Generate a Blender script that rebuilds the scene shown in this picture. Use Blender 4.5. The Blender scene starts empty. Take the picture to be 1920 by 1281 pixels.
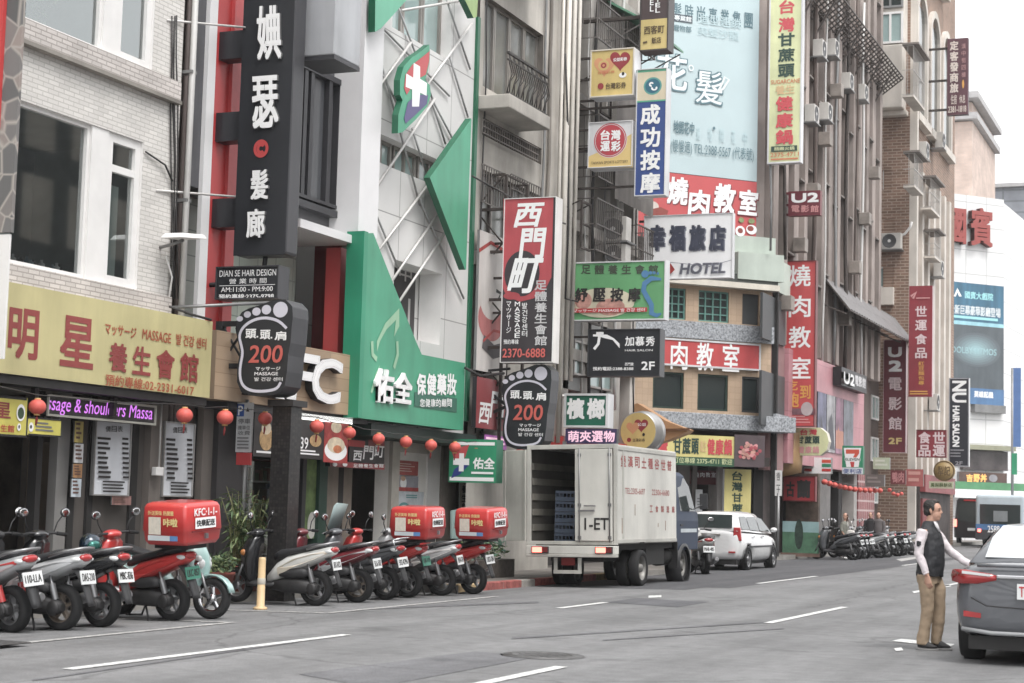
import bpy, math, random
from math import sin, cos, tan, pi, sqrt, atan2, radians
from mathutils import Vector as V, Matrix
random.seed(11)
SC = bpy.context.scene
COL = SC.collection
# ------------------------------------------------------------------ camera
F_PX, YAW, PITCH, ROLL, CAM_H = 3302.1, 0.39344, 0.09159, 0.027628, 1.55
def _axes():
    f = V((-sin(YAW), cos(YAW), 0)); r = V((cos(YAW), sin(YAW), 0)); u = V((0, 0, 1))
    f2 = cos(PITCH)*f + sin(PITCH)*u; u2 = cos(PITCH)*u - sin(PITCH)*f
    return cos(ROLL)*r + sin(ROLL)*u2, cos(ROLL)*u2 - sin(ROLL)*r, f2
AR, AU, AF = _axes()
EYE = V((0, 0, CAM_H))
cam = bpy.data.cameras.new('camera'); cam.sensor_width = 36; cam.lens = 36*F_PX/1920
cam.clip_start = 0.1; cam.clip_end = 3000
cam.dof.use_dof = True; cam.dof.focus_distance = 34; cam.dof.aperture_fstop = 3.2
camo = bpy.data.objects.new('camera', cam); COL.objects.link(camo)
camo.matrix_world = Matrix(((AR.x, AU.x, -AF.x, 0), (AR.y, AU.y, -AF.y, 0), (AR.z, AU.z, -AF.z, CAM_H), (0, 0, 0, 1)))
SC.camera = camo
# ------------------------------------------------------------------ sky, sun, exposure
SUN_EL, SUN_ROT = radians(60), radians(125)
W = bpy.data.worlds.new('World'); SC.world = W; W.use_nodes = True
nt = W.node_tree; bg = nt.nodes['Background']
sky = nt.nodes.new('ShaderNodeTexSky'); sky.sky_type = 'NISHITA'; sky.sun_disc = False
sky.sun_elevation = SUN_EL; sky.sun_rotation = SUN_ROT; sky.dust_density = 5; sky.air_density = 1.2; sky.ozone_density = 1
hs = nt.nodes.new('ShaderNodeHueSaturation'); hs.inputs['Saturation'].default_value = 0.06
nt.links.new(sky.outputs[0], hs.inputs['Color']); 
veil = nt.nodes.new('ShaderNodeMix'); veil.data_type = 'RGBA'; veil.inputs['Factor'].default_value = .75   # even layer of cloud
veil.inputs['B'].default_value = (6.3, 6.35, 6.45, 1); nt.links.new(hs.outputs[0], veil.inputs['A']); nt.links.new(veil.outputs['Result'], bg.inputs['Color'])
bg.inputs['Strength'].default_value = 0.15
sun = bpy.data.lights.new('sun', 'SUN'); sun.energy = 1.1; sun.angle = radians(25); sun.color = (1, .97, .93)
suno = bpy.data.objects.new('sun', sun); COL.objects.link(suno)
sd = V((sin(SUN_ROT)*cos(SUN_EL), cos(SUN_ROT)*cos(SUN_EL), sin(SUN_EL)))   # towards the sun
suno.rotation_euler = sd.to_track_quat('Z', 'Y').to_euler()
SC.view_settings.view_transform = 'Standard'; SC.view_settings.look = 'None'
SC.view_settings.gamma = 1; SC.view_settings.exposure = 1.05
SC.render.film_transparent = False
try:
    SC.cycles.max_bounces = 6; SC.cycles.transparent_max_bounces = 12
except Exception: pass

# ------------------------------------------------------------------ frames and pixel helpers
def ray(x, y): return AF + AR*((x-960)/F_PX) - AU*((y-640.5)/F_PX)
def road_z(x): return 0.0 if x > -9.8 else max((x+9.8)*0.022, -0.10)
def gnd(x, y, dz=0.0):
    """where the line of sight through a point of the photograph meets the road"""
    d = ray(x, y); z = 0
    for _ in range(8):
        p = EYE + d*((z-CAM_H)/d.z); z = road_z(p.x)+dz
    return V((p.x, p.y, z))
class Fr:
    def __init__(s, o, r):
        s.o = V(o); s.r = V((r[0], r[1], 0)).normalized(); s.u = V((0, 0, 1)); s.n = s.r.cross(s.u)
    def p(s, u, v, n=0.0): return s.o + s.r*u + s.u*v + s.n*n
    def px(s, x, y, n=0.0):
        d = ray(x, y); t = ((s.o + s.n*n - EYE).dot(s.n))/d.dot(s.n)
        q = EYE + d*t - s.o
        return q.dot(s.r), q.z
    def U(s, x, y, n=0.0): return s.px(x, y, n)[0]
    def Z(s, x, y, n=0.0): return s.px(x, y, n)[1]
    def rect(s, b, n=0.0):
        x0, y0, x1, y1 = b; mx, my = (x0+x1)/2, (y0+y1)/2
        return s.U(x0, my, n), s.U(x1, my, n), s.Z(mx, y1, n), s.Z(mx, y0, n)
def perp(y): return Fr((0, y, 0), (1, 0))
FX = -15.0
fa = Fr((FX, 0, 0), (0, 1))

# ------------------------------------------------------------------ materials
def lin(c):
    c = c/255.0
    return c/12.92 if c <= .04045 else ((c+.055)/1.055)**2.4
def rgb(c, k=1.0):
    q = [lin(x)*k for x in c[:3]]; y = .3*q[0]+.55*q[1]+.15*q[2]
    return tuple(y+(x-y)*.86 for x in q)+(1,)
MATS = {}
def mat(name, c=(128,128,128), rough=.6, metal=0, var=.12, scale=2.0, streak=0, bump=0, coat=0, emit=0, spec=.5, k=1.0):
    if name in MATS: return MATS[name]
    if name.startswith(('sign_','fin_','poster_','board_')): var = max(var, .1); streak = streak or .13; scale = max(scale, 2.5)
    m = bpy.data.materials.new(name); m.use_nodes = True; n = m.node_tree.nodes; l = m.node_tree.links
    b = n['Principled BSDF']; b.inputs['Roughness'].default_value = rough; b.inputs['Metallic'].default_value = metal
    b.inputs['Specular IOR Level'].default_value = spec
    if coat: b.inputs['Coat Weight'].default_value = coat; b.inputs['Coat Roughness'].default_value = .06
    col = rgb(c, k); b.inputs['Base Color'].default_value = col
    if emit:
        b.inputs['Emission Color'].default_value = col; b.inputs['Emission Strength'].default_value = emit
    if var:
        tc = n.new('ShaderNodeTexCoord'); mp = n.new('ShaderNodeMapping'); nz = n.new('ShaderNodeTexNoise')
        l.new(tc.outputs['Object'], mp.inputs['Vector']); l.new(mp.outputs[0], nz.inputs['Vector'])
        if streak: mp.inputs['Scale'].default_value = (1, 1, .12)
        nz.inputs['Scale'].default_value = scale; nz.inputs['Detail'].default_value = 6; nz.inputs['Roughness'].default_value = .62
        mr = n.new('ShaderNodeMapRange'); mr.inputs['From Min'].default_value = .3; mr.inputs['From Max'].default_value = .7
        mr.inputs['To Min'].default_value = 1-var*1.6; mr.inputs['To Max'].default_value = 1+var*.6
        l.new(nz.outputs['Fac'], mr.inputs['Value'])
        mx = n.new('ShaderNodeMix'); mx.data_type = 'RGBA'; mx.blend_type = 'MULTIPLY'; mx.inputs['Factor'].default_value = 1
        mx.inputs['A'].default_value = col; l.new(mr.outputs[0], mx.inputs['B']); l.new(mx.outputs['Result'], b.inputs['Base Color'])
        if streak:
            n2 = n.new('ShaderNodeTexNoise'); n2.inputs['Scale'].default_value = scale*.35; n2.inputs['Detail'].default_value = 5
            l.new(tc.outputs['Object'], n2.inputs['Vector'])
            m2 = n.new('ShaderNodeMapRange'); m2.inputs['From Min'].default_value = .35; m2.inputs['From Max'].default_value = .65
            m2.inputs['To Min'].default_value = 1-streak; m2.inputs['To Max'].default_value = 1.08
            l.new(n2.outputs['Fac'], m2.inputs['Value'])
            x2 = n.new('ShaderNodeMix'); x2.data_type = 'RGBA'; x2.blend_type = 'MULTIPLY'; x2.inputs['Factor'].default_value = 1
            l.new(mx.outputs['Result'], x2.inputs['A']); l.new(m2.outputs[0], x2.inputs['B']); l.new(x2.outputs['Result'], b.inputs['Base Color'])
        if bump:
            bp = n.new('ShaderNodeBump'); bp.inputs['Strength'].default_value = bump; bp.inputs['Distance'].default_value = .02
            nb = n.new('ShaderNodeTexNoise'); nb.inputs['Scale'].default_value = scale*12; nb.inputs['Detail'].default_value = 4
            l.new(tc.outputs['Object'], nb.inputs['Vector']); l.new(nb.outputs['Fac'], bp.inputs['Height']); l.new(bp.outputs[0], b.inputs['Normal'])
    MATS[name] = m
    return m
def tiles(name, c, mortar, bw, bh, axis=(0,1), ms=.01, rough=.6, var=.25, c2=None, offset=.5, bump=.3, dirt=.15, spec=.4):
    """brick or tile courses running along a horizontal direction of the wall"""
    if name in MATS: return MATS[name]
    m = bpy.data.materials.new(name); m.use_nodes = True; n = m.node_tree.nodes; l = m.node_tree.links
    b = n['Principled BSDF']; b.inputs['Roughness'].default_value = rough; b.inputs['Specular IOR Level'].default_value = spec
    tc = n.new('ShaderNodeTexCoord'); sp = n.new('ShaderNodeSeparateXYZ'); l.new(tc.outputs['Object'], sp.inputs[0])
    def mul(o, f):
        q = n.new('ShaderNodeMath'); q.operation = 'MULTIPLY'; l.new(o, q.inputs[0]); q.inputs[1].default_value = f; return q.outputs[0]
    ad = n.new('ShaderNodeMath'); ad.operation = 'ADD'; l.new(mul(sp.outputs[0], axis[0]), ad.inputs[0]); l.new(mul(sp.outputs[1], axis[1]), ad.inputs[1])
    cb = n.new('ShaderNodeCombineXYZ'); l.new(ad.outputs[0], cb.inputs[0]); l.new(sp.outputs[2], cb.inputs[1])
    br = n.new('ShaderNodeTexBrick'); l.new(cb.outputs[0], br.inputs['Vector'])
    br.inputs['Scale'].default_value = 1; br.inputs['Brick Width'].default_value = bw; br.inputs['Row Height'].default_value = bh
    br.inputs['Mortar Size'].default_value = ms; br.inputs['Mortar Smooth'].default_value = .1; br.offset = offset
    c2 = c2 or tuple(max(0, x*(1-var)) for x in c)
    br.inputs['Color1'].default_value = rgb(c); br.inputs['Color2'].default_value = rgb(c2); br.inputs['Mortar'].default_value = rgb(mortar)
    nz = n.new('ShaderNodeTexNoise'); nz.inputs['Scale'].default_value = .8; nz.inputs['Detail'].default_value = 7
    l.new(tc.outputs['Object'], nz.inputs['Vector'])
    mr = n.new('ShaderNodeMapRange'); mr.inputs['From Min'].default_value = .3; mr.inputs['From Max'].default_value = .7
    mr.inputs['To Min'].default_value = 1-dirt*1.5; mr.inputs['To Max'].default_value = 1+dirt*.4; l.new(nz.outputs['Fac'], mr.inputs['Value'])
    mx = n.new('ShaderNodeMix'); mx.data_type = 'RGBA'; mx.blend_type = 'MULTIPLY'; mx.inputs['Factor'].default_value = 1
    l.new(br.outputs['Color'], mx.inputs['A']); l.new(mr.outputs[0], mx.inputs['B']); l.new(mx.outputs['Result'], b.inputs['Base Color'])
    if bump:
        bp = n.new('ShaderNodeBump'); bp.inputs['Strength'].default_value = bump; bp.inputs['Distance'].default_value = .01; bp.invert = True
        l.new(br.outputs['Fac'], bp.inputs['Height']); l.new(bp.outputs[0], b.inputs['Normal'])
    MATS[name] = m
    return m
def clear_glass(name, tint=(232,240,238), refl=1.0):
    """thin see-through pane: mostly transparent, mirror-like at grazing angles"""
    if name in MATS: return MATS[name]
    m = bpy.data.materials.new(name); m.use_nodes = True; n = m.node_tree.nodes; l = m.node_tree.links
    n.remove(n['Principled BSDF']); out = n['Material Output']
    tr = n.new('ShaderNodeBsdfTransparent'); tr.inputs[0].default_value = rgb(tint)
    gl = n.new('ShaderNodeBsdfGlossy'); gl.inputs['Roughness'].default_value = .03; gl.inputs[0].default_value = (.9,.95,.95,1)
    fr = n.new('ShaderNodeFresnel'); fr.inputs['IOR'].default_value = 1.45
    mu = n.new('ShaderNodeMath'); mu.operation = 'MULTIPLY'; mu.operation = 'MULTIPLY_ADD'; mu.inputs[1].default_value = refl; mu.inputs[2].default_value = .24; mu.use_clamp = True
    mx = n.new('ShaderNodeMixShader'); l.new(fr.outputs[0], mu.inputs[0]); l.new(mu.outputs[0], mx.inputs[0])
    l.new(tr.outputs[0], mx.inputs[1]); l.new(gl.outputs[0], mx.inputs[2]); l.new(mx.outputs[0], out.inputs['Surface'])
    MATS[name] = m
    return m

# ------------------------------------------------------------------ mesh builder
class MB:
    def __init__(s): s.v = []; s.f = []; s.m = []; s.sm = []; s.mats = []
    def mi(s, m):
        if m is None: return 0
        if m not in s.mats: s.mats.append(m)
        return s.mats.index(m)
    def add(s, vs, fs, m=None, smooth=False):
        o = len(s.v); s.v += [V(p) for p in vs]; k = s.mi(m)
        for f in fs: s.f.append([i+o for i in f]); s.m.append(k); s.sm.append(smooth)
    def quad(s, a, b, c, d, m=None): s.add([a, b, c, d], [(0,1,2,3)], m)
    def hexa(s, p, m=None):  # p: 4 bottom (ccw from above), 4 top
        s.add(p, [(3,2,1,0), (4,5,6,7), (0,1,5,4), (1,2,6,5), (2,3,7,6), (3,0,4,7)], m)
    def box(s, x0, x1, y0, y1, z0, z1, m=None):
        s.hexa([(x0,y0,z0),(x1,y0,z0),(x1,y1,z0),(x0,y1,z0),(x0,y0,z1),(x1,y0,z1),(x1,y1,z1),(x0,y1,z1)], m)
    def fbox(s, fr, u0, u1, v0, v1, n0, n1, m=None):
        P = fr.p
        s.hexa([P(u0,v0,n1),P(u1,v0,n1),P(u1,v0,n0),P(u0,v0,n0),P(u0,v1,n1),P(u1,v1,n1),P(u1,v1,n0),P(u0,v1,n0)], m)
    def fquad(s, fr, u0, u1, v0, v1, n, m=None):
        P = fr.p; s.quad(P(u0,v0,n), P(u1,v0,n), P(u1,v1,n), P(u0,v1,n), m)
    def fpoly(s, fr, pts, n0, n1=None, m=None, ms=None):
        """polygon (u,v) counter-clockwise; extruded from n0 (back) to n1 (front) when n1 is given"""
        a = sum(pts[i][0]*pts[(i+1)%len(pts)][1]-pts[(i+1)%len(pts)][0]*pts[i][1] for i in range(len(pts)))
        if a < 0: pts = pts[::-1]
        k = len(pts)
        if n1 is None: s.add([fr.p(u,v,n0) for u,v in pts], [tuple(range(k))], m); return
        s.add([fr.p(u,v,n1) for u,v in pts], [tuple(range(k))], m)
        s.add([fr.p(u,v,n0) for u,v in pts], [tuple(reversed(range(k)))], ms or m)
        s.add([fr.p(u,v,n0) for u,v in pts]+[fr.p(u,v,n1) for u,v in pts], [(i,(i+1)%k,k+(i+1)%k,k+i) for i in range(k)], ms or m)
    def tube(s, pts, r, n=8, m=None, caps=True, smooth=True):
        pts = [V(p) for p in pts]; k = len(pts); rr = r if isinstance(r, (list, tuple)) else [r]*k
        up = None; vs = []
        for i, p in enumerate(pts):
            d = (pts[min(i+1,k-1)]-pts[max(i-1,0)]).normalized()
            if up is None:
                up = V((0,0,1)) if abs(d.z) < .9 else V((1,0,0))
            up = (up - d*up.dot(d)).normalized(); sd_ = d.cross(up)
            vs += [p + up*(cos(2*pi*j/n)*rr[i]) + sd_*(sin(2*pi*j/n)*rr[i]) for j in range(n)]
        fs = [(i*n+j, (i+1)*n+j, (i+1)*n+(j+1)%n, i*n+(j+1)%n) for i in range(k-1) for j in range(n)]
        fs = [tuple(reversed(f)) for f in fs]
        s.add(vs, fs, m, smooth)
        if caps:
            o = len(s.v)-len(vs); q = s.mi(m)
            s.f.append([o+j for j in range(n)]); s.m.append(q); s.sm.append(False)
            s.f.append([o+(k-1)*n+j for j in reversed(range(n))]); s.m.append(q); s.sm.append(False)
    def bar(s, a, b, w, h=None, m=None):
        """square bar between two points"""
        a, b = V(a), V(b); h = h or w; d = (b-a).normalized(); up = V((0,0,1)) if abs(d.z) < .95 else V((0,1,0))
        sd_ = d.cross(up).normalized(); up = sd_.cross(d)
        c = [(-w/2,-h/2),(w/2,-h/2),(w/2,h/2),(-w/2,h/2)]
        s.add([a+sd_*x+up*y for x,y in c]+[b+sd_*x+up*y for x,y in c], [(0,1,2,3),(7,6,5,4),(4,5,1,0),(5,6,2,1),(6,7,3,2),(7,4,0,3)], m)
    def lathe(s, c, ax, prof, n=20, m=None, smooth=True, ms=None):
        """profile of (radius, height along ax) turned round ax through c"""
        c, ax = V(c), V(ax).normalized(); t = V((1,0,0)) if abs(ax.x) < .8 else V((0,1,0))
        a = ax.cross(t).normalized(); b = ax.cross(a)
        vs = [c + ax*h + (a*cos(2*pi*j/n)+b*sin(2*pi*j/n))*r for r, h in prof for j in range(n)]
        for i in range(len(prof)-1):
            mm = ms[i] if ms else m
            if i == 0: o = len(s.v); s.v += vs
            q = s.mi(mm)
            for j in range(n):
                s.f.append([o+i*n+j, o+i*n+(j+1)%n, o+(i+1)*n+(j+1)%n, o+(i+1)*n+j]); s.m.append(q); s.sm.append(smooth)
    def ell(s, c, r, n=14, k=9, m=None, rot=None):
        c = V(c); vs = []; 
        for i in range(k+1):
            th = pi*i/k
            for j in range(n):
                p = V((r[0]*sin(th)*cos(2*pi*j/n), r[1]*sin(th)*sin(2*pi*j/n), r[2]*cos(th)))
                vs.append(c + (rot @ p if rot else p))
        s.add(vs, [(i*n+j, (i+1)*n+j, (i+1)*n+(j+1)%n, i*n+(j+1)%n) for i in range(k) for j in range(n)], m, True)
    def loft(s, rings, m=None, smooth=True, caps=True, closed=True):
        n = len(rings[0]); vs = [V(p) for r in rings for p in r]; k = len(rings); e = n if closed else n-1
        s.add(vs, [(i*n+j, i*n+(j+1)%n, (i+1)*n+(j+1)%n, (i+1)*n+j) for i in range(k-1) for j in range(e)], m, smooth)
        if caps:
            o = len(s.v)-len(vs); q = s.mi(m)
            s.f.append([o+j for j in reversed(range(n))]); s.m.append(q); s.sm.append(False)
            s.f.append([o+(k-1)*n+j for j in range(n)]); s.m.append(q); s.sm.append(False)
    def build(s, name, parent=None, m=None, bevel=0, seg=2, sub=0, fix=True, auto=None):
        off = V((0,0,0)); q = parent
        while q is not None: off += V(q.location); q = q.parent
        me = bpy.data.meshes.new(name)
        me.from_pydata([tuple(p-off) for p in s.v], [], s.f)
        for mm in (s.mats or [m or mat('grey_paint')]): me.materials.append(mm)
        if s.f:
            me.polygons.foreach_set('material_index', s.m); me.polygons.foreach_set('use_smooth', s.sm)
        if fix:
            import bmesh
            bm = bmesh.new(); bm.from_mesh(me); bmesh.ops.recalc_face_normals(bm, faces=bm.faces); bm.to_mesh(me); bm.free()
        me.update()
        o = bpy.data.objects.new(name, me); COL.objects.link(o); o.parent = parent
        if bevel:
            b = o.modifiers.new('bevel', 'BEVEL'); b.width = bevel; b.segments = seg; b.limit_method = 'ANGLE'; b.angle_limit = radians(40)
        if sub:
            b = o.modifiers.new('subd', 'SUBSURF'); b.levels = sub; b.render_levels = sub
        return o
def thing(name, label, cat, loc=(0,0,0), group=None, rz=0):
    o = bpy.data.objects.new(name, None); COL.objects.link(o); o.location = loc; o.rotation_euler = (0,0,rz)
    o.empty_display_size = .3; o['label'] = label; o['category'] = cat
    if group: o['group'] = group
    return o
def tag(o, label=None, cat=None, group=None, kind=None):
    for k, x in (('label',label),('category',cat),('group',group),('kind',kind)):
        if x: o[k] = x
    return o
def kids(o): return [c for c in COL.objects if c.parent == o]
def copy_tree(o, loc, rz=None, label=None, group=None):
    ch = {}
    for c in COL.objects:
        if c.parent: ch.setdefault(c.parent.name, []).append(c)
    def rec(a, p):
        c = a.copy(); COL.objects.link(c); c.parent = p
        for k in ch.get(a.name, []): rec(k, c)
        return c
    r = rec(o, None); r.location = loc
    if rz is not None: r.rotation_euler = (0,0,rz)
    if label: r['label'] = label
    if group: r['group'] = group
    return r

# ------------------------------------------------------------------ lettering
_TX = {}
def glyphs(t):
    if t not in _TX:
        cu = bpy.data.curves.new('txt', 'FONT'); cu.body = t; cu.resolution_u = 3
        o = bpy.data.objects.new('txt', cu); me = bpy.data.meshes.new_from_object(o)
        vs = [(v.co.x, v.co.y) for v in me.vertices]; fs = [tuple(p.vertices) for p in me.polygons]
        bpy.data.objects.remove(o); bpy.data.curves.remove(cu); bpy.data.meshes.remove(me)
        if not vs: vs = [(0,0)]
        x0, x1 = min(v[0] for v in vs), max(v[0] for v in vs); y0, y1 = min(v[1] for v in vs), max(v[1] for v in vs)
        w, h = max(x1-x0, 1e-4), max(y1-y0, 1e-4)
        _TX[t] = ([((a-x0)/w, (b-y0)/h) for a, b in vs], fs, w/h)
    return _TX[t]
def letter(mb, fr, box, t, n, m, bold=.03, skew=0, ext=0, ms=None):
    """lettering filling box=(u0,u1,v0,v1) on a plane; bold repeats each stroke a little to the side"""
    vs, fs, asp = glyphs(t); u0, u1, v0, v1 = box; W_, H_ = u1-u0, v1-v0
    b = bold*min(H_, 1.2*W_/max(1,len(t))); bu = min(b, W_*.2); W_ -= bu; H_ -= b
    offs = [(0,0)] if bold <= 0 else ([(0,0),(bu,b)] if bold < .025 else [(0,0),(bu,0),(0,b),(bu,b)])
    if bold > .06: offs += [(bu/2,0),(bu/2,b),(0,b/2),(bu,b/2)]
    for i, (du, dv) in enumerate(offs):
        P = lambda a, c, nn: fr.p(u0+a*W_+du+skew*(c-.5)*H_, v0+c*H_+dv, nn)
        mb.add([P(a, c, n+i*.0003) for a, c in vs], fs, m)
        if ext:
            ed = {}
            for f in fs:
                for j in range(len(f)):
                    e = (f[j], f[(j+1)%len(f)]); ed[e] = 1
            k = len(vs); side = [(e[0]+k, e[1]+k, e[1], e[0]) for e in ed if (e[1], e[0]) not in ed]
            mb.add([P(a, c, n+i*.0006) for a, c in vs]+[P(a, c, n-ext) for a, c in vs], [(q[2],q[3],q[0],q[1]) for q in side], ms or m)
class Sign:
    """a sign board facing along its frame's normal; everything on it is given by where it stands on its face"""
    def __init__(s, name, label, fr, b, thick, face, edge, rim=0, rimm=None, cat='sign', poly=None, bevel=0, group=None, uv=None, root=None):
        s.fr = fr; s.n = .004; s.mb = MB(); s.emb = MB()
        u0, u1, v0, v1 = s.box = uv or fr.rect(b)
        if root is None:
            s.root = thing(name, label, cat, fr.p((u0+u1)/2, v0, -thick/2), group)
        else: s.root = root
        p = MB()
        if poly: p.fpoly(fr, [fr.px(*q) for q in poly], -thick, 0, face, edge)
        else:
            p.fbox(fr, u0, u1, v0, v1, -thick, -.002, edge); p.fquad(fr, u0, u1, v0, v1, 0, face)
        s.panel = p.build('panel', s.root, bevel=bevel, fix=bool(poly))
        if rim:
            q = MB(); m = rimm or edge
            q.fbox(fr,u0,u1,v0,v0+rim,0.001,.025,m); q.fbox(fr,u0,u1,v1-rim,v1,0.001,.025,m)
            q.fbox(fr,u0,u0+rim,v0+rim,v1-rim,0.001,.025,m); q.fbox(fr,u1-rim,u1,v0+rim,v1-rim,0.001,.025,m)
            q.build('frame', s.root)
    def up(s): s.n += .0008; return s.n
    def t(s, b, t, m, bold=.03, skew=0, ext=0, ms=None):
        letter(s.mb, s.fr, s.fr.rect(b, ext), t, s.up()+ext, m, bold, skew, ext, ms); s.n += .001 if bold < .06 else .002
    def col(s, b, t, m, bold=.03, gap=.12):
        """characters one below another"""
        x0, y0, x1, y1 = b; k = len(t); h = (y1-y0)/(k-gap)
        for i, c in enumerate(t):
            if c == 'ー': s.r(((x0+x1)/2-.7, y0+i*h, (x0+x1)/2+.7, y0+i*h+h*(1-gap)), m)
            else: s.t((x0, y0+i*h, x1, y0+i*h+h*(1-gap)), c, m, bold)
    def row(s, b, t, m, bold=.03, gap=.1, slope=None):
        """characters side by side in a box given by its corners; slope in px over the whole row (down positive)"""
        x0, y0, x1, y1 = b; k = len(t); w = (x1-x0)/(k-gap); sl = slope or 0
        for i, c in enumerate(t):
            dy = sl*(i+.5)/k
            if c != ' ': s.t((x0+i*w, y0+dy, x0+i*w+w*(1-gap), y1+dy), c, m, bold)
    def r(s, b, m): u0,u1,v0,v1 = s.fr.rect(b); s.mb.fquad(s.fr,u0,u1,v0,v1,s.up(),m)
    def pg(s, pts, m, art=True): (s.emb if art else s.mb).fpoly(s.fr, [s.fr.px(*q) for q in pts], s.up(), None, m)
    def el(s, b, m, k=28, art=True, a0=0, a1=2*pi, hole=0):
        u0,u1,v0,v1 = s.fr.rect(b); cu,cv,ru,rv = (u0+u1)/2,(v0+v1)/2,(u1-u0)/2,(v1-v0)/2; n = s.up()
        mb = s.emb if art else s.mb
        if hole:
            vs=[]; 
            for i in range(k+1):
                a=a0+(a1-a0)*i/k; vs += [s.fr.p(cu+ru*cos(a),cv+rv*sin(a),n), s.fr.p(cu+ru*hole*cos(a),cv+rv*hole*sin(a),n)]
            mb.add(vs,[(2*i,2*i+2,2*i+3,2*i+1) for i in range(k)],m)
        else: mb.add([s.fr.p(cu+ru*cos(2*pi*i/k),cv+rv*sin(2*pi*i/k),n) for i in range(k)],[tuple(range(k))],m)
    def line(s, pts, w, m, art=True):
        """painted stroke along points of the face, w in metres (or a list of widths)"""
        q = [s.fr.px(*p) for p in pts]; n = s.up(); vs = []; k = len(q); ws = w if isinstance(w,(list,tuple)) else [w]*k
        for i in range(k):
            a, b = q[max(i-1,0)], q[min(i+1,k-1)]; dx, dy = b[0]-a[0], b[1]-a[1]; L = sqrt(dx*dx+dy*dy) or 1
            for sg in (1,-1): vs.append(s.fr.p(q[i][0]-dy/L*ws[i]/2*sg, q[i][1]+dx/L*ws[i]/2*sg, n))
        (s.emb if art else s.mb).add(vs, [(2*i+1,2*i+3,2*i+2,2*i) for i in range(k-1)], m)
    def lines(s, b, rows, m, fill=.5, frac=(.6,1)):
        """rows of print too small to read"""
        x0,y0,x1,y1 = b; h=(y1-y0)/rows
        for i in range(rows):
            w=(x1-x0)*random.uniform(*frac); s.r((x0,y0+i*h,x0+w,y0+i*h+h*fill), m)
    def done(s, art='emblem'):
        if s.emb.f: s.emb.build(art, s.root, fix=False)
        if s.mb.f: s.mb.build('lettering', s.root, fix=False)
        return s.root

# ------------------------------------------------------------------ walls and windows
def wall(mb, fr, u0, u1, v0, v1, holes=(), depth=.25, n=0, m=None, mr=None):
    """front of a wall with window openings and their reveals"""
    us = sorted({u0,u1,*[h[0] for h in holes],*[h[1] for h in holes]}); vs = sorted({v0,v1,*[h[2] for h in holes],*[h[3] for h in holes]})
    us = [u for u in us if u0 <= u <= u1]; vs = [v for v in vs if v0 <= v <= v1]
    for j in range(len(vs)-1):
        run = None
        for i in range(len(us)-1):
            cu, cv = (us[i]+us[i+1])/2, (vs[j]+vs[j+1])/2
            hole = any(h[0] < cu < h[1] and h[2] < cv < h[3] for h in holes)
            if not hole:
                run = us[i] if run is None else run
            if (hole or i == len(us)-2) and run is not None:
                e = us[i] if hole else us[i+1]
                mb.fquad(fr, run, e, vs[j], vs[j+1], n, m); run = None
    P = fr.p; r = mr or m
    for a, b, c, d in holes:
        mb.quad(P(a,c,n),P(a,c,n-depth),P(a,d,n-depth),P(a,d,n),r); mb.quad(P(b,c,n-depth),P(b,c,n),P(b,d,n),P(b,d,n-depth),r)
        mb.quad(P(a,c,n),P(b,c,n),P(b,c,n-depth),P(a,c,n-depth),r); mb.quad(P(a,d,n-depth),P(b,d,n-depth),P(b,d,n),P(a,d,n),r)
def window(root, fr, u0, u1, v0, v1, n, frame, glass, fw=.06, cols=(), rows=(), d=.08, fd=.06, parts=True, curtain=None):
    """window frame (a part) holding its pane (a sub-part); cols and rows are fractions where bars stand"""
    f = MB()
    f.fbox(fr,u0,u1,v0,v0+fw,n-fd,n+d-fd,frame); f.fbox(fr,u0,u1,v1-fw,v1,n-fd,n+d-fd,frame)
    f.fbox(fr,u0,u0+fw,v0+fw,v1-fw,n-fd,n+d-fd,frame); f.fbox(fr,u1-fw,u1,v0+fw,v1-fw,n-fd,n+d-fd,frame)
    for c in cols:
        x = u0+(u1-u0)*c; f.fbox(fr,x-fw/2,x+fw/2,v0+fw,v1-fw,n-fd,n+d-fd-.003,frame)
    for r in rows:
        y = v0+(v1-v0)*r; f.fbox(fr,u0+fw,u1-fw,y-fw*.4,y+fw*.4,n-fd,n+d-fd-.006,frame)
    w = f.build('window', root, fix=False)
    g = MB(); g.fquad(fr,u0+fw*.5,u1-fw*.5,v0+fw*.5,v1-fw*.5,n-fd*.6,glass); g.build('pane', w, fix=False)
    if curtain:
        g = MB(); k = 14; a, b = u0+fw, u1-fw
        vs = [fr.p(a+(b-a)*i/k, vv, n-fd-.06+(.02 if i%2 else 0)) for i in range(k+1) for vv in (v0,v1)]
        g.add(vs, [(2*i,2*i+2,2*i+3,2*i+1) for i in range(k)], curtain); g.build('curtain', w, fix=False)
    return w
# ================================================================== materials shared by many things
white_p = mat('white_paint', (226,224,222), .5, var=.05)
cream_p = mat('cream_paint', (214,206,192), .6, var=.1)
black_p = mat('black_paint', (38,39,43), .45, var=.12)
dark_m = mat('dark_steel', (62,60,60), .5, .3, var=.2)
grey_m = mat('grey_steel', (140,140,140), .45, .5, var=.15)
alu = mat('aluminium', (176,174,172), .38, .6, var=.1)
rubber = mat('rubber', (40,40,41), .8, var=.15, spec=.3)
dark_in = mat('dark_interior', (38,36,35), .9, var=.2, spec=.1)
glass_d = mat('window_glass', (52,60,60), .07, 0, var=.05, scale=.4, spec=.9)
glass_l = mat('pale_window_glass', (150,172,170), .12, 0, var=.12, scale=.6, spec=.8)
glass_c = clear_glass('clear_glass')
red_p = mat('red_paint', (196,52,52), .45, var=.06)
green_p = mat('green_paint', (40,140,96), .4, var=.05)
steel_w = mat('white_steel', (205,203,200), .45, .2, var=.08)
ink = mat('black_ink', (44,42,42), .6, var=0)
ink_w = mat('white_letter', (240,240,240), .5, var=0)
ink_r = mat('red_letter', (186,48,50), .5, var=0)
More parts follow.
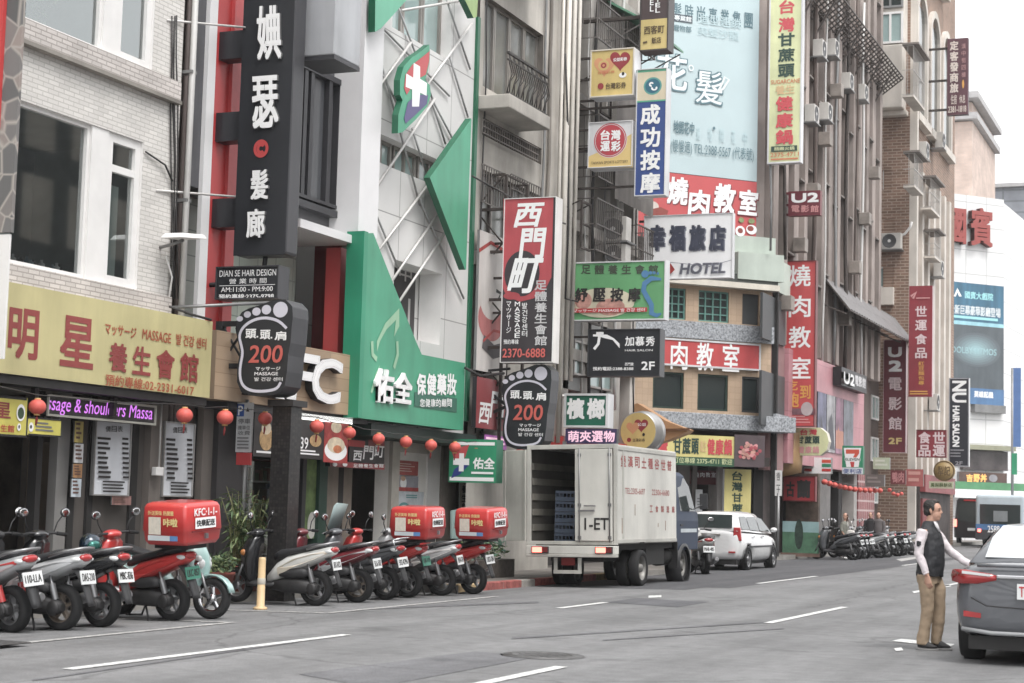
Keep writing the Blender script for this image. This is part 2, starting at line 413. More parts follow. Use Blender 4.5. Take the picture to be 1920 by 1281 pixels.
tar = mat('old_concrete', (150,144,136), .9, var=.16, scale=1.4, streak=.3, bump=.1)

# ------------------------------------------------------------------ ground, road, pavements
def asphalt(name, c, var=.14, s=1.0):
    m = bpy.data.materials.new(name); m.use_nodes = True; n = m.node_tree.nodes; l = m.node_tree.links
    b = n['Principled BSDF']; b.inputs['Roughness'].default_value = .82; b.inputs['Specular IOR Level'].default_value = .35
    tc = n.new('ShaderNodeTexCoord')
    def noise(sc, det, lo, hi, a, e, stretch=None):
        z = n.new('ShaderNodeTexNoise'); z.inputs['Scale'].default_value = sc; z.inputs['Detail'].default_value = det; z.inputs['Roughness'].default_value = .6
        if stretch:
            mp = n.new('ShaderNodeMapping'); mp.inputs['Scale'].default_value = stretch; l.new(tc.outputs['Object'], mp.inputs[0]); l.new(mp.outputs[0], z.inputs['Vector'])
        else: l.new(tc.outputs['Object'], z.inputs['Vector'])
        r = n.new('ShaderNodeMapRange'); r.inputs['From Min'].default_value = lo; r.inputs['From Max'].default_value = hi
        r.inputs['To Min'].default_value = a; r.inputs['To Max'].default_value = e; l.new(z.outputs['Fac'], r.inputs['Value']); return r.outputs[0], z.outputs['Fac']
    a, _ = noise(.35, 5, .35, .65, 1-var, 1+var*.7)
    g, gz = noise(70*s, 4, .3, .7, .6, 1.32)
    t, _ = noise(1.3, 6, .38, .62, 1.09, .84, (1, .05, 1))
    q, _ = noise(5, 8, .35, .68, 1.08, .84); w_, _ = noise(.9, 4, .60, .70, 1.0, .72)
    prev = None
    for o in (a, g, t, q, w_):
        if prev is None: prev = o; continue
        k = n.new('ShaderNodeMath'); k.operation = 'MULTIPLY'; l.new(prev, k.inputs[0]); l.new(o, k.inputs[1]); prev = k.outputs[0]
    # cracks
    vo = n.new('ShaderNodeTexVoronoi'); vo.feature = 'DISTANCE_TO_EDGE'; vo.inputs['Scale'].default_value = .16
    nz = n.new('ShaderNodeTexNoise'); nz.inputs['Scale'].default_value = .7; nz.inputs['Detail'].default_value = 6
    l.new(tc.outputs['Object'], nz.inputs['Vector'])
    va = n.new('ShaderNodeMix'); va.data_type = 'RGBA'; va.inputs['Factor'].default_value = .12
    va.blend_type = 'ADD'; va.inputs['Factor'].default_value = 1
    l.new(tc.outputs['Object'], va.inputs['A']); l.new(nz.outputs['Color'], va.inputs['B']); l.new(va.outputs['Result'], vo.inputs['Vector'])
    cr = n.new('ShaderNodeMapRange'); cr.inputs['From Min'].default_value = .0; cr.inputs['From Max'].default_value = .006
    cr.inputs['To Min'].default_value = .66; cr.inputs['To Max'].default_value = 1; l.new(vo.outputs['Distance'], cr.inputs['Value'])
    k = n.new('ShaderNodeMath'); k.operation = 'MULTIPLY'; l.new(prev, k.inputs[0]); l.new(cr.outputs[0], k.inputs[1])
    mx = n.new('ShaderNodeMix'); mx.data_type = 'RGBA'; mx.blend_type = 'MULTIPLY'; mx.inputs['Factor'].default_value = 1
    mx.inputs['A'].default_value = rgb(c); l.new(k.outputs[0], mx.inputs['B']); l.new(mx.outputs['Result'], b.inputs['Base Color'])
    bp = n.new('ShaderNodeBump'); bp.inputs['Strength'].default_value = .35; bp.inputs['Distance'].default_value = .01
    l.new(gz, bp.inputs['Height']); l.new(bp.outputs[0], b.inputs['Normal'])
    MATS[name] = m
    return m
asph = asphalt('asphalt', (122,122,123)); asph_d = asphalt('new_asphalt', (88,88,91), .1); asph_p = asphalt('patch_asphalt', (96,96,100), .1)
pav_m = tiles('paving_tiles', (128,122,116), (96,92,88), .4, .4, (0,1), .012, .8, .2, offset=0, bump=.1)
def worn(name, c, lo, hi):
    m = mat(name, c, .75, var=.2, scale=9); n = m.node_tree.nodes; l = m.node_tree.links; b = n['Principled BSDF']; src = b.inputs['Base Color'].links[0].from_socket
    z = n.new('ShaderNodeTexNoise'); z.inputs['Scale'].default_value = 16; z.inputs['Detail'].default_value = 7; z.inputs['Roughness'].default_value = .75; tc = n.new('ShaderNodeTexCoord'); l.new(tc.outputs['Object'], z.inputs['Vector'])
    r = n.new('ShaderNodeMapRange'); r.inputs['From Min'].default_value = lo; r.inputs['From Max'].default_value = hi; l.new(z.outputs['Fac'], r.inputs['Value'])
    x = n.new('ShaderNodeMix'); x.data_type = 'RGBA'; l.new(r.outputs[0], x.inputs['Factor']); l.new(src, x.inputs['A']); x.inputs['B'].default_value = rgb((126,126,127)); l.new(x.outputs['Result'], b.inputs['Base Color']); return m
mark_w = worn('road_paint', (216,216,214), .52, .66); mark_y = worn('faded_road_paint', (196,194,190), .44, .6)
kerb_g = mat('kerb_concrete', (150,146,140), .85, var=.2); kerb_r = mat('kerb_red', (172,92,86), .8, var=.35, scale=6); kerb_y = mat('kerb_yellow', (200,172,124), .8, var=.35, scale=6)

b = MB(); b.box(-600, 600, -60, 1500, -.9, -.32, mat('bare_ground', (110,106,100), .95))
tag(b.build('ground'), kind='structure')
b = MB(); xs = [-90, -14.35, -9.8, 14]; 
for i in range(3):
    b.quad((xs[i],-30,road_z(xs[i])), (xs[i+1],-30,road_z(xs[i+1])), (xs[i+1],420,road_z(xs[i+1])), (xs[i],420,road_z(xs[i])), asph)
road = tag(b.build('road'), kind='structure')
def strip(name, x0, x1, y0, y1, m, dz=.004, parent=None, taper=0):
    q = MB(); p = lambda x, y: (x, y, road_z(x)+dz)
    q.quad(p(x0,y0), p(x1,y0), p(x1,y1), p(x0,y1), m)
    return q.build(name, parent or road)
def seam(name, pts, m, dz):
    q = MB(); q.add([(p.x, p.y, road_z(p.x)+dz) for p in (gnd(*t) for t in pts)], [tuple(range(len(pts)))], m); return q.build(name, road)
strip('asphalt_patch', -14.3, -9.8, 32.5, 66, asph_d, .004); strip('asphalt_patch', -9.8, -9.35, 34, 66, asph_d, .004)
seam('asphalt_patch', [(1135,1130),(1190,1122),(1330,1129),(1270,1139)], asph_p, .004)
seam('asphalt_patch', [(560,1265),(890,1222),(1010,1232),(700,1290)], asphalt('worn_asphalt', (108,108,111), .1), .004)
# lane lines: one broken line beside the parking lane, one in mid road
for y0, y1 in ((12.9,18.1),(24.9,27.0),(36.7,42.3),(54,58.5)):
    strip('lane_line', -9.52, -9.39, y0, y1, mark_w, .008)
for y0, y1 in ((9.5,16.0),(24.0,29.1),(38,43.5)):
    strip('lane_line', -6.1, -5.97, y0, y1, mark_w, .008)
strip('parking_line', -11.80, -11.68, 8, 19.4, mark_y, .008); strip('parking_line', -11.80, -11.68, 21.9, 27.9, mark_y, .008)
strip('parking_line', -14.2, -11.8, 19.3, 19.42, mark_y, .008); strip('parking_line', -14.2, -11.8, 21.8, 21.92, mark_y, .008)
seam('road_arrow', [(1672,1203),(1690,1199),(1790,1209),(1780,1215)], mark_w, .008); seam('road_arrow', [(1676,1217),(1690,1215),(1694,1221),(1680,1222)], mark_w, .008)
seam('lane_line', [(1216,1118),(1240,1117),(1240,1121),(1216,1122)], mark_w, .010)
seam('lane_line', [(1710,1110),(1780,1097),(1784,1100),(1714,1113)], mark_w, .008)
seam('lane_line', [(1680,1049),(1720,1044),(1724,1047),(1690,1053)], mark_y, .008)
for P_ in ([(700,1140),(1010,1128),(1010,1131),(700,1143)],[(960,1196),(1440,1166),(1440,1168),(960,1199)],[(1130,1200),(1470,1178),(1470,1180),(1130,1202)],[(60,1275),(560,1203),(560,1205),(60,1278)]): seam('road_seam', P_, MATS['worn_asphalt'], .006)
# ironwork
c = gnd(1018, 1230); q = MB(); iron = mat('cast_iron', (104,103,103), .6, .3, var=.3, scale=12)
q.lathe((c.x,c.y,.0), (0,0,1), [(.0,.010),(.30,.010),(.30,.014),(.33,.014),(.33,.010),(.42,.010),(.42,.004),(.44,.004)], 40, iron)
for i in range(-4,5):
    for j in range(-4,5):
        if i*i+j*j < 17: q.box(c.x+i*.06-.018, c.x+i*.06+.018, c.y+j*.06-.018, c.y+j*.06+.018, .0085, .014, iron)
tag(q.build('manhole_cover'), 'round iron manhole cover set in the middle of the grey road', 'manhole cover')
c = gnd(10, 1214); q = MB(); q.box(c.x-.3, c.x+.12, c.y-.25, c.y+.25, .002, .008, iron)
for i in range(10): q.box(c.x-.27, c.x+.09, c.y-.22+i*.047, c.y-.2+i*.047, .0085, .011, iron)
tag(q.build('drain_grate'), 'dark iron drain cover in the road beside the first parked scooters', 'drain cover')
# pavements with their kerbs
def pave(name, pts, z1=.06, z0=-.3, m=pav_m):
    q = MB(); q.fpoly_ = None; k = len(pts)
    q.add([(x,y,z1) for x,y in pts], [tuple(range(k))], m); q.add([(x,y,z0) for x,y in pts]+[(x,y,z1) for x,y in pts], [(i,(i+1)%k,k+(i+1)%k,k+i) for i in range(k)], kerb_g)
    return tag(q.build(name), kind='structure')
pave1 = pave('pavement', [(-14.4,-6),(-14.4,28.6),(-12.95,29.0),(-12.95,42.8),(-15.2,45),(-60,45),(-60,-6)])
pave2 = pave('pavement', [(-14.2,58.4),(-14.2,130),(-60,130),(-60,41.5),(-26,47.5)])
def kerb(x0,y0,x1,y1,m):
    q = MB(); d = V((x1-x0,y1-y0,0)).normalized(); s_ = V((d.y,-d.x,0))
    a, e = V((x0,y0,0)), V((x1,y1,0)); w = .2
    q.hexa([a-s_*w+V((0,0,-.25)), a+V((0,0,-.25)), e+V((0,0,-.25)), e-s_*w+V((0,0,-.25)), a-s_*w+V((0,0,.072)), a+V((0,0,.072)), e+V((0,0,.072)), e-s_*w+V((0,0,.072))], m)
    q.build('kerb_stone', pave1, bevel=.02)
kerb(-14.39,28.62,-12.94,29.02,kerb_y)
yy = 29.03
for L, m in ((1.1,kerb_y),(1.0,kerb_r),(.9,kerb_r),(.7,kerb_g),(1.2,kerb_r),(1.2,kerb_y),(1.2,kerb_r),(1.2,kerb_y),(1.2,kerb_r)):
    kerb(-12.94,yy,-12.94,yy+L-.015,m); yy += L
# ================================================================== the white tiled building
wtile = tiles('white_wall_tiles', (222,218,213), (188,184,178), .23, .065, (0,1), .008, .5, .06, bump=.35, dirt=.09)
wtile2 = tiles('ledge_tiles', (212,204,199), (166,158,152), .23, .065, (0,1), .009, .55, .08, bump=.4, dirt=.14)
dkbrick = tiles('dark_brown_tiles', (74,58,54), (46,40,38), .2, .065, (0,1), .01, .6, .25)
bl = thing('corner_building', 'white tiled building with broad white window frames above the yellow sign', 'building', (FX,18,0))
uR = fa.U(333,300); uG = fa.U(382,300)
b = MB()
s2, l2 = fa.Z(150,521), fa.Z(200,243); s3 = fa.Z(150,79)
h2 = (12.2, fa.U(266,330), s2, l2); h3 = (12.2, fa.U(286,100), s3, s3+2.3)
zb = fa.Z(300,735)
wall(b, fa, 8, uR, zb, 15.5, [h2, h3], .22, 0, wtile, white_p)
b.quad(fa.p(uR,zb,0), fa.p(uR,zb,-6), fa.p(uR,15.5,-6), fa.p(uR,15.5,0), wtile)
b.fbox(fa, 8, uR, 15.5, 15.8, -12, .1, cream_p); b.fbox(fa, 8, uR, 0, 15.5, -12, -7, tar)
b.quad(fa.p(8,0,0), fa.p(8,0,-7), fa.p(8,15.5,-7), fa.p(8,15.5,0), wtile)
b.build('wall', bl, fix=False)
b = MB(); lb3 = fa.Z(200,140); b.fbox(fa, 8, fa.U(329,180), lb3, s3-.02, .001, .10, wtile2); b.fbox(fa, 8, fa.U(329,180), lb3-.06, lb3-.002, .001, .13, tar); b.build('ledge', bl)
b = MB(); b.fbox(fa, 8, fa.U(312,560), fa.Z(200,572), s2-.02, .001, .10, wtile2); b.build('ledge', bl)
b = MB(); b.fbox(fa, uR+.004, uG, .06, 15.4, -.7, -.32, dkbrick); b.build('recessed_strip', bl)
for i, (h, mx) in enumerate(((h2,(168,200,400)),(h3,(196,222,60)))):
    ua, ub = fa.U(mx[0],mx[2]), fa.U(mx[1],mx[2])
    m = MB(); m.fbox(fa, ua, ub, h[2]+.002, h[3]-.002, -.15, -.02, white_p); m.build('window_post', bl)
    window(bl, fa, h[0], ua-.002, h[2], h[3], -.08, white_p, glass_c, .06)
    window(bl, fa, ub+.002, h[1]-.002, h[2]+.002, h[3]-.002, -.06, white_p, glass_c, .13, rows=(.77,) if i == 0 else ())
    m = MB(); m.fbox(fa, h[0], h[1]+.05, h[2]-.05, h[2]-.004, -.2, .03, white_p); m.build('sill', bl)
# rooms seen through the panes
room = mat('room_wall', (122,126,122), .9, var=.15); roomg = mat('room_green', (136,150,144), .9, var=.12); cur_m = mat('pale_blind', (196,206,202), .8, var=.06)
for h in (h2, h3):
    b = MB(); z0, z1 = h[2]-.7, h[3]+.15
    b.fquad(fa, 8, uR-.1, z0, z1, -2.6, room); b.quad(fa.p(8,z0,-.25), fa.p(uR-.1,z0,-.25), fa.p(uR-.1,z0,-4.2), fa.p(8,z0,-4.2), dark_in)
    b.quad(fa.p(8,z1,-.25), fa.p(8,z1,-4.2), fa.p(uR-.1,z1,-4.2), fa.p(uR-.1,z1,-.25), roomg); b.quad(fa.p(uR-.1,z0,-.25), fa.p(uR-.1,z1,-.25), fa.p(uR-.1,z1,-4.2), fa.p(uR-.1,z0,-4.2), roomg)
    b.fbox(fa, 16.4, 17.2, z0, z1-.4, -4.1, -3.2, mat('room_cabinet', (84,74,64), .7)); b.fbox(fa, 19, 21, z0, z1-1.1, -3.2, -2.4, mat('room_cabinet', (84,74,64), .7))
    b.build('room', bl, fix=False)
b = MB(); b.fbox(fa, fa.U(24,440), fa.U(44,440), s2, s2+.75, -.3, -.22, cur_m)
b.fbox(fa, fa.U(222,440), fa.U(246,440), s2+.1, l2-.7, -.34, -.26, cur_m); b.build('blind', bl)
b = MB()
for i in range(12):
    u = random.uniform(fa.U(35,480), fa.U(160,500)); c_ = random.choice([(60,58,60),(200,196,196),(170,70,80),(90,110,120)])
    hh = random.uniform(.1,.24); b.lathe(fa.p(u, s2+.01, -.32), (0,0,1), [(0,0),(.045,0),(.05,hh*.7),(.02,hh*.8),(.02,hh),(0,hh)], 10, mat('bottle_%d' % (sum(c_)), c_, .4))
b.build('sill_bottle', bl)
def leaf_cloud(b, c, r, n, sz, mats):
    for _ in range(n):
        while True:
            p = V((random.uniform(-1,1), random.uniform(-1,1), random.uniform(-1,1)))
            if p.length < 1: break
        p = V((c[0]+p.x*r[0], c[1]+p.y*r[1], c[2]+p.z*r[2]))
        d = V((random.gauss(0,1), random.gauss(0,1), random.gauss(.2,.7))).normalized(); e = d.cross(V((random.gauss(0,1),random.gauss(0,1),random.gauss(0,1)))).normalized()
        L = sz*random.uniform(.6,1.4); w = L*.38
        b.add([p, p+d*L*.5+e*w*.5, p+d*L, p+d*L*.5-e*w*.5], [(0,1,2,3)], random.choice(mats))
lf = [mat('leaf_%d' % i, c_, .55, var=.2, scale=8) for i, c_ in enumerate([(84,108,68),(108,128,78),(62,86,58),(140,154,100)])]
p_ = thing('window_plant', 'leafy green plants behind the upper window of the white tiled building', 'plant', fa.p(fa.U(90,40), s3, -.5))
b = MB(); leaf_cloud(b, fa.p(fa.U(92,30), s3+.6, -.55), (.25,.75,.75), 420, .13, lf); b.build('foliage', p_, fix=False)
b = MB(); b.fbox(fa, fa.U(72,40), fa.U(118,40), s3-.25, s3+.02, -.8, -.35, mat('planter_brown', (92,70,58), .8)); b.build('pot', p_)
b = MB(); u = fa.U(341,272); b.tube([fa.p(u,2.9,.12), fa.p(u,8,.13), fa.p(u,15,.12)], .05, 10, steel_w)
for z in (4,6,8,10,12): b.fbox(fa, u-.07, u+.07, z, z+.05, -.3, .17, grey_m)
b.build('downpipe', bl)
for x, r_ in ((352,.03),(369,.04),(376,.03)):
    b = MB(); u = fa.U(x,272); b.tube([fa.p(u,2.6,-.26), fa.p(u,15,-.26)], r_, 8, mat('brown_pipe', (110,98,94), .6)); b.build('pipe', bl)
# cables strung down the corner of the wall
b = MB()
for k in range(4):
    pts = [fa.p(fa.U(318+k*3, y)+.03*sin(y*.02+k), fa.Z(318+k*3, y), .03+.02*(k%2)) for y in (30,110,200,300,400,480,560)]
    b.tube(pts, .013, 6, dark_m)
b.tube([fa.p(fa.U(270,285),fa.Z(270,285),.03), fa.p(fa.U(305,300),fa.Z(305,310),.05), fa.p(fa.U(318,340),fa.Z(318,340),.05)], .016, 6, dark_m)
b.tube([fa.p(fa.U(305,500),fa.Z(305,480),.05), fa.p(fa.U(312,520),fa.Z(312,520),.1), fa.p(fa.U(310,570),fa.Z(310,570),.05)], .016, 6, white_p)
b.build('cable', bl)
# flood lamp on the corner
lp = thing('flood_lamp', 'white flat flood lamp on a short arm at the corner of the tiled wall', 'lamp', fa.p(fa.U(300,460), fa.Z(300,455), 0))
b = MB(); u, z = fa.U(300,455), fa.Z(300,452); b.tube([fa.p(u,z-.1,0), fa.p(u,z-.05,.25), fa.p(u+.1,z+.02,.35)], .025, 8, grey_m); b.build('arm', lp)
b = MB(); b.hexa([fa.p(u-.25,z,.15), fa.p(u-.25,z,.55), fa.p(u+.35,z+.06,.62), fa.p(u+.35,z+.06,.1), fa.p(u-.2,z+.08,.2), fa.p(u-.2,z+.08,.5), fa.p(u+.33,z+.13,.56), fa.p(u+.33,z+.13,.16)], white_p); b.build('lamp_head', lp, bevel=.02)

# ground floor of the white building: an opening, posts, and the wall with two price boards
gf = thing('massage_shop', 'dim street-level shop front with grey pillars beneath the yellow sign', 'shop front', (FX-.4,18,.06))
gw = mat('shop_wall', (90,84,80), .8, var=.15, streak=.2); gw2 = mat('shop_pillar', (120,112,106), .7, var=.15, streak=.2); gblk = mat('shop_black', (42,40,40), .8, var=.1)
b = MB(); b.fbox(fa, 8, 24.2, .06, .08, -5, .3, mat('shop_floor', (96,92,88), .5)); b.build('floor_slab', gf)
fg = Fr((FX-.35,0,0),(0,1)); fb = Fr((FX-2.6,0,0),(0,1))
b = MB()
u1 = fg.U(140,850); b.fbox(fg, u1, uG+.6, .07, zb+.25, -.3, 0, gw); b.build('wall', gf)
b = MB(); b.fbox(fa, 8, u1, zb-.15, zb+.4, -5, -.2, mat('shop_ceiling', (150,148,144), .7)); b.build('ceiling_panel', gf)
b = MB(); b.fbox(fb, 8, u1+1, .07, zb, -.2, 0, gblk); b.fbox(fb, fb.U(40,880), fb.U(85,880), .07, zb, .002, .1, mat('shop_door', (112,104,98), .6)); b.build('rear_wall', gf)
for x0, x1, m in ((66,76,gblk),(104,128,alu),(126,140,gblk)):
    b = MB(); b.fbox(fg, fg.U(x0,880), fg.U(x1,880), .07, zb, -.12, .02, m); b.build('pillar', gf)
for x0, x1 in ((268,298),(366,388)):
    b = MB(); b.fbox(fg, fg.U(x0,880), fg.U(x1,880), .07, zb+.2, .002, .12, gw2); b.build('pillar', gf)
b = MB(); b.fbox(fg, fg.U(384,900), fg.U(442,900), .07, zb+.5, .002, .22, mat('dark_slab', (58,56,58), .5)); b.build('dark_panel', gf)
b = MB(); b.fbox(fg, fg.U(240,900), fg.U(252,900), .07, zb, .002, .05, gblk); b.fbox(fg, fg.U(160,900), fg.U(170,900), .07, zb, .002, .05, gblk); b.build('door_frame', gf)
tube_l = mat('tube_light', (245,245,240), .5, var=0, emit=5)
for i, (x0, x1, y0) in enumerate(((-30,16,714),(26,132,720),(-30,78,732))):
    f_ = Fr((FX-.5-.5*i,0,0),(0,1)); q = thing('tube_lamp', ['short stub of lit white tube lamp under the yellow sign','long lit white tube lamp just under the yellow sign','lit white tube lamp deeper under the shop ceiling'][i], 'lamp', f_.p(f_.U(60,y0), 2.9, 0))
    z = f_.Z((x0+x1)/2, y0); b = MB(); b.fbox(f_, f_.U(x0,y0), f_.U(x1,y0), z+.03, z+.08, -.05, .05, white_p); b.build('housing', q)
    b = MB(); b.tube([f_.p(f_.U(x0,y0)+.02, z, 0), f_.p(f_.U(x1,y0)-.02, z, 0)], .022, 8, tube_l); b.build('tube', q)
q = thing('shop_curtain', 'dim beige curtain hanging in the dark opening of the massage shop', 'curtain', fb.p(fb.U(60,900),.1,.3)); b = MB(); k = 24; u0, u1_ = fb.U(20,900), fb.U(60,900)
b.add([fb.p(u0+(u1_-u0)*i/k, z, .3+(.05 if i % 2 else 0)) for i in range(k+1) for z in (.12,2.3)], [(2*i,2*i+2,2*i+3,2*i+1) for i in range(k)], mat('curtain_beige', (120,106,92), .9, var=.1)); b.build('cloth', q, fix=False)
# posters with price rows
board = mat('board_white', (205,208,214), .5, var=.04)
for b_, lab in (((175,790,243,930), 'tall white price board on the wall between the shop door and the pillar'), ((305,792,362,932), 'tall white price board on the wall past the pillar, beside the dark slab')):
    s = Sign('price_board', lab, Fr((FX-.21,0,0),(0,1)), b_, .04, board, grey_m, .02, alu, 'price board')
    x0, y0, x1, y1 = b_; w = x1-x0
    s.row((x0+w*.33, y0+9, x0+w*.8, y0+20), '價目表', ink, .02)
    for i in range(9):
        y = y0+30+i*9; s.r((x0+w*.1, y, x0+w*random.uniform(.32,.5), y+4.5), ink); s.r((x0+w*.78, y+1, x0+w*.95, y+5), ink)
    for i in range(4): s.r((x0+w*.22, y0+112+i*6, x0+w*random.uniform(.7,.85), y0+115+i*6), ink)
    s.done()
for i, (x0,y0,x1,y1,c_,lab) in enumerate(((140,790,156,830,(196,176,90),'yellow and brown strip poster at the top of the narrow post'),(139,832,156,868,(210,210,212),'pale picture poster in the middle of the narrow post'),(137,870,154,896,(176,128,80),'orange brown picture poster on the narrow post'),(134,898,152,932,(196,206,214),'pale blue notice low on the narrow post'),(210,930,246,947,(150,110,104),'small brown plaque under the price board'))):
    s = Sign('wall_poster', lab, Fr((FX-.2,0,0),(0,1)), (x0,y0,x1,y1), .02, mat('poster_%d' % i, c_, .6, var=.3, scale=7), grey_m, cat='poster'); s.lines((x0+2,y0+3,x1-3,y1-3), 4, mat('poster_ink', (110,80,70), .6)); s.done()
b = MB(); f_ = Fr((FX-.18,0,0),(0,1)); u = f_.U(290,900)
q = thing('meter_box', 'small white meter box with a thin pipe on the grey pillar', 'meter box', f_.p(u,1.6,0)); b.fbox(f_, f_.U(284,880), f_.U(298,880), f_.Z(291,892), f_.Z(291,876), 0, .09, white_p); b.build('casing', q, bevel=.01)
b = MB(); b.tube([f_.p(u+.02, f_.Z(291,876), .05), f_.p(u+.02, f_.Z(296,740), .05)], .015, 8, steel_w); b.build('pipe', q)
# yellow fascia sign
yel = mat('sign_yellow', (196,186,130), .5, var=.06, scale=.7); brn = mat('sign_brown_red', (150,62,58), .5, var=0); orr = mat('sign_orange_red', (176,84,50), .5, var=0)
fy = Fr((FX+.42,0,0),(0,1))
uv = (13.5, fy.U(396,670), (fy.Z(20,700)+fy.Z(386,747))/2, (fy.Z(24,531)+fy.Z(397,602))/2)
s = Sign('fascia_sign', 'long yellow shop sign with big dark red characters for a massage hall', fy, None, .5, yel, mat('sign_edge_cream', (196,190,170), .5), uv=uv)
s.t((15,578,72,674), '明', brn, .05); s.t((112,594,176,690), '星', brn, .05)
s.t((196,610,255,631), 'マッサージ', orr, .04); s.t((266,621,320,640), 'MASSAGE', orr, .03); s.t((329,630,386,651), '발 건강 센터', orr, .04)
s.row((203,640,370,694), '養生會館', brn, .05, .22, slope=26); s.t((195,712,362,733), '預約專線:02-2331-6017', orr, .03)
s.done()
b = MB(); b.fbox(fy, uv[0], uv[1], uv[2]-.12, uv[2]-.01, -.45, -.05, dark_m); b.build('bracket', s.root)
for x in (95,242):
    b = MB(); u = fy.U(x,740); b.fbox(fy, u-.04, u+.04, uv[2]-.4, uv[2]-.12, -.3, -.22, dark_m); b.build('hanger', s.root)
# lit message bar
led_b = mat('led_mesh', (70,66,66), .7, var=.2, scale=30); led_p = mat('led_purple', (170,90,190), .5, var=0, emit=.9)
fl = Fr((FX+.1,0,0),(0,1))
uv = (fl.U(88,750), fl.U(291,778), fl.Z(190,789), fl.Z(190,750))
s = Sign('message_bar', 'long dark sign bar with purple tube script between pale borders', fl, None, .12, led_b, dark_m, .03, mat('bar_border', (190,188,176), .5), uv=uv)
s.t((88,752,286,786), 'ssage & shoulders Massa', led_p, .015, skew=.15); s.done()
# small yellow sign with feet
yl2 = mat('sign_lemon', (214,204,78), .5, var=.05)
s = Sign('hanging_sign', 'bright yellow sign with dark red characters and foot soles under the tube lamps', Fr((FX+.2,0,0),(0,1)), (-30,742,50,818), .08, yl2, grey_m)
s.r((-30,742,50,747), ink); s.r((-30,814,50,818), ink)
s.t((-12,754,20,784), '星', brn, .05); s.t((-14,796,26,810), '養生館', ink_r, .03)
s.el((30,758,46,790), ink_w); s.el((32,764,44,786), lf[2]); s.el((31,794,38,808), ink_w); s.el((33,797,36,804), ink); s.done('foot_emblem')
s = Sign('hanging_sign', 'short yellow arrow sign with grey print beside the foot sole sign', Fr((FX+.18,0,0),(0,1)), (52,784,114,818), .06, yl2, grey_m)
s.lines((66,792,106,812), 3, grey_m); s.r((52,784,114,787), ink); s.r((52,815,114,818), ink); s.el((53,792,62,810), ink_w); s.el((55,797,59,804), ink); s.done()
# stone faced projecting panel at the picture's edge
stone = None
def stone_mat():
    m = bpy.data.materials.new('fieldstone'); m.use_nodes = True; n = m.node_tree.nodes; l = m.node_tree.links; b_ = n['Principled BSDF']; b_.inputs['Roughness'].default_value = .85
    tc = n.new('ShaderNodeTexCoord'); v1 = n.new('ShaderNodeTexVoronoi'); v2 = n.new('ShaderNodeTexVoronoi'); v2.feature = 'DISTANCE_TO_EDGE'
    for v in (v1, v2): v.inputs['Scale'].default_value = 3.2; l.new(tc.outputs['Object'], v.inputs['Vector'])
    cr = n.new('ShaderNodeValToRGB'); sp = n.new('ShaderNodeSeparateColor'); l.new(v1.outputs['Color'], sp.inputs[0]); l.new(sp.outputs[0], cr.inputs[0])
    e = cr.color_ramp.elements; e[0].color = rgb((84,84,84)); e[1].color = rgb((150,136,129)); k = e.new(.5); k.color = rgb((112,110,109))
    mr = n.new('ShaderNodeMapRange'); mr.inputs['From Max'].default_value = .06; l.new(v2.outputs['Distance'], mr.inputs['Value'])
    mx = n.new('ShaderNodeMix'); mx.data_type = 'RGBA'; mx.inputs['A'].default_value = rgb((165,158,150)); l.new(mr.outputs[0], mx.inputs['Factor']); l.new(cr.outputs[0], mx.inputs['B'])
    l.new(mx.outputs['Result'], b_.inputs['Base Color']); return m
fs_ = perp(16.2)
q = thing('stone_panel', 'projecting panel faced with fieldstones and edged in red at the upper corner', 'wall panel', fs_.p(fs_.U(10,200), 4.6, 0))
b = MB(); u1, z0 = fs_.U(33,200), fs_.Z(10,436); b.fbox(fs_, u1-1.6, u1, z0, 14, -.05, 0, stone_mat()); b.build('stone_facing', q)
b = MB(); b.fbox(fs_, u1-1.6, u1-.23, z0+1.2, 14, .002, .06, red_p); b.build('red_edge', q)
b = MB(); b.fbox(fs_, u1-1.7, u1-.02, z0-1.45, z0-.02, -.04, -.01, white_p); b.build('base_board', q)

# ================================================================== hair salon and fried chicken building
bb = thing('framed_building', 'grey-panelled building in a thick white frame with red recesses above the wooden shop panel', 'building', (FX,26,0))
wframe = mat('frame_white', (224,223,224), .4, var=.03); gpan = mat('grey_panel', (86,86,90), .45, var=.06); gdk = mat('grey_mullion', (58,58,62), .45, var=.05); gglass = mat('smoke_glass', (84,86,90), .12, 0, var=.1, scale=.5, spec=.7)
redp = mat('recess_red', (190,42,44), .45, var=.05); redd = mat('recess_dark_red', (118,46,48), .5, var=.06)
uB0, uB1 = uG, fa.U(689,320)
zk = fa.Z(600,650)             # top of the wooden panel
zs = fa.Z(610,418)             # underside of the white frame
b = MB(); b.fbox(fa, uB0, uB1, zs, 16, -8, -.35, gpan); b.fbox(fa, uB0, uB1, 0, zs, -8, -2.2, gpan)
b.build('wall', bb)
b = MB(); ur0, ur1 = fa.U(676,300,.25), uB1; zw = fa.Z(610,425)
b.fbox(fa, ur0, ur1, zw, 16, -.4, .25, wframe); b.fbox(fa, fa.U(540,400), ur0, fa.Z(640,456)-.02, fa.Z(600,430), -2.2, .25, wframe); b.build('white_frame', bb)
b = MB(); x = fa.U(381,300,-.28); b.fbox(fa, x, fa.U(396,300,-.28), 3, 16, -.345, -.27, wframe); b.build('white_post', bb)
b = MB(); b.fbox(fa, fa.U(396,300,-.28)+.002, fa.U(424,300,-.3), 3, 16, -.345, -.31, redp); b.fbox(fa, fa.U(424,300,-.3)+.003, fa.U(446,300,-.25), 3, 16, -.345, -.25, mat('recess_bright_red', (206,72,74), .45)); b.build('red_recess', bb)
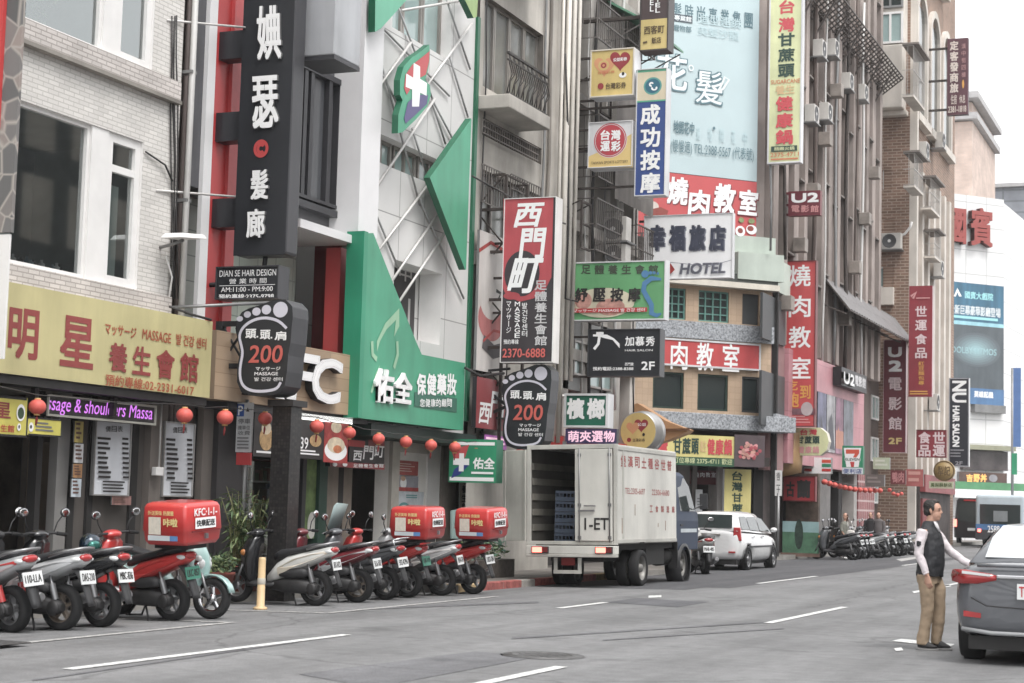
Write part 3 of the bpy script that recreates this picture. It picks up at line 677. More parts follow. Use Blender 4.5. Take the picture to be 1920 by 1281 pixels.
# window wall: mullions and panes
ug0 = fa.U(440,300)
for z in (fa.Z(640,10), fa.Z(640,70), fa.Z(640,145)):
    b = MB(); b.fbox(fa, fa.U(560,100), ur0-.002, z-.05, z+.05, -.35, -.2, gdk); b.build('transom', bb)
zt, zm = fa.Z(610,125), fa.Z(610,372)
for x in (551,582,592,604,638,657):
    b = MB(); u = fa.U(x,250); b.fbox(fa, u-.06, u+.06, zm, zt, -.345, -.22, gdk); b.build('mullion', bb)
for x0,x1 in ((530,551),(553,582),(607,637)):
    b = MB(); b.fbox(fa, fa.U(x0,250)+.07, fa.U(x1,250)-.07, zm+.05, zt-.06, -.345, -.31, gglass); b.build('pane', bb)
b = MB(); b.fbox(fa, fa.U(582,250), ur0-.003, fa.Z(620,392)-.06, fa.Z(620,392)+.06, -.35, -.18, gdk); b.fbox(fa, fa.U(582,250), ur0-.003, zm-.05, zm+.01, -.346, -.2, gdk); b.build('transom', bb)
# box sign shell behind the black sign (light grey)
q = thing('blank_sign_box', 'plain light grey box sign jutting out beside the black salon sign', 'sign', fa.p(26.6, 9, 0)); b = MB()
fq = perp(24.6); b.fbox(fq, fq.U(556,60), fq.U(628,60), fq.Z(600,104), 14, -.9, 0, mat('sign_light_grey', (168,170,174), .4, var=.04)); b.build('panel', q, bevel=.02)
b = MB(); b.fbox(fq, fq.U(556,60), fq.U(628,60), fq.Z(600,112), fq.Z(600,104)-.003, -.9, -.01, gdk); b.build('underside', q)
# recess under the frame: glass blocks, reds
gb = tiles('glass_blocks', (196,204,194), (150,160,152), .62, .42, (0,1), .012, .25, .08, offset=0, bump=.1, dirt=.05)
fr_ = Fr((FX-.92,0,0),(0,1))
b = MB(); b.fbox(fr_, fa.U(440,500), fa.U(636,560), zk-.4, zs, -.2, 0, gb); b.build('glass_block_wall', bb)
b = MB(); u = fa.U(634,560,-.4); b.fbox(fa, u, u+.1, zk-.4, zs-.003, -.93, -.41, redd); b.build('dark_red_jamb', bb)
b = MB(); b.fbox(fa, fa.U(636,560,-.1), uB1-.01, zk-.4, fa.Z(655,466), -.4, -.1, mat('jamb_red', (204,66,66), .45, var=.04)); b.build('red_jamb', bb)
# wooden fascia with white letters
wood = tiles('wood_boards', (182,154,124), (150,124,98), 2.6, .21, (0,1), .006, .55, .1, bump=.15, dirt=.06)
fk = Fr((FX+.3,0,0),(0,1))
uv = (fk.U(404,680), fk.U(675,720), (fk.Z(440,752)+fk.Z(674,782))/2, (fk.Z(555,648)+fk.Z(674,668))/2)
s = Sign('wood_fascia_sign', 'wood-boarded fascia sign with big white raised letters of a fried chicken shop', fk, None, .35, wood, mat('wood_edge', (150,128,104), .6), uv=uv)
s.t((471,657,538,745), 'K', ink_w, .06, skew=.12, ext=.14, ms=ink); s.t((541,662,596,752), 'F', ink_w, .07, skew=.12, ext=.14, ms=ink); s.t((584,671,640,757), 'C', ink_w, .08, skew=.12, ext=.14, ms=ink)
s.done()
# street-level shop under it
ck = thing('chicken_shop', 'glass shop front with lit menu boards under the wooden fascia', 'shop front', (FX-.3,26,.06))
zc = uv[2]
b = MB(); b.fbox(fa, uG+.7, uB1, zc-.12, zc+.5, -3.5, .2, gdk); b.build('ceiling_panel', ck)
b = MB(); fbk = Fr((FX-3.2,0,0),(0,1)); b.fbox(fbk, 22, 31, .06, 3.2, -.2, 0, mat('shop_back', (112,102,94), .7, var=.45, scale=1.2)); b.build('rear_wall', ck)
for x0, x1, m in ((440,452,gdk),(544,556,gblk),(565,572,gdk),(597,612,mat('green_post', (40,72,60), .5)),(612,632,mat('stone_post', (132,120,108), .7, var=.2)),(632,642,gblk)):
    b = MB(); f_ = Fr((FX-.5,0,0),(0,1)); b.fbox(f_, f_.U(x0,920), f_.U(x1,920), .07, zc-.1, -.25, .02, m); b.build('pillar', ck)
f_ = Fr((FX-.62,0,0),(0,1))
for x0, x1 in ((453,543),(573,596)):
    b = MB(); b.fquad(f_, f_.U(x0,920), f_.U(x1,920), .1, zc-.1, 0, glass_c); b.build('pane', ck, fix=False)
s = Sign('green_banner', 'tall green picture panel standing between black shop posts', Fr((FX-.55,0,0),(0,1)), (573,862,597,1010), .03, mat('banner_green', (120,150,84), .6, var=.4, scale=3), grey_m, cat='banner'); s.el((576,960,592,1010), mat('banner_white', (214,214,206), .6)); s.done('picture')
# shelves with goods seen through the glass
q = thing('goods_shelf', 'shop shelves of small goods behind the glass beside the pot plant', 'shelf', (FX-1.5,23.5,.06)); 
fsf = Fr((FX-1.3,0,0),(0,1)); b = MB()
for z in (.5,.95,1.4,1.8): b.fbox(fsf, fsf.U(450,920), fsf.U(505,920), z, z+.03, -.4, 0, white_p)
b.build('shelf_board', q); b = MB()
for z in (.5,.95,1.4,1.8):
    for i in range(12):
        u = fsf.U(450,920)+.05+i*.14; h_ = random.uniform(.12,.3); c_ = random.choice([(190,180,160),(120,130,90),(170,90,70),(90,100,110),(210,210,200)])
        b.fbox(fsf, u, u+.1, z+.03, z+.03+h_, -.2, -.05, mat('goods_%d' % sum(c_), c_, .6))
tag(b.build('goods', q), kind='stuff')
# menu boards
mb_ = mat('menu_black', (44,40,40), .4, var=.1)
fm = Fr((FX+.15,0,0),(0,1))
uv = (fm.U(476,820), fm.U(516,820), fm.Z(500,857), fm.Z(500,772))
s = Sign('menu_board', 'dark hanging menu board with a picture of tan food behind a lantern', fm, None, .1, mb_, black_p, uv=uv, cat='menu board')
tan_ = mat('food_tan', (196,158,104), .6, var=.35, scale=9); creamf = mat('food_cream', (222,206,176), .6, var=.2, scale=9); redf = mat('food_red', (180,60,56), .6, var=.3, scale=6)
s.el((486,800,512,845), tan_); s.el((490,790,508,815), creamf); s.r((480,846,514,850), ink_w); s.done('food_picture')
uv = (fm.U(543,830), fm.U(652,842), fm.Z(600,862), fm.Z(600,790))
s = Sign('menu_board', 'long dark menu board with a bowl of food on red between the lanterns', fm, None, .1, mb_, black_p, uv=uv, cat='menu board')
s.r((607,789,652,868), redf); s.el((608,826,650,864), ink_w); s.el((613,820,646,850), creamf); s.el((620,790,640,812), creamf); s.el((624,835,640,850), mat('food_orange',(206,120,70),.6,var=.3,scale=9)); s.el((580,815,602,838), tan_); s.el((545,790,558,846), tan_)
s.t((562,820,577,842), '39', ink_w, .03); s.lines((562,844,598,856), 2, ink_w, .5); s.done('food_picture')
b = MB(); b.fbox(fm, uv[0]-.05, uv[1]+.05, uv[3]+.003, uv[3]+.1, -.12, .05, mat('menu_light', (235,235,230), .5, var=0, emit=1.2)); b.build('light_hood', s.root)
# black mosaic column that carries the foot sign
fcol = perp(23.9); q = thing('mosaic_column', 'black speckled square column at the kerb carrying the foot-shaped sign', 'column', fcol.p(fcol.U(523,900), -.05, -.17))
b = MB(); u0, u1 = fcol.U(506,900), fcol.U(541,900); mos = tiles('black_mosaic', (60,56,54), (40,38,38), .05, .05, (1,.6), .006, .35, .5, c2=(30,30,32), offset=0, bump=.2)
b.fbox(fcol, u0, u1, -.05, fcol.Z(530,762), -.34, 0, mos); b.build('shaft', q)
b = MB(); b.fbox(fcol, u0-.06, u1+.06, fcol.Z(530,762)+.002, fcol.Z(530,750), -.4, .06, dark_m); b.build('cap', q)
# ================================================================== pharmacy with its white panels and green fins
ph = thing('pharmacy_building', 'white panelled building crossed by thin rods with green fins and a cross emblem', 'building', (FX,31.4,0))
uC0, uC1 = uB1+.03, fa.U(884,300)
wpan = tiles('white_panels', (214,213,211), (150,149,147), 1.12, 1.75, (0,1), .012, .45, .03, offset=0, bump=.15, dirt=.05)
grn = mat('fin_green', (52,158,120), .4, var=.05); grn_d = mat('fin_green_dark', (22,104,74), .4, var=.04); grn_l = mat('fin_green_light', (92,180,146), .45, var=.05); lime = mat('fin_lime', (150,180,100), .4)
def H(y, xa, xb):  # storey band height from a pixel row near the facade's middle
    return fa.Z((xa+xb)/2, y)
wA = (fa.U(735,60), fa.U(846,60), fa.Z(790,78)-.05, 16); wBt = (uC0+.05, fa.U(845,330), fa.Z(760,325), fa.Z(760,272))
zr = fa.Z(800,505); zgb = (fa.Z(675,783)+fa.Z(870,803))/2
b = MB(); wall(b, fa, uC0, uC1, zgb-.1, 16, [(wA[0],wA[1],wA[2],15.9), wBt, (fa.U(738,540), fa.U(828,540), fa.Z(790,640), zr)], .5, 0, wpan, white_p)
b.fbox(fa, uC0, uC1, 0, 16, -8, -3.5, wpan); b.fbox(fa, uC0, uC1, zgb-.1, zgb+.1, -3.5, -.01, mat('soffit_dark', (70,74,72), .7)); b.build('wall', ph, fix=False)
b = MB(); b.fbox(fa, fa.U(738,540)-.3, fa.U(790,540), fa.Z(790,640)-.2, zr+.1, -1.0, -.55, mat('recess_panel', (66,62,64), .6)); b.fbox(fa, fa.U(790,540)+.005, fa.U(830,540)+.3, fa.Z(790,640)-.2, zr+.1, -.9, -.52, wpan); b.build('recess', ph)
s = Sign('window_sign', 'dark sign with a faded white mark deep in the recess behind the green triangle', Fr((FX-.5,0,0),(0,1)), (738,495,778,630), .03, mat('recess_panel', (66,62,64), .6), black_p)
s.t((748,500,772,528), '中', mat('faint_letter', (190,186,184), .6), .05); s.r((764,560,768,630), mat('faint_letter', (190,186,184), .6)); s.done()
al = mat('window_alu', (150,144,138), .4, .4, var=.1)
n = 4
for i in range(3):
    a = wA[0]+(wA[1]-wA[0])*i/3; e = wA[0]+(wA[1]-wA[0])*(i+1)/3
    window(ph, fa, a+.01, e-.01, wA[2], 15.85, -.25, al, glass_l, .07, rows=(.55,))
for x0, x1 in ((690,712),(714,754),(757,800),(803,846)):
    window(ph, fa, max(fa.U(x0,300), wBt[0])+.01, min(fa.U(x1,300), wBt[1])-.01, wBt[2]+.002, wBt[3]-.002, -.25, al, glass_l, .07, cols=(.5,) if x0 > 700 else ())
# rods
rods = [((705,78),(790,385)),((752,20),(872,0)),((748,10),(815,190)),((884,45),(790,175)),((770,80),(690,165)),((815,185),(690,360)),((840,0),(884,130)),((845,105),(880,220)),((775,240),(800,320)),((690,372),(750,505)),((872,300),(812,185)),((690,490),(830,310)),((835,380),(725,540)),((835,435),(748,565)),((790,375),(872,560)),((845,180),(690,30)),((720,140),(757,215)),((838,270),(812,190))]
for p, q in rods:
    d = (q[0]-p[0], q[1]-p[1]); L = sqrt(d[0]**2+d[1]**2)
    if L < 40: continue
    A, B = fa.px(*p, .08), fa.px(*q, .08); r_ = .027 if d[0]*d[1] < 0 else .022
    cl = lambda t: (min(max(t[0], uC0+.03), uC1-.03), t[1])
    A, B = cl(A), cl(B)
    b = MB(); b.tube([fa.p(A[0],A[1],.09 if d[0]*d[1] < 0 else .05), fa.p(B[0],B[1],.09 if d[0]*d[1] < 0 else .05)], r_, 8, steel_w if d[0]*d[1] < 0 else mat('rod_grey', (168,168,168), .4, .4)); b.build('brace_rod', ph)
# green fin along the far edge and triangles
b = MB(); b.fbox(fa, uC1+.002, uC1+.14, fa.Z(872,790), fa.Z(890,30), -.2, .06, grn_d); b.fbox(fa, uC1+.142, uC1+.2, fa.Z(872,790), fa.Z(890,34), -.3, .03, steel_w); b.build('edge_fin', ph)
ff = Fr((FX+.45,0,0),(0,1))
def fin(pts, name, label, d=.14, m=grn, ms=grn_d):
    q = MB(); q.fpoly(ff, [ff.px(*p) for p in pts], -d, 0, m, ms); q.build(name, ph, fix=False)
fin([(703,60),(714,54),(768,-6),(704,-10)], 'green_fin', '', m=grn_l); fin([(868,-8),(897,-10),(894,32),(888,34)], 'lime_fin', '', m=lime, ms=grn_d)
fin([(884,222),(806,333),(872,506),(874,506)], 'green_fin', '')
big = [(684,437),(700,437),(780,640),(791,665),(872,681),(870,803),(674,784)]
uvb = [ff.px(*p) for p in big]; uvb[0] = (uvb[6][0], uvb[0][1]); uvb[5] = (uvb[4][0], uvb[6][1]); 
s = Sign('pharmacy_sign', 'huge green pharmacy sign rising to a point with white raised characters', ff, None, .4, grn, grn_d, uv=(uvb[6][0], uvb[4][0], uvb[6][1], uvb[0][1]), poly=None) if False else None
q = thing('pharmacy_sign', 'huge green pharmacy sign rising to a point with white raised characters', 'sign', ff.p(uvb[6][0]+2, uvb[6][1], -.2))
b = MB(); b.fpoly(ff, uvb, -.3, 0, grn, grn_d); b.build('panel', q, fix=False)
b = MB(); xs_ = uvb[0][0]; b.fbox(ff, xs_-.16, xs_-.003, uvb[6][1], uvb[0][1]+.02, -.3, .05, mat('fin_teal', (24,150,112), .4, var=.03)); b.build('side_strip', q)
s = Sign.__new__(Sign); s.fr = ff; s.n = .006; s.mb = MB(); s.emb = MB(); s.root = q
dkb = mat('sign_dark_green', (52,110,92), .5, var=0); pale = mat('sign_pale_green', (150,196,160), .5, var=.05)
s.pg([(706,640),(722,606),(748,578),(748,612),(738,632),(742,600),(724,618),(712,640),(706,660)], pale); s.pg([(694,735),(704,700),(712,684),(706,712),(697,738)], pale)
s.line([(697,640),(698,665),(706,674)], .1, pale); s.line([(744,640),(745,665),(738,690)], .1, pale)
s.r((776,741,856,768), dkb); s.t((703,692,738,756), '佑', ink_w, .07, ext=.05, ms=ink_w); s.t((740,699,772,757), '全', ink_w, .07, ext=.05, ms=ink_w)
s.row((780,701,854,741), '保健藥妝', ink_w, .06, .06); s.row((785,748,844,763), '您健康的顧問', ink_w, .03)
s.done()
# cross emblem on the facade
q = thing('cross_emblem', 'green leaf-shaped emblem with red and purple halves and a white cross', 'sign', fa.p(fa.U(780,170), fa.Z(780,250), .3))
fe = Fr((FX+.55,0,0),(0,1)); s = Sign.__new__(Sign); s.fr = fe; s.n = .006; s.mb = MB(); s.emb = MB(); s.root = q
leaf = [(805,84),(806,110),(802,135),(797,150),(806,160),(808,178),(801,200),(780,224),(755,248),(746,250),(747,215),(755,188),(750,178),(750,150),(757,125),(772,108),(790,96)]
b = MB(); b.fpoly(fe, [fe.px(*p) for p in leaf], -.13, 0, grn, grn_d); b.build('panel', q, fix=False)
s.pg([(805,96),(804,115),(798,140),(780,150),(762,178),(757,165),(760,140),(772,122),(790,108)], mat('emblem_red', (196,74,78), .5, var=0)); s.pg([(757,222),(764,192),(780,178),(802,178),(800,195),(780,214),(760,232)], mat('emblem_purple', (92,84,132), .5, var=0))
s.pg([(775,118),(787,125),(787,148),(800,156),(799,180),(787,174),(785,200),(772,200),(772,168),(760,163),(761,138),(774,146)], ink_w); s.done()
# street level of the pharmacy
ps = thing('pharmacy_shop', 'street-level front with a pale door, posters and dark passage under the green sign', 'shop front', (FX-.3,31.4,.06))
b = MB(); b.fbox(fa, uC0, uC1+.1, zgb-.35, zgb-.12, -3.4, .25, mat('canopy_edge', (44,64,58), .5)); b.build('canopy_edge', ps)
f_ = Fr((FX-.6,0,0),(0,1)); b = MB(); b.fbox(f_, f_.U(728,900), uC1+.1, .06, zgb-.34, -.3, 0, mat('pale_wall', (238,235,229), .6, var=.08)); b.build('wall', ps)
b = MB(); b.fbox(f_, f_.U(728,900), f_.U(742,900), .06, zgb-.36, .002, .08, mat('door_beige', (190,184,174), .6)); b.fbox(f_, f_.U(742,820)+.002, f_.U(800,820), zgb-.55, zgb-.36, .002, .06, mat('door_beige', (190,184,174), .6)); b.fbox(f_, f_.U(798,900), f_.U(848,900), .8, zgb-.36, .002, .04, white_p); b.build('door_frame', ps)
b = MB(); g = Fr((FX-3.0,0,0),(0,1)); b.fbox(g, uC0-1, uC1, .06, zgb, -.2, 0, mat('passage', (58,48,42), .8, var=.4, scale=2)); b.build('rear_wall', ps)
b = MB(); b.fbox(f_, f_.U(638,900), f_.U(656,900), .06, zgb-.36, -.2, .05, mat('stone_post', (132,120,108), .7)); b.build('pillar', ps); b = MB(); b.fbox(f_, f_.U(846,900), f_.U(853,900), .06, zgb-.36, .003, .1, alu); b.build('pillar', ps)
s = Sign('passage_sign', 'black hanging sign with white brush characters over the dark passage', Fr((FX-.1,0,0),(0,1)), (655,826,721,868), .1, mat('sign_black', (52,44,46), .5), black_p)
s.r((655,826,684,838), ink_r); s.r((690,826,721,838), mat('sign_dull_red', (150,60,62), .5)); s.t((662,845,678,864), '西', ink_w, .05, .15); s.t((681,836,700,862), '門', ink_w, .05, .15); s.t((702,836,719,858), '町', ink_w, .05, .15); s.done()
s = Sign('passage_sign', 'narrow red strip sign with white characters under the black brush sign', Fr((FX-.1,0,0),(0,1)), (619,868,721,878), .1, mat('sign_dull_red', (150,60,62), .5), black_p)
s.row((662,870,718,877), '足體養生會館', ink_w, .03); s.el((622,867,631,875), ink_w); s.el((641,867,650,875), ink_w); s.done()
for i, (bx, c_, lab) in enumerate((((739,864,784,891),(178,74,68),'red notice with pale print on the pale wall beside the passage'),((738,892,784,921),(150,150,160),'picture poster of a white coat below the red notice'),((745,922,794,966),(206,212,218),'pale blue-white notice with a round teal stamp on the shop wall'))):
    s = Sign('wall_poster', lab, Fr((FX-.56,0,0),(0,1)), bx, .02, mat('notice_%d' % i, c_, .6, var=.15, scale=5), grey_m, cat='poster')
    x0,y0,x1,y1 = bx
    if i == 0: s.lines((x0+6,y0+5,x1-6,y1-4), 4, mat('notice_print', (220,190,180), .6), .35)
    if i == 1: s.el((x0+12,y0+2,x0+24,y1-4), ink_w); s.el((x0+13,y0,x0+22,y0+10), mat('skin_print', (200,160,130), .6)); s.r((x0,y1-7,x1,y1), redf)
    if i == 2: s.el((x0+2,y1-24,x0+22,y1-6), mat('stamp_teal', (92,160,160), .6)); s.el((x0+5,y1-19,x0+19,y1-11), ink_w); s.lines((x0+16,y0+6,x1-8,y0+14), 2, mat('stamp_teal', (92,160,160), .6))
    s.done()
# green cross sign facing down the street
fp = perp(32.6)
gp = mat('sign_emerald', (32,146,104), .45, var=.04)
s = Sign('cross_sign', 'square green sign with a white cross and red and blue leaf, by the lanterns', fp, (842,824,930,905), .35, gp, mat('sign_emerald_dark', (26,110,80), .45))
s.r((846,829,928,835), ink_w); s.r((843,895,926,902), ink_w); s.pg([(846,842),(858,840),(880,834),(872,858),(852,862)], mat('emblem_red', (196,74,78), .5, var=0)); s.pg([(846,897),(852,880),(876,864),(880,872),(862,890)], mat('emblem_blue', (50,66,140), .5, var=0))
s.r((861,850,870,884), ink_w); s.r((850,860,880,872), ink_w); s.t((887,858,928,880), '佑全', ink_w, .06); s.lines((884,885,926,890), 1, ink_w, .8, (.9,1)); s.done()

# ================================================================== beige concrete block with balconies
conc = mat('beige_concrete', (194,188,179), .9, var=.18, scale=1.3, streak=.5, bump=.15)
conc_d = mat('grimy_concrete', (140,132,124), .9, var=.2, scale=1.6, streak=.45, bump=.15)
bd = thing('concrete_building', 'beige concrete block with broad balcony slabs and wavy railings behind the brush sign', 'building', (FX,36,0))
uD0, uD1 = uC1+.22, fa.U(1046,300)
zA = fa.Z(960,222); zB = fa.Z(960,180+330); 
flr = zA - (fa.Z(960,345)); 
wins = []
hw = (uD0+.25, fa.U(1008,150)+.3, zA+.35, zA+2.35)
hv = (uD0+.3, fa.U(1010,260)+.2, fa.Z(950,276), fa.Z(950,244))
hl = (uD0+.3, fa.U(1008,345)+.3, fa.Z(950,390)-.8, fa.Z(950,338))
b = MB(); wall(b, fa, uD0, uD1, 0, 18, [hw, hv, hl, (hw[0],hw[1],hw[2]+3.3,hw[3]+3.3)], .3, 0, conc, conc_d); b.fbox(fa, uD0, uD1, 0, 18, -9, -.8, conc_d); b.quad(fa.p(uD1,0,0),fa.p(uD1,0,-9),fa.p(uD1,18,-9),fa.p(uD1,18,0),conc_d); b.build('wall', bd, fix=False)
uDb = fa.U(1028,225,.7)
for z, pr in ((zA,.75), (zA+3.3,.75), (zA-3.35,.12)):
    b = MB(); b.fbox(fa, uD0, uDb, z-.22, z+.08, .002, pr, conc); b.build('balcony_slab', bd, bevel=.02)
for h in (hw, (hw[0],hw[1],hw[2]+3.3,hw[3]+3.3), hl):
    k = 4
    for i in range(k):
        window(bd, fa, h[0]+(h[1]-h[0])*i/k+.01, h[0]+(h[1]-h[0])*(i+1)/k-.01, h[2], h[3], -.15, al, mat('dusty_glass', (120,122,118), .2, var=.2, scale=.8, spec=.7), .06)
b = MB(); b.fbox(fa, hv[0], hv[1], hv[2], hv[3], -.25, -.2, mat('vent_dark', (58,54,52), .8))
for i in range(26): b.fbox(fa, hv[0]+i*(hv[1]-hv[0])/26, hv[0]+i*(hv[1]-hv[0])/26+.03, hv[2], hv[3], -.19, -.1, conc_d)
b.build('vent_grille', bd)
iron_b = mat('railing_iron', (66,62,60), .6, .3, var=.2)
for z in (zA, zA+3.3):
    b = MB(); z0, z1 = z+.1, z+.95; n_ = .68
    b.fbox(fa, uD0, uDb-.05, z1, z1+.05, n_-.03, n_+.03, iron_b); b.fbox(fa, uD0, uDb-.05, z0, z0+.03, n_-.02, n_+.02, iron_b); b.fbox(fa, uD0, uDb-.05, z1-.14, z1-.11, n_-.02, n_+.02, iron_b)
    u = uD0; k = 0
    while u < uDb-.15:
        b.tube([fa.p(u,z0+.02,n_), fa.p(u+.05*(-1)**k,z0+.25,n_+.03), fa.p(u+.12,(z0+z1)/2,n_+.06), fa.p(u+.05,z1-.2,n_+.02), fa.p(u+.06*(-1)**k,z1,n_)], .014, 5, iron_b); u += .13; k += 1
    b.build('railing', bd)
for x, r_, y0 in ((1038,.04,300),(1052,.07,160)):
    b = MB(); u = fa.U(x,y0); b.tube([fa.p(u,3,.16), fa.p(u,16,.16)], r_, 8, mat('pipe_cream', (206,200,190), .5)); b.build('downpipe', bd)
cage_m = mat('cage_steel', (120,114,110), .6, .3, var=.25)
for x0,x1,y0,y1 in ((893,940,318,388),(948,1005,340,392),(895,1000,252,276)):
    u0,u1,z0,z1 = fa.U(x0,(y0+y1)/2),fa.U(x1,(y0+y1)/2),fa.Z((x0+x1)/2,y1),fa.Z((x0+x1)/2,y0); b = MB(); k = max(4,int((u1-u0)/.13))
    for i in range(k+1): u = u0+(u1-u0)*i/k; b.fbox(fa,u-.01,u+.01,z0,z1,.10,.12,cage_m)
    for z in (z0,(z0+z1)/2,z1): b.fbox(fa,u0,u1,z-.012,z+.012,.121,.14,cage_m)
    b.build('window_cage', bd, fix=False)
for i,(x,n_) in enumerate(((900,.06),(1012,.08),(1024,.05))):
    b = MB(); u = fa.U(x,300); b.tube([fa.p(u+.03*sin(k*2+i),3+k*1.1,n_+.02*cos(k)) for k in range(13)], .02+.012*i, 6, [dark_m,grey_m,conc_d][i]); b.build('pipe', bd)
# lower poster and steel lattice in front of it
s = Sign('big_poster', 'large red and white brush-painted poster behind the rusty steel lattice', Fr((FX+.2,0,0),(0,1)), (896,440,952,700), .06, mat('poster_white', (206,200,196), .6, var=.06), grey_m, cat='poster')
s.el((896,560,944,640), mat('poster_rose', (190,110,108), .6, var=.25, scale=3)); s.el((900,535,940,600), mat('poster_white', (206,200,196), .6)); s.line([(898,470),(920,455),(945,470)], .08, redf); s.line([(930,545),(938,550),(934,562)], .08, ink); s.line([(905,640),(925,660),(945,655)], .3, mat('poster_grey', (90,86,88), .6)); s.line([(905,640),(925,620),(945,625)], .06, redf); s.done('brush_painting')
s = Sign('shop_sign', 'dull red sign with white brush strokes half hidden behind the second foot sign', Fr((FX+.35,0,0),(0,1)), (893,712,958,806), .1, mat('sign_wine', (150,62,66), .5), black_p)
s.t((898,755,918,795), '西', ink_w, .05, .2); s.t((920,735,945,785), '門', ink_w, .05, .2); s.done()
q = thing('steel_lattice', 'rusty steel lattice tower of thin angle bars beside the tall brush sign', 'scaffold', fa.p(fa.U(915,600), 3, .6))
rust = mat('rusty_steel', (78,70,66), .7, .3, var=.3, scale=5)
f1, f2 = perp(34.6), perp(35.8)
xa, xb = f1.U(888,600), f1.U(942,600); zt, zl = f1.Z(910,330), f1.Z(910,850)
b = MB()
for f_ in (f1, f2):
    for u in (xa, xa+.28, xb): b.fbox(f_, u-.03, u+.03, zl, zt, -.03, .03, rust)
b.build('upright', q)
b = MB()
for i in range(9):
    z = zl+(zt-zl)*i/8
    b.fbox(f1, xa, xb, z-.025, z+.025, .031, .08, rust); b.fbox(f2, xa, xb, z-.02, z+.02, -.08, -.031, rust)
    for u in (xa, xb): b.box(u-.02, u+.02, 34.63, 35.77, z-.02, z+.02, rust)
b.build('cross_bar', q); b = MB()
for i in range(8):
    z, z2 = zl+(zt-zl)*i/8, zl+(zt-zl)*(i+1)/8
    b.bar(f1.p(xa,z,.1), f1.p(xb,z2,.1), .03, m=rust) if i % 2 else b.bar(f1.p(xb,z,.1), f1.p(xa,z2,.1), .03, m=rust)
b.build('diagonal_bar', q)
# wall and pavement-level clutter behind the truck
cs = thing('clothes_shop', 'pale street-level shop wall with beige boards behind the delivery truck', 'shop front', (FX-.4,36.5,.06))
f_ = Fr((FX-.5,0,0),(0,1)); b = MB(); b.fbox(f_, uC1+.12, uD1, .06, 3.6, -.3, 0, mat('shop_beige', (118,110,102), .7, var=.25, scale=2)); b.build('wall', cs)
b = MB(); b.fbox(f_, f_.U(886,930), f_.U(908,930), .3, 2.2, .003, .06, mat('board_ivory', (196,190,178), .6)); b.fbox(f_, f_.U(936,930), f_.U(1000,930), .1, 2.9, .003, .1, mat('board_cream', (190,182,170), .6)); b.build('wall_board', cs)
b = MB(); b.fbox(f_, f_.U(912,930), f_.U(930,930), .06, 2.4, .003, .05, gblk); b.build('door', cs)
s = Sign('vertical_banner', 'narrow ivory banner with black characters beneath the green cross sign', Fr((FX-.3,0,0),(0,1)), (862,905,878,960), .02, mat('board_ivory', (196,190,178), .6), grey_m, cat='banner'); s.col((865,910,876,958), '養生館', ink, .03); s.done()
# planter wall beside the last scooters
q = thing('planter_box', 'long dark planter with greenery and a pale blue-green board behind the last red scooter', 'planter', (-14.0,32.4,.06))
b = MB(); b.box(-14.3,-13.75,31.3,33.6,.06,.42,mat('planter_dark', (84,76,70), .8, var=.3, scale=8)); b.build('box', q, bevel=.01)
b = MB(); leaf_cloud(b, (-14.0,32.5,.62), (.3,1.1,.24), 420, .12, [mat('teal_leaf', (92,132,112), .6, var=.2), lf[0], lf[1]]); b.build('foliage', q, fix=False)
fpb = Fr((-14.45,0,0),(0,1)); b = MB(); P = [fpb.px(x,y) for x,y in ((848,958),(858,956),(870,953),(884,957),(898,953),(915,956),(932,956),(934,1010),(848,1010))]; b.fpoly(fpb, P, -.04, 0, mat('board_aqua', (160,188,184), .5, var=.15, scale=3)); b.build('board', q, fix=False)

# ================================================================== grimy grey block at the side street
bg_ = thing('grimy_building', 'grimy grey tenement with cage balconies and pipes before the side street', 'building', (FX,41.8,0))
uE0, uE1 = uD1+.05, fa.U(1198,300)
grime = mat('grime_wall', (168,162,155), .9, var=.2, scale=1.8, streak=.5, bump=.15); grime2 = mat('grime_pale', (192,186,179), .9, var=.18, scale=1.8, streak=.4)
b = MB(); b.fbox(fa, uE0, uE1, 3.2, 20, -9, -.6, grime)
b.build('wall', bg_)
for x0, x1, n_ in ((1066,1076,0),(1098,1110,.05),(1134,1146,.0),(1158,1168,.05),(1190,1199,.0)):
    b = MB(); b.fbox(fa, fa.U(x0,300), fa.U(x1,300), 3.2, 20, -.598, n_, grime2); b.build('pilaster', bg_)
flz = [5.2+3.15*i for i in range(5)]
for i, z in enumerate(flz):
    b = MB(); b.fbox(fa, uE0, uE1, z-.15, z+.12, -.596, .12+.01*i, grime); b.build('floor_slab', bg_)
    for x0, x1 in ((1078,1097),(1112,1133),(1170,1189)):
        a, e = fa.U(x0,300), fa.U(x1,300)
        window(bg_, fa, a, e, z+.9, z+2.4, -.45, al, mat('dusty_glass', (120,122,118), .2), .06, cols=(.5,))
cage = mat('cage_steel', (120,114,110), .6, .3, var=.25)
def cage_box(root, fr, u0, u1, z0, z1, d, m=cage, st=.14, name='cage'):
    b = MB()
    for z in (z0, (z0+z1)/2, z1): b.fbox(fr, u0, u1, z-.015, z+.015, d-.02, d+.02, m); b.fbox(fr, u0-.015, u0+.015, z-.012, z+.012, 0, d, m); b.fbox(fr, u1-.015, u1+.015, z-.012, z+.012, 0, d, m)
    k = max(2, int((u1-u0)/st))
    for i in range(k+1): u = u0+(u1-u0)*i/k; b.fbox(fr, u-.01, u+.01, z0, z1, d-.01, d+.01, m)
    k = max(2, int(d/st))
    for i in range(1, k): n = d*i/k; b.fbox(fr, u0-.01, u0+.01, z0, z1, n-.01, n+.01, m); b.fbox(fr, u1-.01, u1+.01, z0, z1, n-.01, n+.01, m)
    b.build(name, root, fix=False)
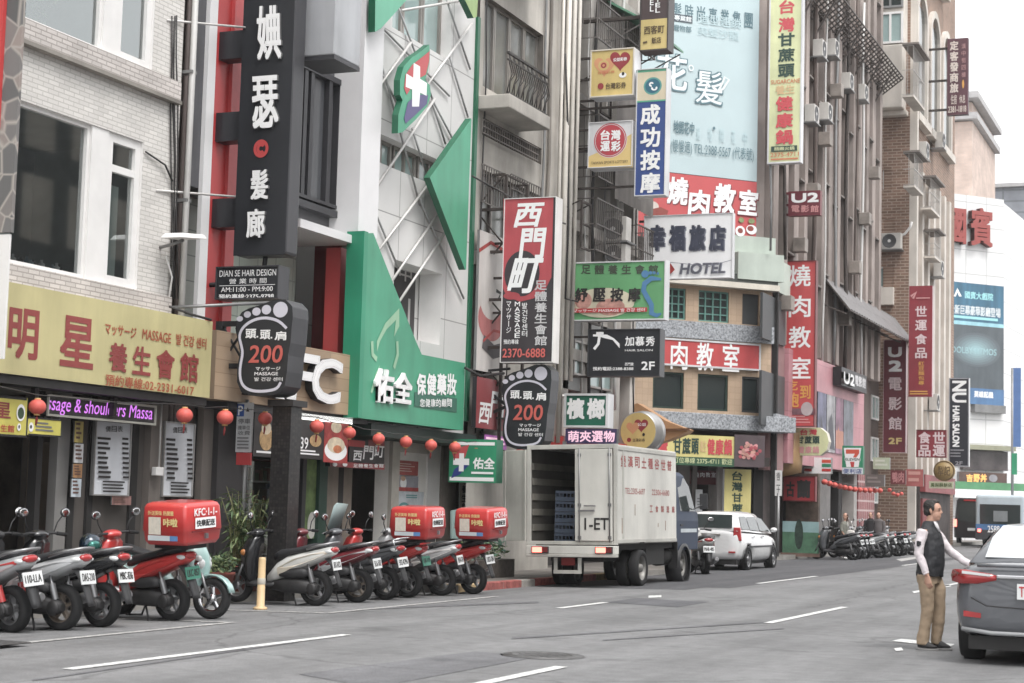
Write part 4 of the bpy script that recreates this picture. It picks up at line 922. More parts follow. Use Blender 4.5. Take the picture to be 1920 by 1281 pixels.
for x0,x1,y0,y1 in ((1080,1132,20,92),(1138,1192,62,95),(1078,1130,385,480),(1160,1190,430,520),(1082,1128,230,345)):
    cage_box(bg_, fa, fa.U(x0,(y0+y1)/2), fa.U(x1,(y0+y1)/2), fa.Z((x0+x1)/2,y1), fa.Z((x0+x1)/2,y0), .55)
grn_aw = mat('awning_green', (96,150,122), .5, var=.12)
q = thing('green_awning', 'faded green corrugated awning high on the grimy tenement', 'awning', fa.p(fa.U(1170,60), fa.Z(1170,60), 0))
b = MB(); a, e, z = fa.U(1136,20), fa.U(1198,20)+.6, fa.Z(1170,40); b.hexa([fa.p(a,z-.5,1.1),fa.p(e,z-.5,1.1),fa.p(e,z+.2,-.1),fa.p(a,z+.2,-.1),fa.p(a,z-.44,1.1),fa.p(e,z-.44,1.1),fa.p(e,z+.26,-.1),fa.p(a,z+.26,-.1)], grn_aw); b.build('sheet', q)
b = MB()
for i in range(5): b = MB(); u = a+(e-a)*i/4; b.bar(fa.p(u,z-1.0,.0), fa.p(u,z-.52,1.0), .03, m=cage); b.build('strut', q)
corr = mat('corrugated_sheet', (128,122,118), .6, .3, var=.25, streak=.4)
b = MB(); a, e = fa.U(1112,240), fa.U(1186,240); z0, z1 = fa.Z(1150,225), fa.Z(1150,190); k = 30
b.add([fa.p(a+(e-a)*i/k, zz, .62+(.04 if i % 2 else 0)) for i in range(k+1) for zz in (fa.Z(1150,395), fa.Z(1150,190))], [(2*i,2*i+2,2*i+3,2*i+1) for i in range(k)], corr); b.build('corrugated_screen', bg_, fix=False)
for x, r_ in ((1058,.06),(1068,.05)):
    b = MB(); u = fa.U(x,200)+.02; b.tube([fa.p(u,4.5,.2), fa.p(u,19,.2)], r_, 8, mat('pipe_cream', (206,200,190), .5)); b.build('downpipe', bg_)
def ac(label, c, w=.85, h=.62, d=.34, face='+x', group=None):
    """outdoor cooling unit: casing with its round fan grille and a bracket"""
    q = thing('air_conditioner', label, 'air conditioner', c, group)
    fr = Fr(c, (0,1) if face == '+x' else (1,0)); b = MB(); b.fbox(fr, -w/2, w/2, 0, h, -d/2, d/2, mat('unit_white', (196,192,186), .5, var=.12)); b.build('casing', q, bevel=.02)
    b = MB(); b.lathe(fr.p(-w*.1,h/2,d/2+.004), fr.n, [(0,.0),(h*.40,.0),(h*.42,.012),(h*.44,0)], 20, mat('fan_dark', (84,84,86), .6)); b.lathe(fr.p(-w*.1,h/2,d/2+.012), fr.n, [(0,.0),(h*.1,.0)], 12, white_p)
    b.build('fan_grille', q)
    b = MB(); b.fbox(fr, -w/2-.05, w/2+.05, -.05, -.004, -d/2-.25, d/2+.05, grey_m); b.build('bracket', q); return q
ac('grey-white air conditioner on the grimy tenement above the green foot sign', fa.p(fa.U(1132,430), fa.Z(1132,455), .38), .6, .62, .4, '-y')
ac('rusty white air conditioner low on the tenement just over the green foot sign', fa.p(fa.U(1132,430), fa.Z(1132,490)-.1, .4), .56, .5, .4, '-y')
for x0,x1,y0,y1 in ((1078,1098,540,610),(1062,1080,380,470),(1140,1160,300,385),(1172,1192,285,360),(1100,1120,140,220)):
    b = MB(); u0,u1,z0,z1 = fa.U(x0,(y0+y1)/2),fa.U(x1,(y0+y1)/2),fa.Z((x0+x1)/2,y1),fa.Z((x0+x1)/2,y0)
    for a_,c_,e_,g_ in ((u0,u0+.05,z0,z1),(u1-.05,u1,z0,z1),(u0+.051,u1-.051,z0,z0+.05),(u0+.051,u1-.051,z1-.05,z1),(u0+.051,u1-.051,(z0+z1)/2,(z0+z1)/2+.04)): b.fbox(fa, a_, c_, e_, g_, .35, .40, rust)
    b.bar(fa.p(u0,z1,.35), fa.p(u0,z1-.3,-.3), .03, m=rust); b.bar(fa.p(u1,z1,.35), fa.p(u1,z1-.3,-.3), .03, m=rust); b.build('steel_frame', bg_, fix=False)
for x, n_ in ((1086,.2),(1104,.14),(1122,.22),(1150,.16),(1182,.2)):
    b = MB(); u = fa.U(x,300); b.tube([fa.p(u+.04*sin(k*1.7+x), 4+k*1.2, n_+.03*cos(k*2.1)) for k in range(12)], random.choice([.02,.03,.045]), 6, random.choice([dark_m, grey_m, steel_w])); b.build('pipe', bg_)
# second storey glass and shop signs under it
f_ = Fr((FX+.1,0,0),(0,1)); b = MB(); b.fbox(f_, f_.U(1060,670), f_.U(1150,670)+.3, f_.Z(1100,735), f_.Z(1100,600), -.3, -.1, mat('grey_shutter', (140,140,138), .6, streak=.2)); b.build('shutter', bg_)
window(bg_, f_, f_.U(1078,640), f_.U(1105,640), f_.Z(1090,705), f_.Z(1090,640), -.02, al, glass_l, .05, cols=(.5,)); window(bg_, f_, f_.U(1107,640), f_.U(1150,640), f_.Z(1125,730), f_.Z(1125,690), -.02, al, glass_l, .05, cols=(.5,))
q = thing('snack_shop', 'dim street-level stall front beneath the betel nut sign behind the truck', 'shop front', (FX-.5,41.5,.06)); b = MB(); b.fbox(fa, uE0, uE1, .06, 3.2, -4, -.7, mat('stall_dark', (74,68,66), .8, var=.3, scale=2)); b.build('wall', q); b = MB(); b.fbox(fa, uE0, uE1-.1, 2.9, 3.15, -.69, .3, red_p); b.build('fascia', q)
# ================================================================== signs that project over the street, near ones
sblk = mat('sign_charcoal', (43,45,50), .4, var=.05); sblk_e = mat('sign_charcoal_edge', (66,66,70), .45, var=.05)
# tall salon sign
fh = perp(24.0)
s = Sign('salon_sign', 'tall charcoal sign with white raised characters and a red ring, held by three black beams', fh, (449,-70,545,478), .42, sblk, sblk_e, bevel=.05)
for t, bx in (('婰',(482,10,527,112)),('瑟',(473,142,522,240)),('髮',(470,318,503,374)),('廊',(462,392,497,446))): s.t(bx, t, ink_w, .05, -.06, .05, grey_m)
s.el((476,262,504,296), mat('ring_red', (190,60,60), .5, var=0), hole=.62); s.el((482,268,498,290), mat('ring_red', (190,60,60), .5, var=0), hole=.4, a0=.6, a1=5.6); s.done('ring_emblem')
for y0,y1 in ((56,108),(208,262),(370,424)):
    b = MB(); b.fbox(fh, fh.U(372,(y0+y1)/2), s.box[0]+.02, fh.Z(420,y1), fh.Z(420,y0), -.4, -.1, sblk); b.build('beam', s.root)
for p, q in (((312,38),(462,47)),((292,357),(442,366))):
    b = MB(); A = fa.px(*p); b.tube([fa.p(A[0],A[1],0), fh.p(*fh.px(*q), -.2)], .018, 6, steel_w); b.build('stay_rod', s.root)
# opening hours sign
s = Sign('hours_sign', 'small charcoal sign listing a hair salon opening times beneath the tall salon sign', fh, (405,499,523,561), .32, sblk, sblk_e, .02)
s.t((412,506,518,518), 'DIAN SE HAIR DESIGN', ink_w, .01); s.t((430,522,500,532), '營 業 時 間', ink_w, .01); s.r((412,534.5,516,535.5), ink_w); s.t((415,538,512,547), 'AM:11:00 - PM:9:00', ink_w, .03); s.t((411,551,514,561), '預約專線:2375-9798', ink_w, .05); s.done()
b = MB(); b.tube([fh.p(fh.U(360,534), fh.Z(360,534), -.15), fh.p(s.box[0], fh.Z(405,531), -.15)], .04, 8, black_p); b.tube([fh.p(fh.U(484,480),fh.Z(484,502),-.2), fh.p(fh.U(486,480),fh.Z(486,476),-.2)], .04, 8, black_p); b.build('bracket_arm', s.root)
# foot-shaped signs
def foot_sign(label, f_, b, thick):
    """b: the body's box in the photograph"""
    x0,y0,x1,y1 = b; w, h = x1-x0, y1-y0; X = lambda t: x0+w*t; Y = lambda t: y0+h*t
    out = [(.06,.20),(.13,.13),(.25,.09),(.42,.06),(.55,.03),(.68,.0),(.88,.0),(.99,.07),(1.0,.18),(.98,.30),(.96,.45),(.92,.58),(.90,.75),(.86,.90),(.76,.97),(.62,1.0),(.30,1.0),(.12,.96),(.05,.86),(.05,.72),(.10,.55),(.06,.42),(.02,.30)]
    pts = [f_.px(X(a), Y(c)) for a, c in out]
    u = [p[0] for p in pts]; v = [p[1] for p in pts]
    q = thing('foot_sign', label, 'sign', f_.p((min(u)+max(u))/2, min(v), -thick/2))
    m = MB(); m.fpoly(f_, pts, -thick, 0, sblk, sblk_e); m.build('panel', q, bevel=.015, fix=False)
    s = Sign.__new__(Sign); s.fr = f_; s.n = .006; s.mb = MB(); s.emb = MB(); s.root = q
    lil = mat('foot_lilac', (206,204,216), .5, var=0)
    for a, c, r1, r2 in ((.10,.20,.055,.028),(.23,.155,.06,.034),(.385,.125,.072,.042),(.555,.105,.08,.05),(.795,.105,.125,.082)):
        s.el((X(a-r1),Y(c-r2),X(a+r1),Y(c+r2)), lil)
    edge = [(.90,.30),(.78,.225),(.60,.19),(.42,.195),(.26,.235),(.14,.30),(.09,.38),(.12,.46),(.155,.55),(.12,.66),(.10,.76),(.12,.86),(.20,.925),(.34,.955),(.55,.955),(.74,.93),(.80,.86)]
    # smooth the outline
    P = edge
    for _ in range(2):
        n = [P[0]]
        for i in range(len(P)-1): n += [(P[i][0]*.75+P[i+1][0]*.25, P[i][1]*.75+P[i+1][1]*.25), (P[i][0]*.25+P[i+1][0]*.75, P[i][1]*.25+P[i+1][1]*.75)]
        P = n+[P[-1]]
    s.line([(X(a),Y(c)) for a, c in P], .045, lil)
    s.t((X(.20),Y(.305),X(.42),Y(.405)), '頭.', ink_w, .06); s.t((X(.45),Y(.315),X(.66),Y(.415)), '頭.', ink_w, .06); s.t((X(.70),Y(.33),X(.90),Y(.425)), '肩', ink_w, .06)
    s.t((X(.27),Y(.475),X(.84),Y(.66)), '200', mat('number_red', (206,92,80), .5, var=0), .04, skew=.1)
    s.t((X(.38),Y(.70),X(.80),Y(.74)), 'マッサージ', ink_w, .04); s.t((X(.36),Y(.755),X(.76),Y(.79)), 'MASSAGE', ink_w, .05); s.t((X(.36),Y(.81),X(.84),Y(.85)), '발 건강 센터', ink_w, .03)
    s.done('foot_outline'); return q
f1_ = perp(23.6)
q = foot_sign('big charcoal foot-shaped sign with white toes and red number, on the mosaic column', f1_, (439,562,549,742), .5)
lat = mat('lattice_steel', (48,48,50), .6, .3, var=.2)
b = MB(); xl = f1_.U(396,660); xr = f1_.U(446,660)
for z in (f1_.Z(420,604), f1_.Z(420,684)): b.fbox(f1_, xl, xr+.02, z-.04, z+.04, -.3, -.22, lat)
b.fbox(f1_, xl-.05, xl+.05, f1_.Z(395,745), f1_.Z(395,600), -.34, -.18, lat); b.build('bracket_arm', q); b = MB()
b.bar(f1_.p(xl,f1_.Z(400,604),-.26), f1_.p(xr,f1_.Z(440,684),-.26), .03, m=lat); b.bar(f1_.p(xl,f1_.Z(400,684),-.26), f1_.p(xr,f1_.Z(440,604),-.26), .03, m=lat); b.build('brace', q)
b = MB(); A = fa.px(310,577); b.tube([fa.p(*A, .02), f1_.p(f1_.U(500,560), f1_.Z(500,563), -.3)], .025, 6, grey_m); b.build('stay_rod', q)
f2_ = perp(34.2)
q = foot_sign('smaller charcoal foot-shaped sign with red number beneath the tall brush-lettered sign', f2_, (938,684,1034,842), .45)
b = MB(); z = f2_.Z(900,760); b.bar(f2_.p(f2_.U(884,700),z+.5,-.2), f2_.p(f2_.U(945,760),z,-.2), .06, m=lat); b.bar(f2_.p(f2_.U(884,800),z-.3,-.2), f2_.p(f2_.U(945,760),z,-.2), .06, m=lat); b.bar(f2_.p(f2_.U(884,690),f2_.Z(900,696),-.2), f2_.p(f2_.U(950,690),f2_.Z(950,690),-.2), .05, m=lat); b.build('bracket_arm', q)
# tall brush-lettered sign
f3 = perp(34.1); rose = mat('sign_rose', (190,74,82), .45, var=.05); chd = mat('sign_dark_plum', (66,60,64), .45, var=.06)
s = Sign('brush_sign', 'tall two-tone sign, rose above and charcoal below, with white brush characters and a phone number', f3, (942,371,1040,680), .36, chd, mat('sign_white_edge', (220,216,212), .5, var=.05), .015, white_p)
s.pg([(944,373),(1038,369),(1034,520),(1020,548),(1000,560),(975,566),(950,556),(943,540)], rose)
s.el((946,470,1012,556), chd); s.el((944,548,975,562), rose)
s.t((966,381,1016,426), '西', ink_w, .06, .25); s.t((976,428,1022,486), '門', ink_w, .05, .1); s.t((958,484,1012,550), '町', ink_w, .05, .25)
s.col((1003,526,1026,648), '足體養生會館', mat('sign_grey_letter', (206,204,206), .5, var=0), .04); s.col((966,566,976,634), 'MASSAGE', ink_w, .04); s.col((980,568,990,632), '발건강센터', ink_w, .02); s.col((951,566,960,625), 'マッサージ', ink_w, .02)
s.t((946,637,974,646), '預約專線', ink_w, .02); s.t((944,654,1024,671), '2370-6888', mat('phone_red', (214,96,88), .5, var=0), .05); s.done()
b = MB()
for y in (390,470,560,650): b.fbox(f3, f3.U(890,y), s.box[0]-.002, f3.Z(915,y)-.03, f3.Z(915,y)+.03, -.25, -.19, rust)
b.build('bracket_arm', s.root)
# ---- lottery and massage signs further along
f4 = perp(39.5); lot = mat('sign_soft_yellow', (216,190,112), .5, var=.04); edge_w = mat('sign_edge_white', (214,214,216), .5, var=.05)
q4 = []
s = Sign('lottery_sign', 'square yellow sign with two hearts above a line of small characters', f4, (1107,92,1189,181), .5, lot, edge_w, .03, cream_p)
ht = mat('heart_red', (156,52,58), .45, var=.05); ho = mat('heart_orange', (214,150,104), .5, var=.05)
def heart(s, cx, cy, r, m):
    s.pg([(cx+r*1.0*(16*sin(t)**3)/16, cy-r*(13*cos(t)-5*cos(2*t)-2*cos(3*t)-cos(4*t))/15) for t in [2*pi*i/36 for i in range(36)]], m)
heart(s, 1133, 124, 19, ho); heart(s, 1163, 113, 19, ht); s.el((1122,113,1142,132), lot, hole=.7); s.el((1127,118,1137,128), ht, hole=.5)
s.t((1150,108,1176,115), '公益彩券', ink_w, .04); s.t((1121,133,1153,139), '台灣彩券', mat('faint_orange', (206,120,80), .5, var=0), .02); s.el((1161,136,1175,146), ink_w); s.el((1166,135,1171,142), ink)
s.el((1121,156,1132,168), ht); s.t((1136,155,1174,167), '台灣彩券', mat('lot_brown', (90,74,50), .5, var=0), .03); s.done('heart_emblem'); q4.append(s)
s = Sign('lottery_sign', 'square white and yellow sign with a red disc holding four white characters', f4, (1103,228,1186,314), .5, edge_w, edge_w, .02)
s.pg([(1103,294),(1145,275),(1186,250),(1186,314),(1103,314)], mat('lot_gold', (222,192,118), .5, var=.04)); rd = mat('disc_red', (190,62,74), .45, var=.03)
s.el((1113,230,1176,296), edge_w); s.el((1114,231,1175,295), rd, hole=.94); s.el((1117,234,1172,292), rd)
s.row((1126,244,1164,263), '台灣', ink_w, .06, .1); s.row((1126,265,1164,284), '運彩', ink_w, .06, .1); s.t((1109,302,1178,307), 'TAIWAN SPORTS LOTTERY', mat('lot_brown', (90,74,50), .5, var=0), .02); s.done('disc_emblem'); q4.append(s)
s = Sign('massage_sign', 'tall blue sign with white characters and a round swirl emblem on top', f4, (1192,129,1249,367), .34, mat('sign_blue', (58,84,150), .45, var=.04), edge_w, .02, edge_w)
s.r((1193,130,1249,191), mat('sign_peach', (220,206,176), .5, var=.03)); s.r((1193,130,1249,135), grn_l); s.r((1193,188,1249,191), grn_l)
tb = mat('swirl_teal', (48,108,130), .5, var=0)
s.el((1207,145,1241,178), mat('swirl_green', (90,160,150), .5, var=0), hole=.8); s.el((1210,148,1238,175), tb); s.el((1217,154,1226,163), ink_w, hole=.3, a0=0.3, a1=5); s.el((1221,161,1233,170), ink_w, hole=.4, a0=2.6, a1=7)
s.col((1201,196,1238,362), '成功按摩', ink_w, .06, .12); s.done('swirl_emblem'); q4.append(s)
s = Sign('foot_massage_sign', 'wide green sign with blue footprint outline, dark characters and red strip', f4, (1071,490,1248,601), .3, mat('sign_leaf_green', (96,166,108), .5, var=.06), edge_w, .03, edge_w)
dg = mat('sign_ink_olive', (70,80,66), .5, var=0)
s.row((1090,497,1234,514), '足體養生會館', dg, .05, .3); bl_ = mat('foot_blue', (74,130,176), .5, var=0)
s.el((1073,540,1190,596), mat('sign_cream_glow', (216,208,180), .5, var=.15, scale=2)); s.el((1078,548,1110,580), mat('petal_pink', (206,150,136), .5, var=.3, scale=5)); s.el((1118,560,1172,592), mat('petal_pink', (206,150,136), .5, var=.3, scale=5))
s.line([(1240,524),(1222,522),(1209,532),(1207,545),(1214,558),(1222,572),(1222,588),(1232,592),(1240,588)], [.05,.12,.13,.12,.12,.12,.12,.1,.04], bl_)
for x,y,r_ in ((1210,514,7),(1220,512,3.5),(1227,512,3),(1234,513,2.5)): s.el((x-r_,y-r_,x+r_,y+r_), bl_)
s.row((1079,540,1202,566), '紓壓按摩', ink, .06, .28); s.r((1072,578,1214,586), ink_r); s.t((1076,579,1210,585.5), 'マッサージ MASSAGE 발 건강 센터', ink_w, .02); s.done('foot_outline'); q4.append(s)
s = Sign('salon_sign', 'wide charcoal sign with a white comb emblem, a hair salon on the second floor', f4, (1102,617,1238,706), .35, sblk, sblk_e, .02)
for i in range(3): s.line([(1112+i*5,629),(1138-i*2,630+i),(1150,636),(1162,646+i*3)], [.05,.06,.05,.02], ink_w)
s.line([(1118,625),(1132,625)], .06, ink_w); s.line([(1125,625),(1122,645),(1114,655)], .07, ink_w)
s.row((1172,631,1228,649), '加慕秀', ink_w, .04, .12); s.t((1172,655,1224,659), 'HAIR SALON', ink_w, .02); s.t((1172,680,1188,686), '西門館', ink_w, .03); s.t((1112,688,1188,695), '預約電話:2388-8388', ink_w, .04); s.t((1203,678,1228,694), '2F', ink_w, .06); s.done('comb_emblem'); q4.append(s)
for s_, ys in zip(q4, ((105,145,185),(240,275,310),(200,280,350),(500,560,598),(630,705))):
    b = MB(); u0 = min(fa.o.x+.2, s_.box[0]-.3)
    for y in ys: z = f4.Z(1100,y); b.fbox(f4, FX+.05, s_.box[0]+.02, z-.025, z+.025, -.28, -.22, rust)
    b.build('bracket_arm', s_.root)
# hotel banner sign
f5 = perp(44.5)
s = Sign('hotel_sign', 'wide worn white sign with thick dark characters and the word hotel', f5, (1207,402,1374,523), .2, mat('hotel_white', (246,246,247), .6, var=.04, scale=1.5), edge_w, .02)
nv = mat('hotel_navy', (70,74,92), .55, var=.2, scale=6); nvs = mat('hotel_edge', (130,132,146), .55, var=0)
s.row((1219,424,1362,472), '幸福旅店', nvs, .12, .2); s.n += .004; s.row((1217,422,1360,470), '幸福旅店', nv, .09, .2); s.t((1276,493,1362,514), 'HOTEL', nvs, .1, .15); s.t((1277,494,1360,513), 'HOTEL', mat('hotel_grey', (96,98,108), .55, var=0), .03, .15)
s.pg([(1248,500),(1258,494),(1266,506),(1258,514),(1250,512)], redf); s.line([(1250,492),(1275,494),(1330,500),(1372,488)], .015, nvs); s.done('flower_emblem')
b = MB()
for y in (415,455,470): z = f5.Z(1190,y); b.fbox(f5, FX+.1, s.box[0]+.02, z-.03, z+.03, -.15, -.09, rust)
b.build('bracket_arm', s.root)
# brown and yellow hotel sign at the top
f6 = perp(39.9)
s = Sign('hotel_sign', 'brown and gold box sign hanging at the very top beside the pale billboard', f6, (1200,-40,1254,95), .45, mat('sign_umber', (78,64,64), .45, var=.05), mat('sign_umber_edge', (70,64,64), .5), .03)
s.r((1201,36,1252,92), mat('sign_gold', (206,184,112), .5, var=.05)); s.col((1229,-14,1238,24), 'HOTEL'[1:], ink_w, .05); s.col((1219,-12,1226,22), 'TEL', ink_w, .04)
s.t((1208,48,1246,64), '西客町', mat('lot_brown', (90,74,50), .5, var=0), .04); s.t((1222,70,1240,82), '飯店', mat('lot_brown', (90,74,50), .5, var=0), .04); s.line([(1206,81),(1214,79)], .05, mat('lot_brown', (90,74,50), .5, var=0)); s.done()
b = MB(); b.fbox(f6, FX+.0, s.box[0]+.02, f6.Z(1200,30), f6.Z(1200,24), -.3, -.2, rust); b.build('bracket_arm', s.root)
# betel nut sign and lit strips below
f7 = perp(38.7)
s = Sign('betel_sign', 'square green sign with two white characters in a white frame above the lit strip', f7, (1058,738,1140,802), .4, mat('sign_bottle_green', (26,106,84), .45, var=.04), edge_w, .05, edge_w)
s.row((1063,747,1134,786), '檳榔', ink_w, .07, .12); s.done()
b = MB(); b.tube([f7.p(FX+.1,f7.Z(1060,742),-.2), f7.p(s.box[0],f7.Z(1060,742),-.2)], .04, 8, white_p); b.build('bracket_arm', s.root)
s = Sign('light_strip_sign', 'purple lit strip sign with pink-white characters beneath the betel nut sign', f7, (1060,804,1156,832), .15, mat('strip_purple', (72,60,104), .5, var=.2, scale=12), black_p)
s.row((1065,808,1153,829), '萌夾選物', mat('strip_pink', (226,180,200), .5, var=0, emit=.35), .05, .06); s.done()
s = Sign('light_strip_sign', 'short magenta lit sign peeping from behind the smaller foot sign', Fr((FX+.3,0,0),(0,1)), (908,817,950,842), .12, mat('strip_magenta', (150,70,150), .5, var=.3, scale=20, emit=.25), black_p); s.lines((911,821,946,838), 2, mat('strip_pink', (226,180,200), .5, var=0, emit=.35), .5); s.done()
s = Sign('shop_banner', 'low red and white banner above the truck roof under the lit strip', Fr((FX+.4,0,0),(0,1)), (1062,833,1150,850), .1, mat('sign_dull_red', (150,60,62), .5), grey_m); s.r((1122,834,1150,850), edge_w); s.row((1066,836,1120,848), '檳榔香菸', mat('faint_rose', (214,150,150), .5, var=0), .03); s.done()
# oval lottery lamp sign
f8 = perp(43.4)
c0 = (1162,772,1232,846); u0,u1,v0,v1 = f8.rect(c0); cu,cv = (u0+u1)/2,(v0+v1)/2
q = thing('oval_sign', 'oval yellow lamp sign with a red heart in a shiny steel rim', 'sign', f8.p(cu, v0, -.3))
b = MB(); k = 36; ring = lambda r_, n_: [f8.p(cu+(u1-u0)/2*r_*cos(2*pi*i/k), cv+(v1-v0)/2*r_*sin(2*pi*i/k), n_) for i in range(k)]
b.loft([ring(.94,.02), ring(1,0), ring(1.02,-.3), ring(1.08,-.33), ring(1.08,-.62), ring(1.0,-.66)], alu); b.build('rim', q)
s = Sign.__new__(Sign); s.fr = f8; s.n = .024; s.mb = MB(); s.emb = MB(); s.root = q
s.el((1164,774,1230,844), lot); heart(s, 1203, 797, 13, ht); heart(s, 1187, 802, 12, ho); s.t((1196,793,1212,799), '公益', ink_w, .03); s.el((1176,821,1184,829), ht); s.t((1187,822,1210,829), '台灣彩券', mat('lot_brown', (90,74,50), .5, var=0), .02); s.el((1205,812,1210,818), ink); s.done('heart_emblem')
b = MB(); b.tube([f8.p(cu,v0+.02,-.3), f8.p(cu,v0-.9,-.3)], .05, 8, grey_m); b.build('post', q)
q = thing('folded_awning', 'orange folded shop awning behind the oval lamp sign', 'awning', f8.p(f8.U(1250,790), 4.6, -1)); b = MB()
f9 = perp(45.2); P = [f9.px(*t) for t in ((1172,762),(1195,756),(1250,790),(1292,806),(1285,812),(1250,826),(1228,832),(1224,800))]; b.fpoly(f9, P, -.5, 0, mat('awning_orange', (186,138,92), .6, var=.1)); b.build('sheet', q, fix=False)
b = MB(); b.bar(f9.p(*f9.px(1238,806),.04), f9.p(*f9.px(1294,805),.04), .05, m=mat('awning_brown', (120,80,50), .6)); b.build('front_bar', q)
# ================================================================== corner restaurant building with billboards (45 degree corner)
AC_ = radians(45); fc = Fr((-15,58,0),(sin(AC_),cos(AC_))); LC = -4.95
RX = FX
fb = Fr((RX,58,0),(0,1))          # its street face; u = y - 58
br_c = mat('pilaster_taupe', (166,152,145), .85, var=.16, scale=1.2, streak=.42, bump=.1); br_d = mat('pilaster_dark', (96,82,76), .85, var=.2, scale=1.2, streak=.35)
tw = thing('taupe_tower', 'taupe tower with tall vertical pilasters and net canopies behind the corner billboards', 'building', (-17,66,0))
b = MB(); pl = [(-15,58),(-15,77.5),(-30,77.5),(-30,43.5),(fc.p(LC,0).x,fc.p(LC,0).y)]; k = len(pl)
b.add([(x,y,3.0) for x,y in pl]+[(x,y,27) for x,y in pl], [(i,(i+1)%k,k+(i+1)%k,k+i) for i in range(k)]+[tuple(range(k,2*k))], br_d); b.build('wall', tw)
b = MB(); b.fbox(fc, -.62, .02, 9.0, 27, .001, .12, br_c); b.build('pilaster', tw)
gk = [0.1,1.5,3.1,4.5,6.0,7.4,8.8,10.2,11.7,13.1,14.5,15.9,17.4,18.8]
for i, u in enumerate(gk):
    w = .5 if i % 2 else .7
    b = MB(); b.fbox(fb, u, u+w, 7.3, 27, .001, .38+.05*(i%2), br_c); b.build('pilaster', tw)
for i in range(len(gk)-1):
    a, e = gk[i]+(.5 if i % 2 else .7)+.06, gk[i+1]-.06
    if e-a < .35: continue
    for j in range(5):
        z = 8.0+j*3.5+(.6 if i % 2 else 0)
        if random.random() < .85: window(tw, fb, a, e, z, z+1.5+.3*(i%3), .08, [al, white_p, steel_w][(i+j)%3], [glass_l, mat('dusty_glass', (120,122,118), .2)][(i+j)%2], .06, cols=(.5,) if e-a > .7 else ())
        q = MB(); q.fbox(fb, a-.05, e+.05, z+1.95, z+2.02, .002, .45, mat('rain_hood', (120,112,106), .7)); q.build('rain_hood', tw)
ac_labels = ['white air conditioner beside the tall cane-pot sign, under its lower half', 'white air conditioner tucked next to the yellow vertical sign at mid height', 'air conditioner hanging just below the upper net canopy, first along the tower', 'air conditioner below the net canopy, second along the taupe tower', 'air conditioner below the net canopy, third along the taupe tower', 'last air conditioner beneath the far end of the net canopy']
for lb, (x,y) in zip(ac_labels, ((1517,232),(1543,228),(1532,110),(1556,108),(1584,170),(1612,190))):
    u = fb.U(x,y,.5); ac(lb, fb.p(u, fb.Z(x,y,.5), .6), .75, .65, .38)
for i, x in enumerate((1446,1474,1528,1548,1568,1588,1606,1618)):
    b = MB(); u = fb.U(x,260,.5); b.tube([fb.p(u+.05*sin(k*2+i), (10.2 if x < 1500 else 7)+k*1.6, .50+.03*cos(k+i)) for k in range(11)], .04+.02*(i%3), 6, [grey_m, rust, br_d, steel_w][i%4]); b.build('drain_pipe', tw)
for i in range(9):
    z = 8.4+(i*2.3)%11; u = .9+(i*1.93)%17.5; b = MB(); b.fbox(fb, u, u+.5, z, z+.5, .40, .85, mat('vent_box', (150,140,132), .6, .2, var=.25)); b.build('vent_box', tw, bevel=.02)
# net canopies
netm = mat('net_steel', (92,84,80), .6, .3, var=.2)
def net(label, z0, z1, y0, y1, d, n1, n2, m=netm):
    q = thing('net_canopy', label, 'canopy', (FX, (y0+y1)/2, z0)); b = MB()
    for i in range(n1+1):
        y = y0+(y1-y0)*i/n1; b.bar((FX+.3,y,z0), (FX+d,y,z1), .05, m=m)
    for i in range(n2+1):
        t = i/n2; x = FX+.3+(d-.3)*t; z = z0+(z1-z0)*t; b.bar((x,y0,z+.03), (x,y1,z+.03), .045, m=m)
    b.build('lattice', q); b = MB(); b.box(FX+.25, FX+.32, y0, y1, z0-.25, z0-.05, br_d); b.build('edge_beam', q)
    for i in range(0, n1+1, 5): b = MB(); y = y0+(y1-y0)*i/n1; b.bar((FX+.2,y,z0-1.0), (FX+d*.9,y,z1-.1), .06, m=m); b.build('strut', q)
    return q
net('long steel net canopy high on the taupe tower beside the cane-pot sign', 20.2, 20.9, 62.0, 77.8, 1.25, 34, 8)
q = net('grey slatted canopy across the taupe tower above the pink cinema wall', 10.5, 9.2, 66.5, 81.5, 1.3, 26, 2)
b = MB(); k = 60; vs = []
for i in range(k+1):
    y = 66.5+15*i/k; dz = .05 if i % 2 else 0; vs += [(FX+.28,y,10.55+dz),(FX+1.32,y,9.25+dz)]
b.add(vs, [(2*i,2*i+2,2*i+3,2*i+1) for i in range(k)], mat('awning_slate', (120,116,116), .6, .2, var=.15)); b.build('corrugated_sheet', q, fix=False)
# billboards
sky_b = mat('billboard_pale_blue', (186,206,210), .55, var=.05, scale=.4)
fbb = Fr(fc.p(0,0,.25), (sin(AC_),cos(AC_)))
uv = (fbb.U(1186,200), fbb.U(1421,200), fbb.Z(1300,318)+.0, 24)
zlow = fbb.Z(1320,330)
s = Sign('billboard', 'huge pale blue corner billboard of a hair fashion group with outlined white characters', fbb, None, .2, sky_b, grey_m, uv=(uv[0],uv[1],zlow,23.5), cat='billboard')
teal = mat('print_teal', (92,124,134), .6, var=0); hair_w = mat('print_white', (224,232,234), .55, var=0)
s.row((1262,4,1411,33), '髮時尚事業集團', teal, .03, .3, slope=22); s.r((1262,28,1298,42), mat('print_dark', (80,90,100), .6)); s.t((1264,30,1296,40), '專業館', hair_w, .04); s.t((1262,48,1296,60), '寵物部', teal, .02)
s.t((1310,30,1388,50), '造型連鎖', mat('print_pale', (184,208,213), .6, var=0), .02); s.t((1308,54,1385,72), '美髮沙龍', mat('print_pale', (184,208,213), .6, var=0), .02)
s.t((1229,100,1290,172), '花', teal, .08); s.t((1231,102,1288,169), '花', hair_w, .03); s.t((1302,132,1356,198), '髮', teal, .07); s.t((1304,134,1354,195), '髮', hair_w, .015)
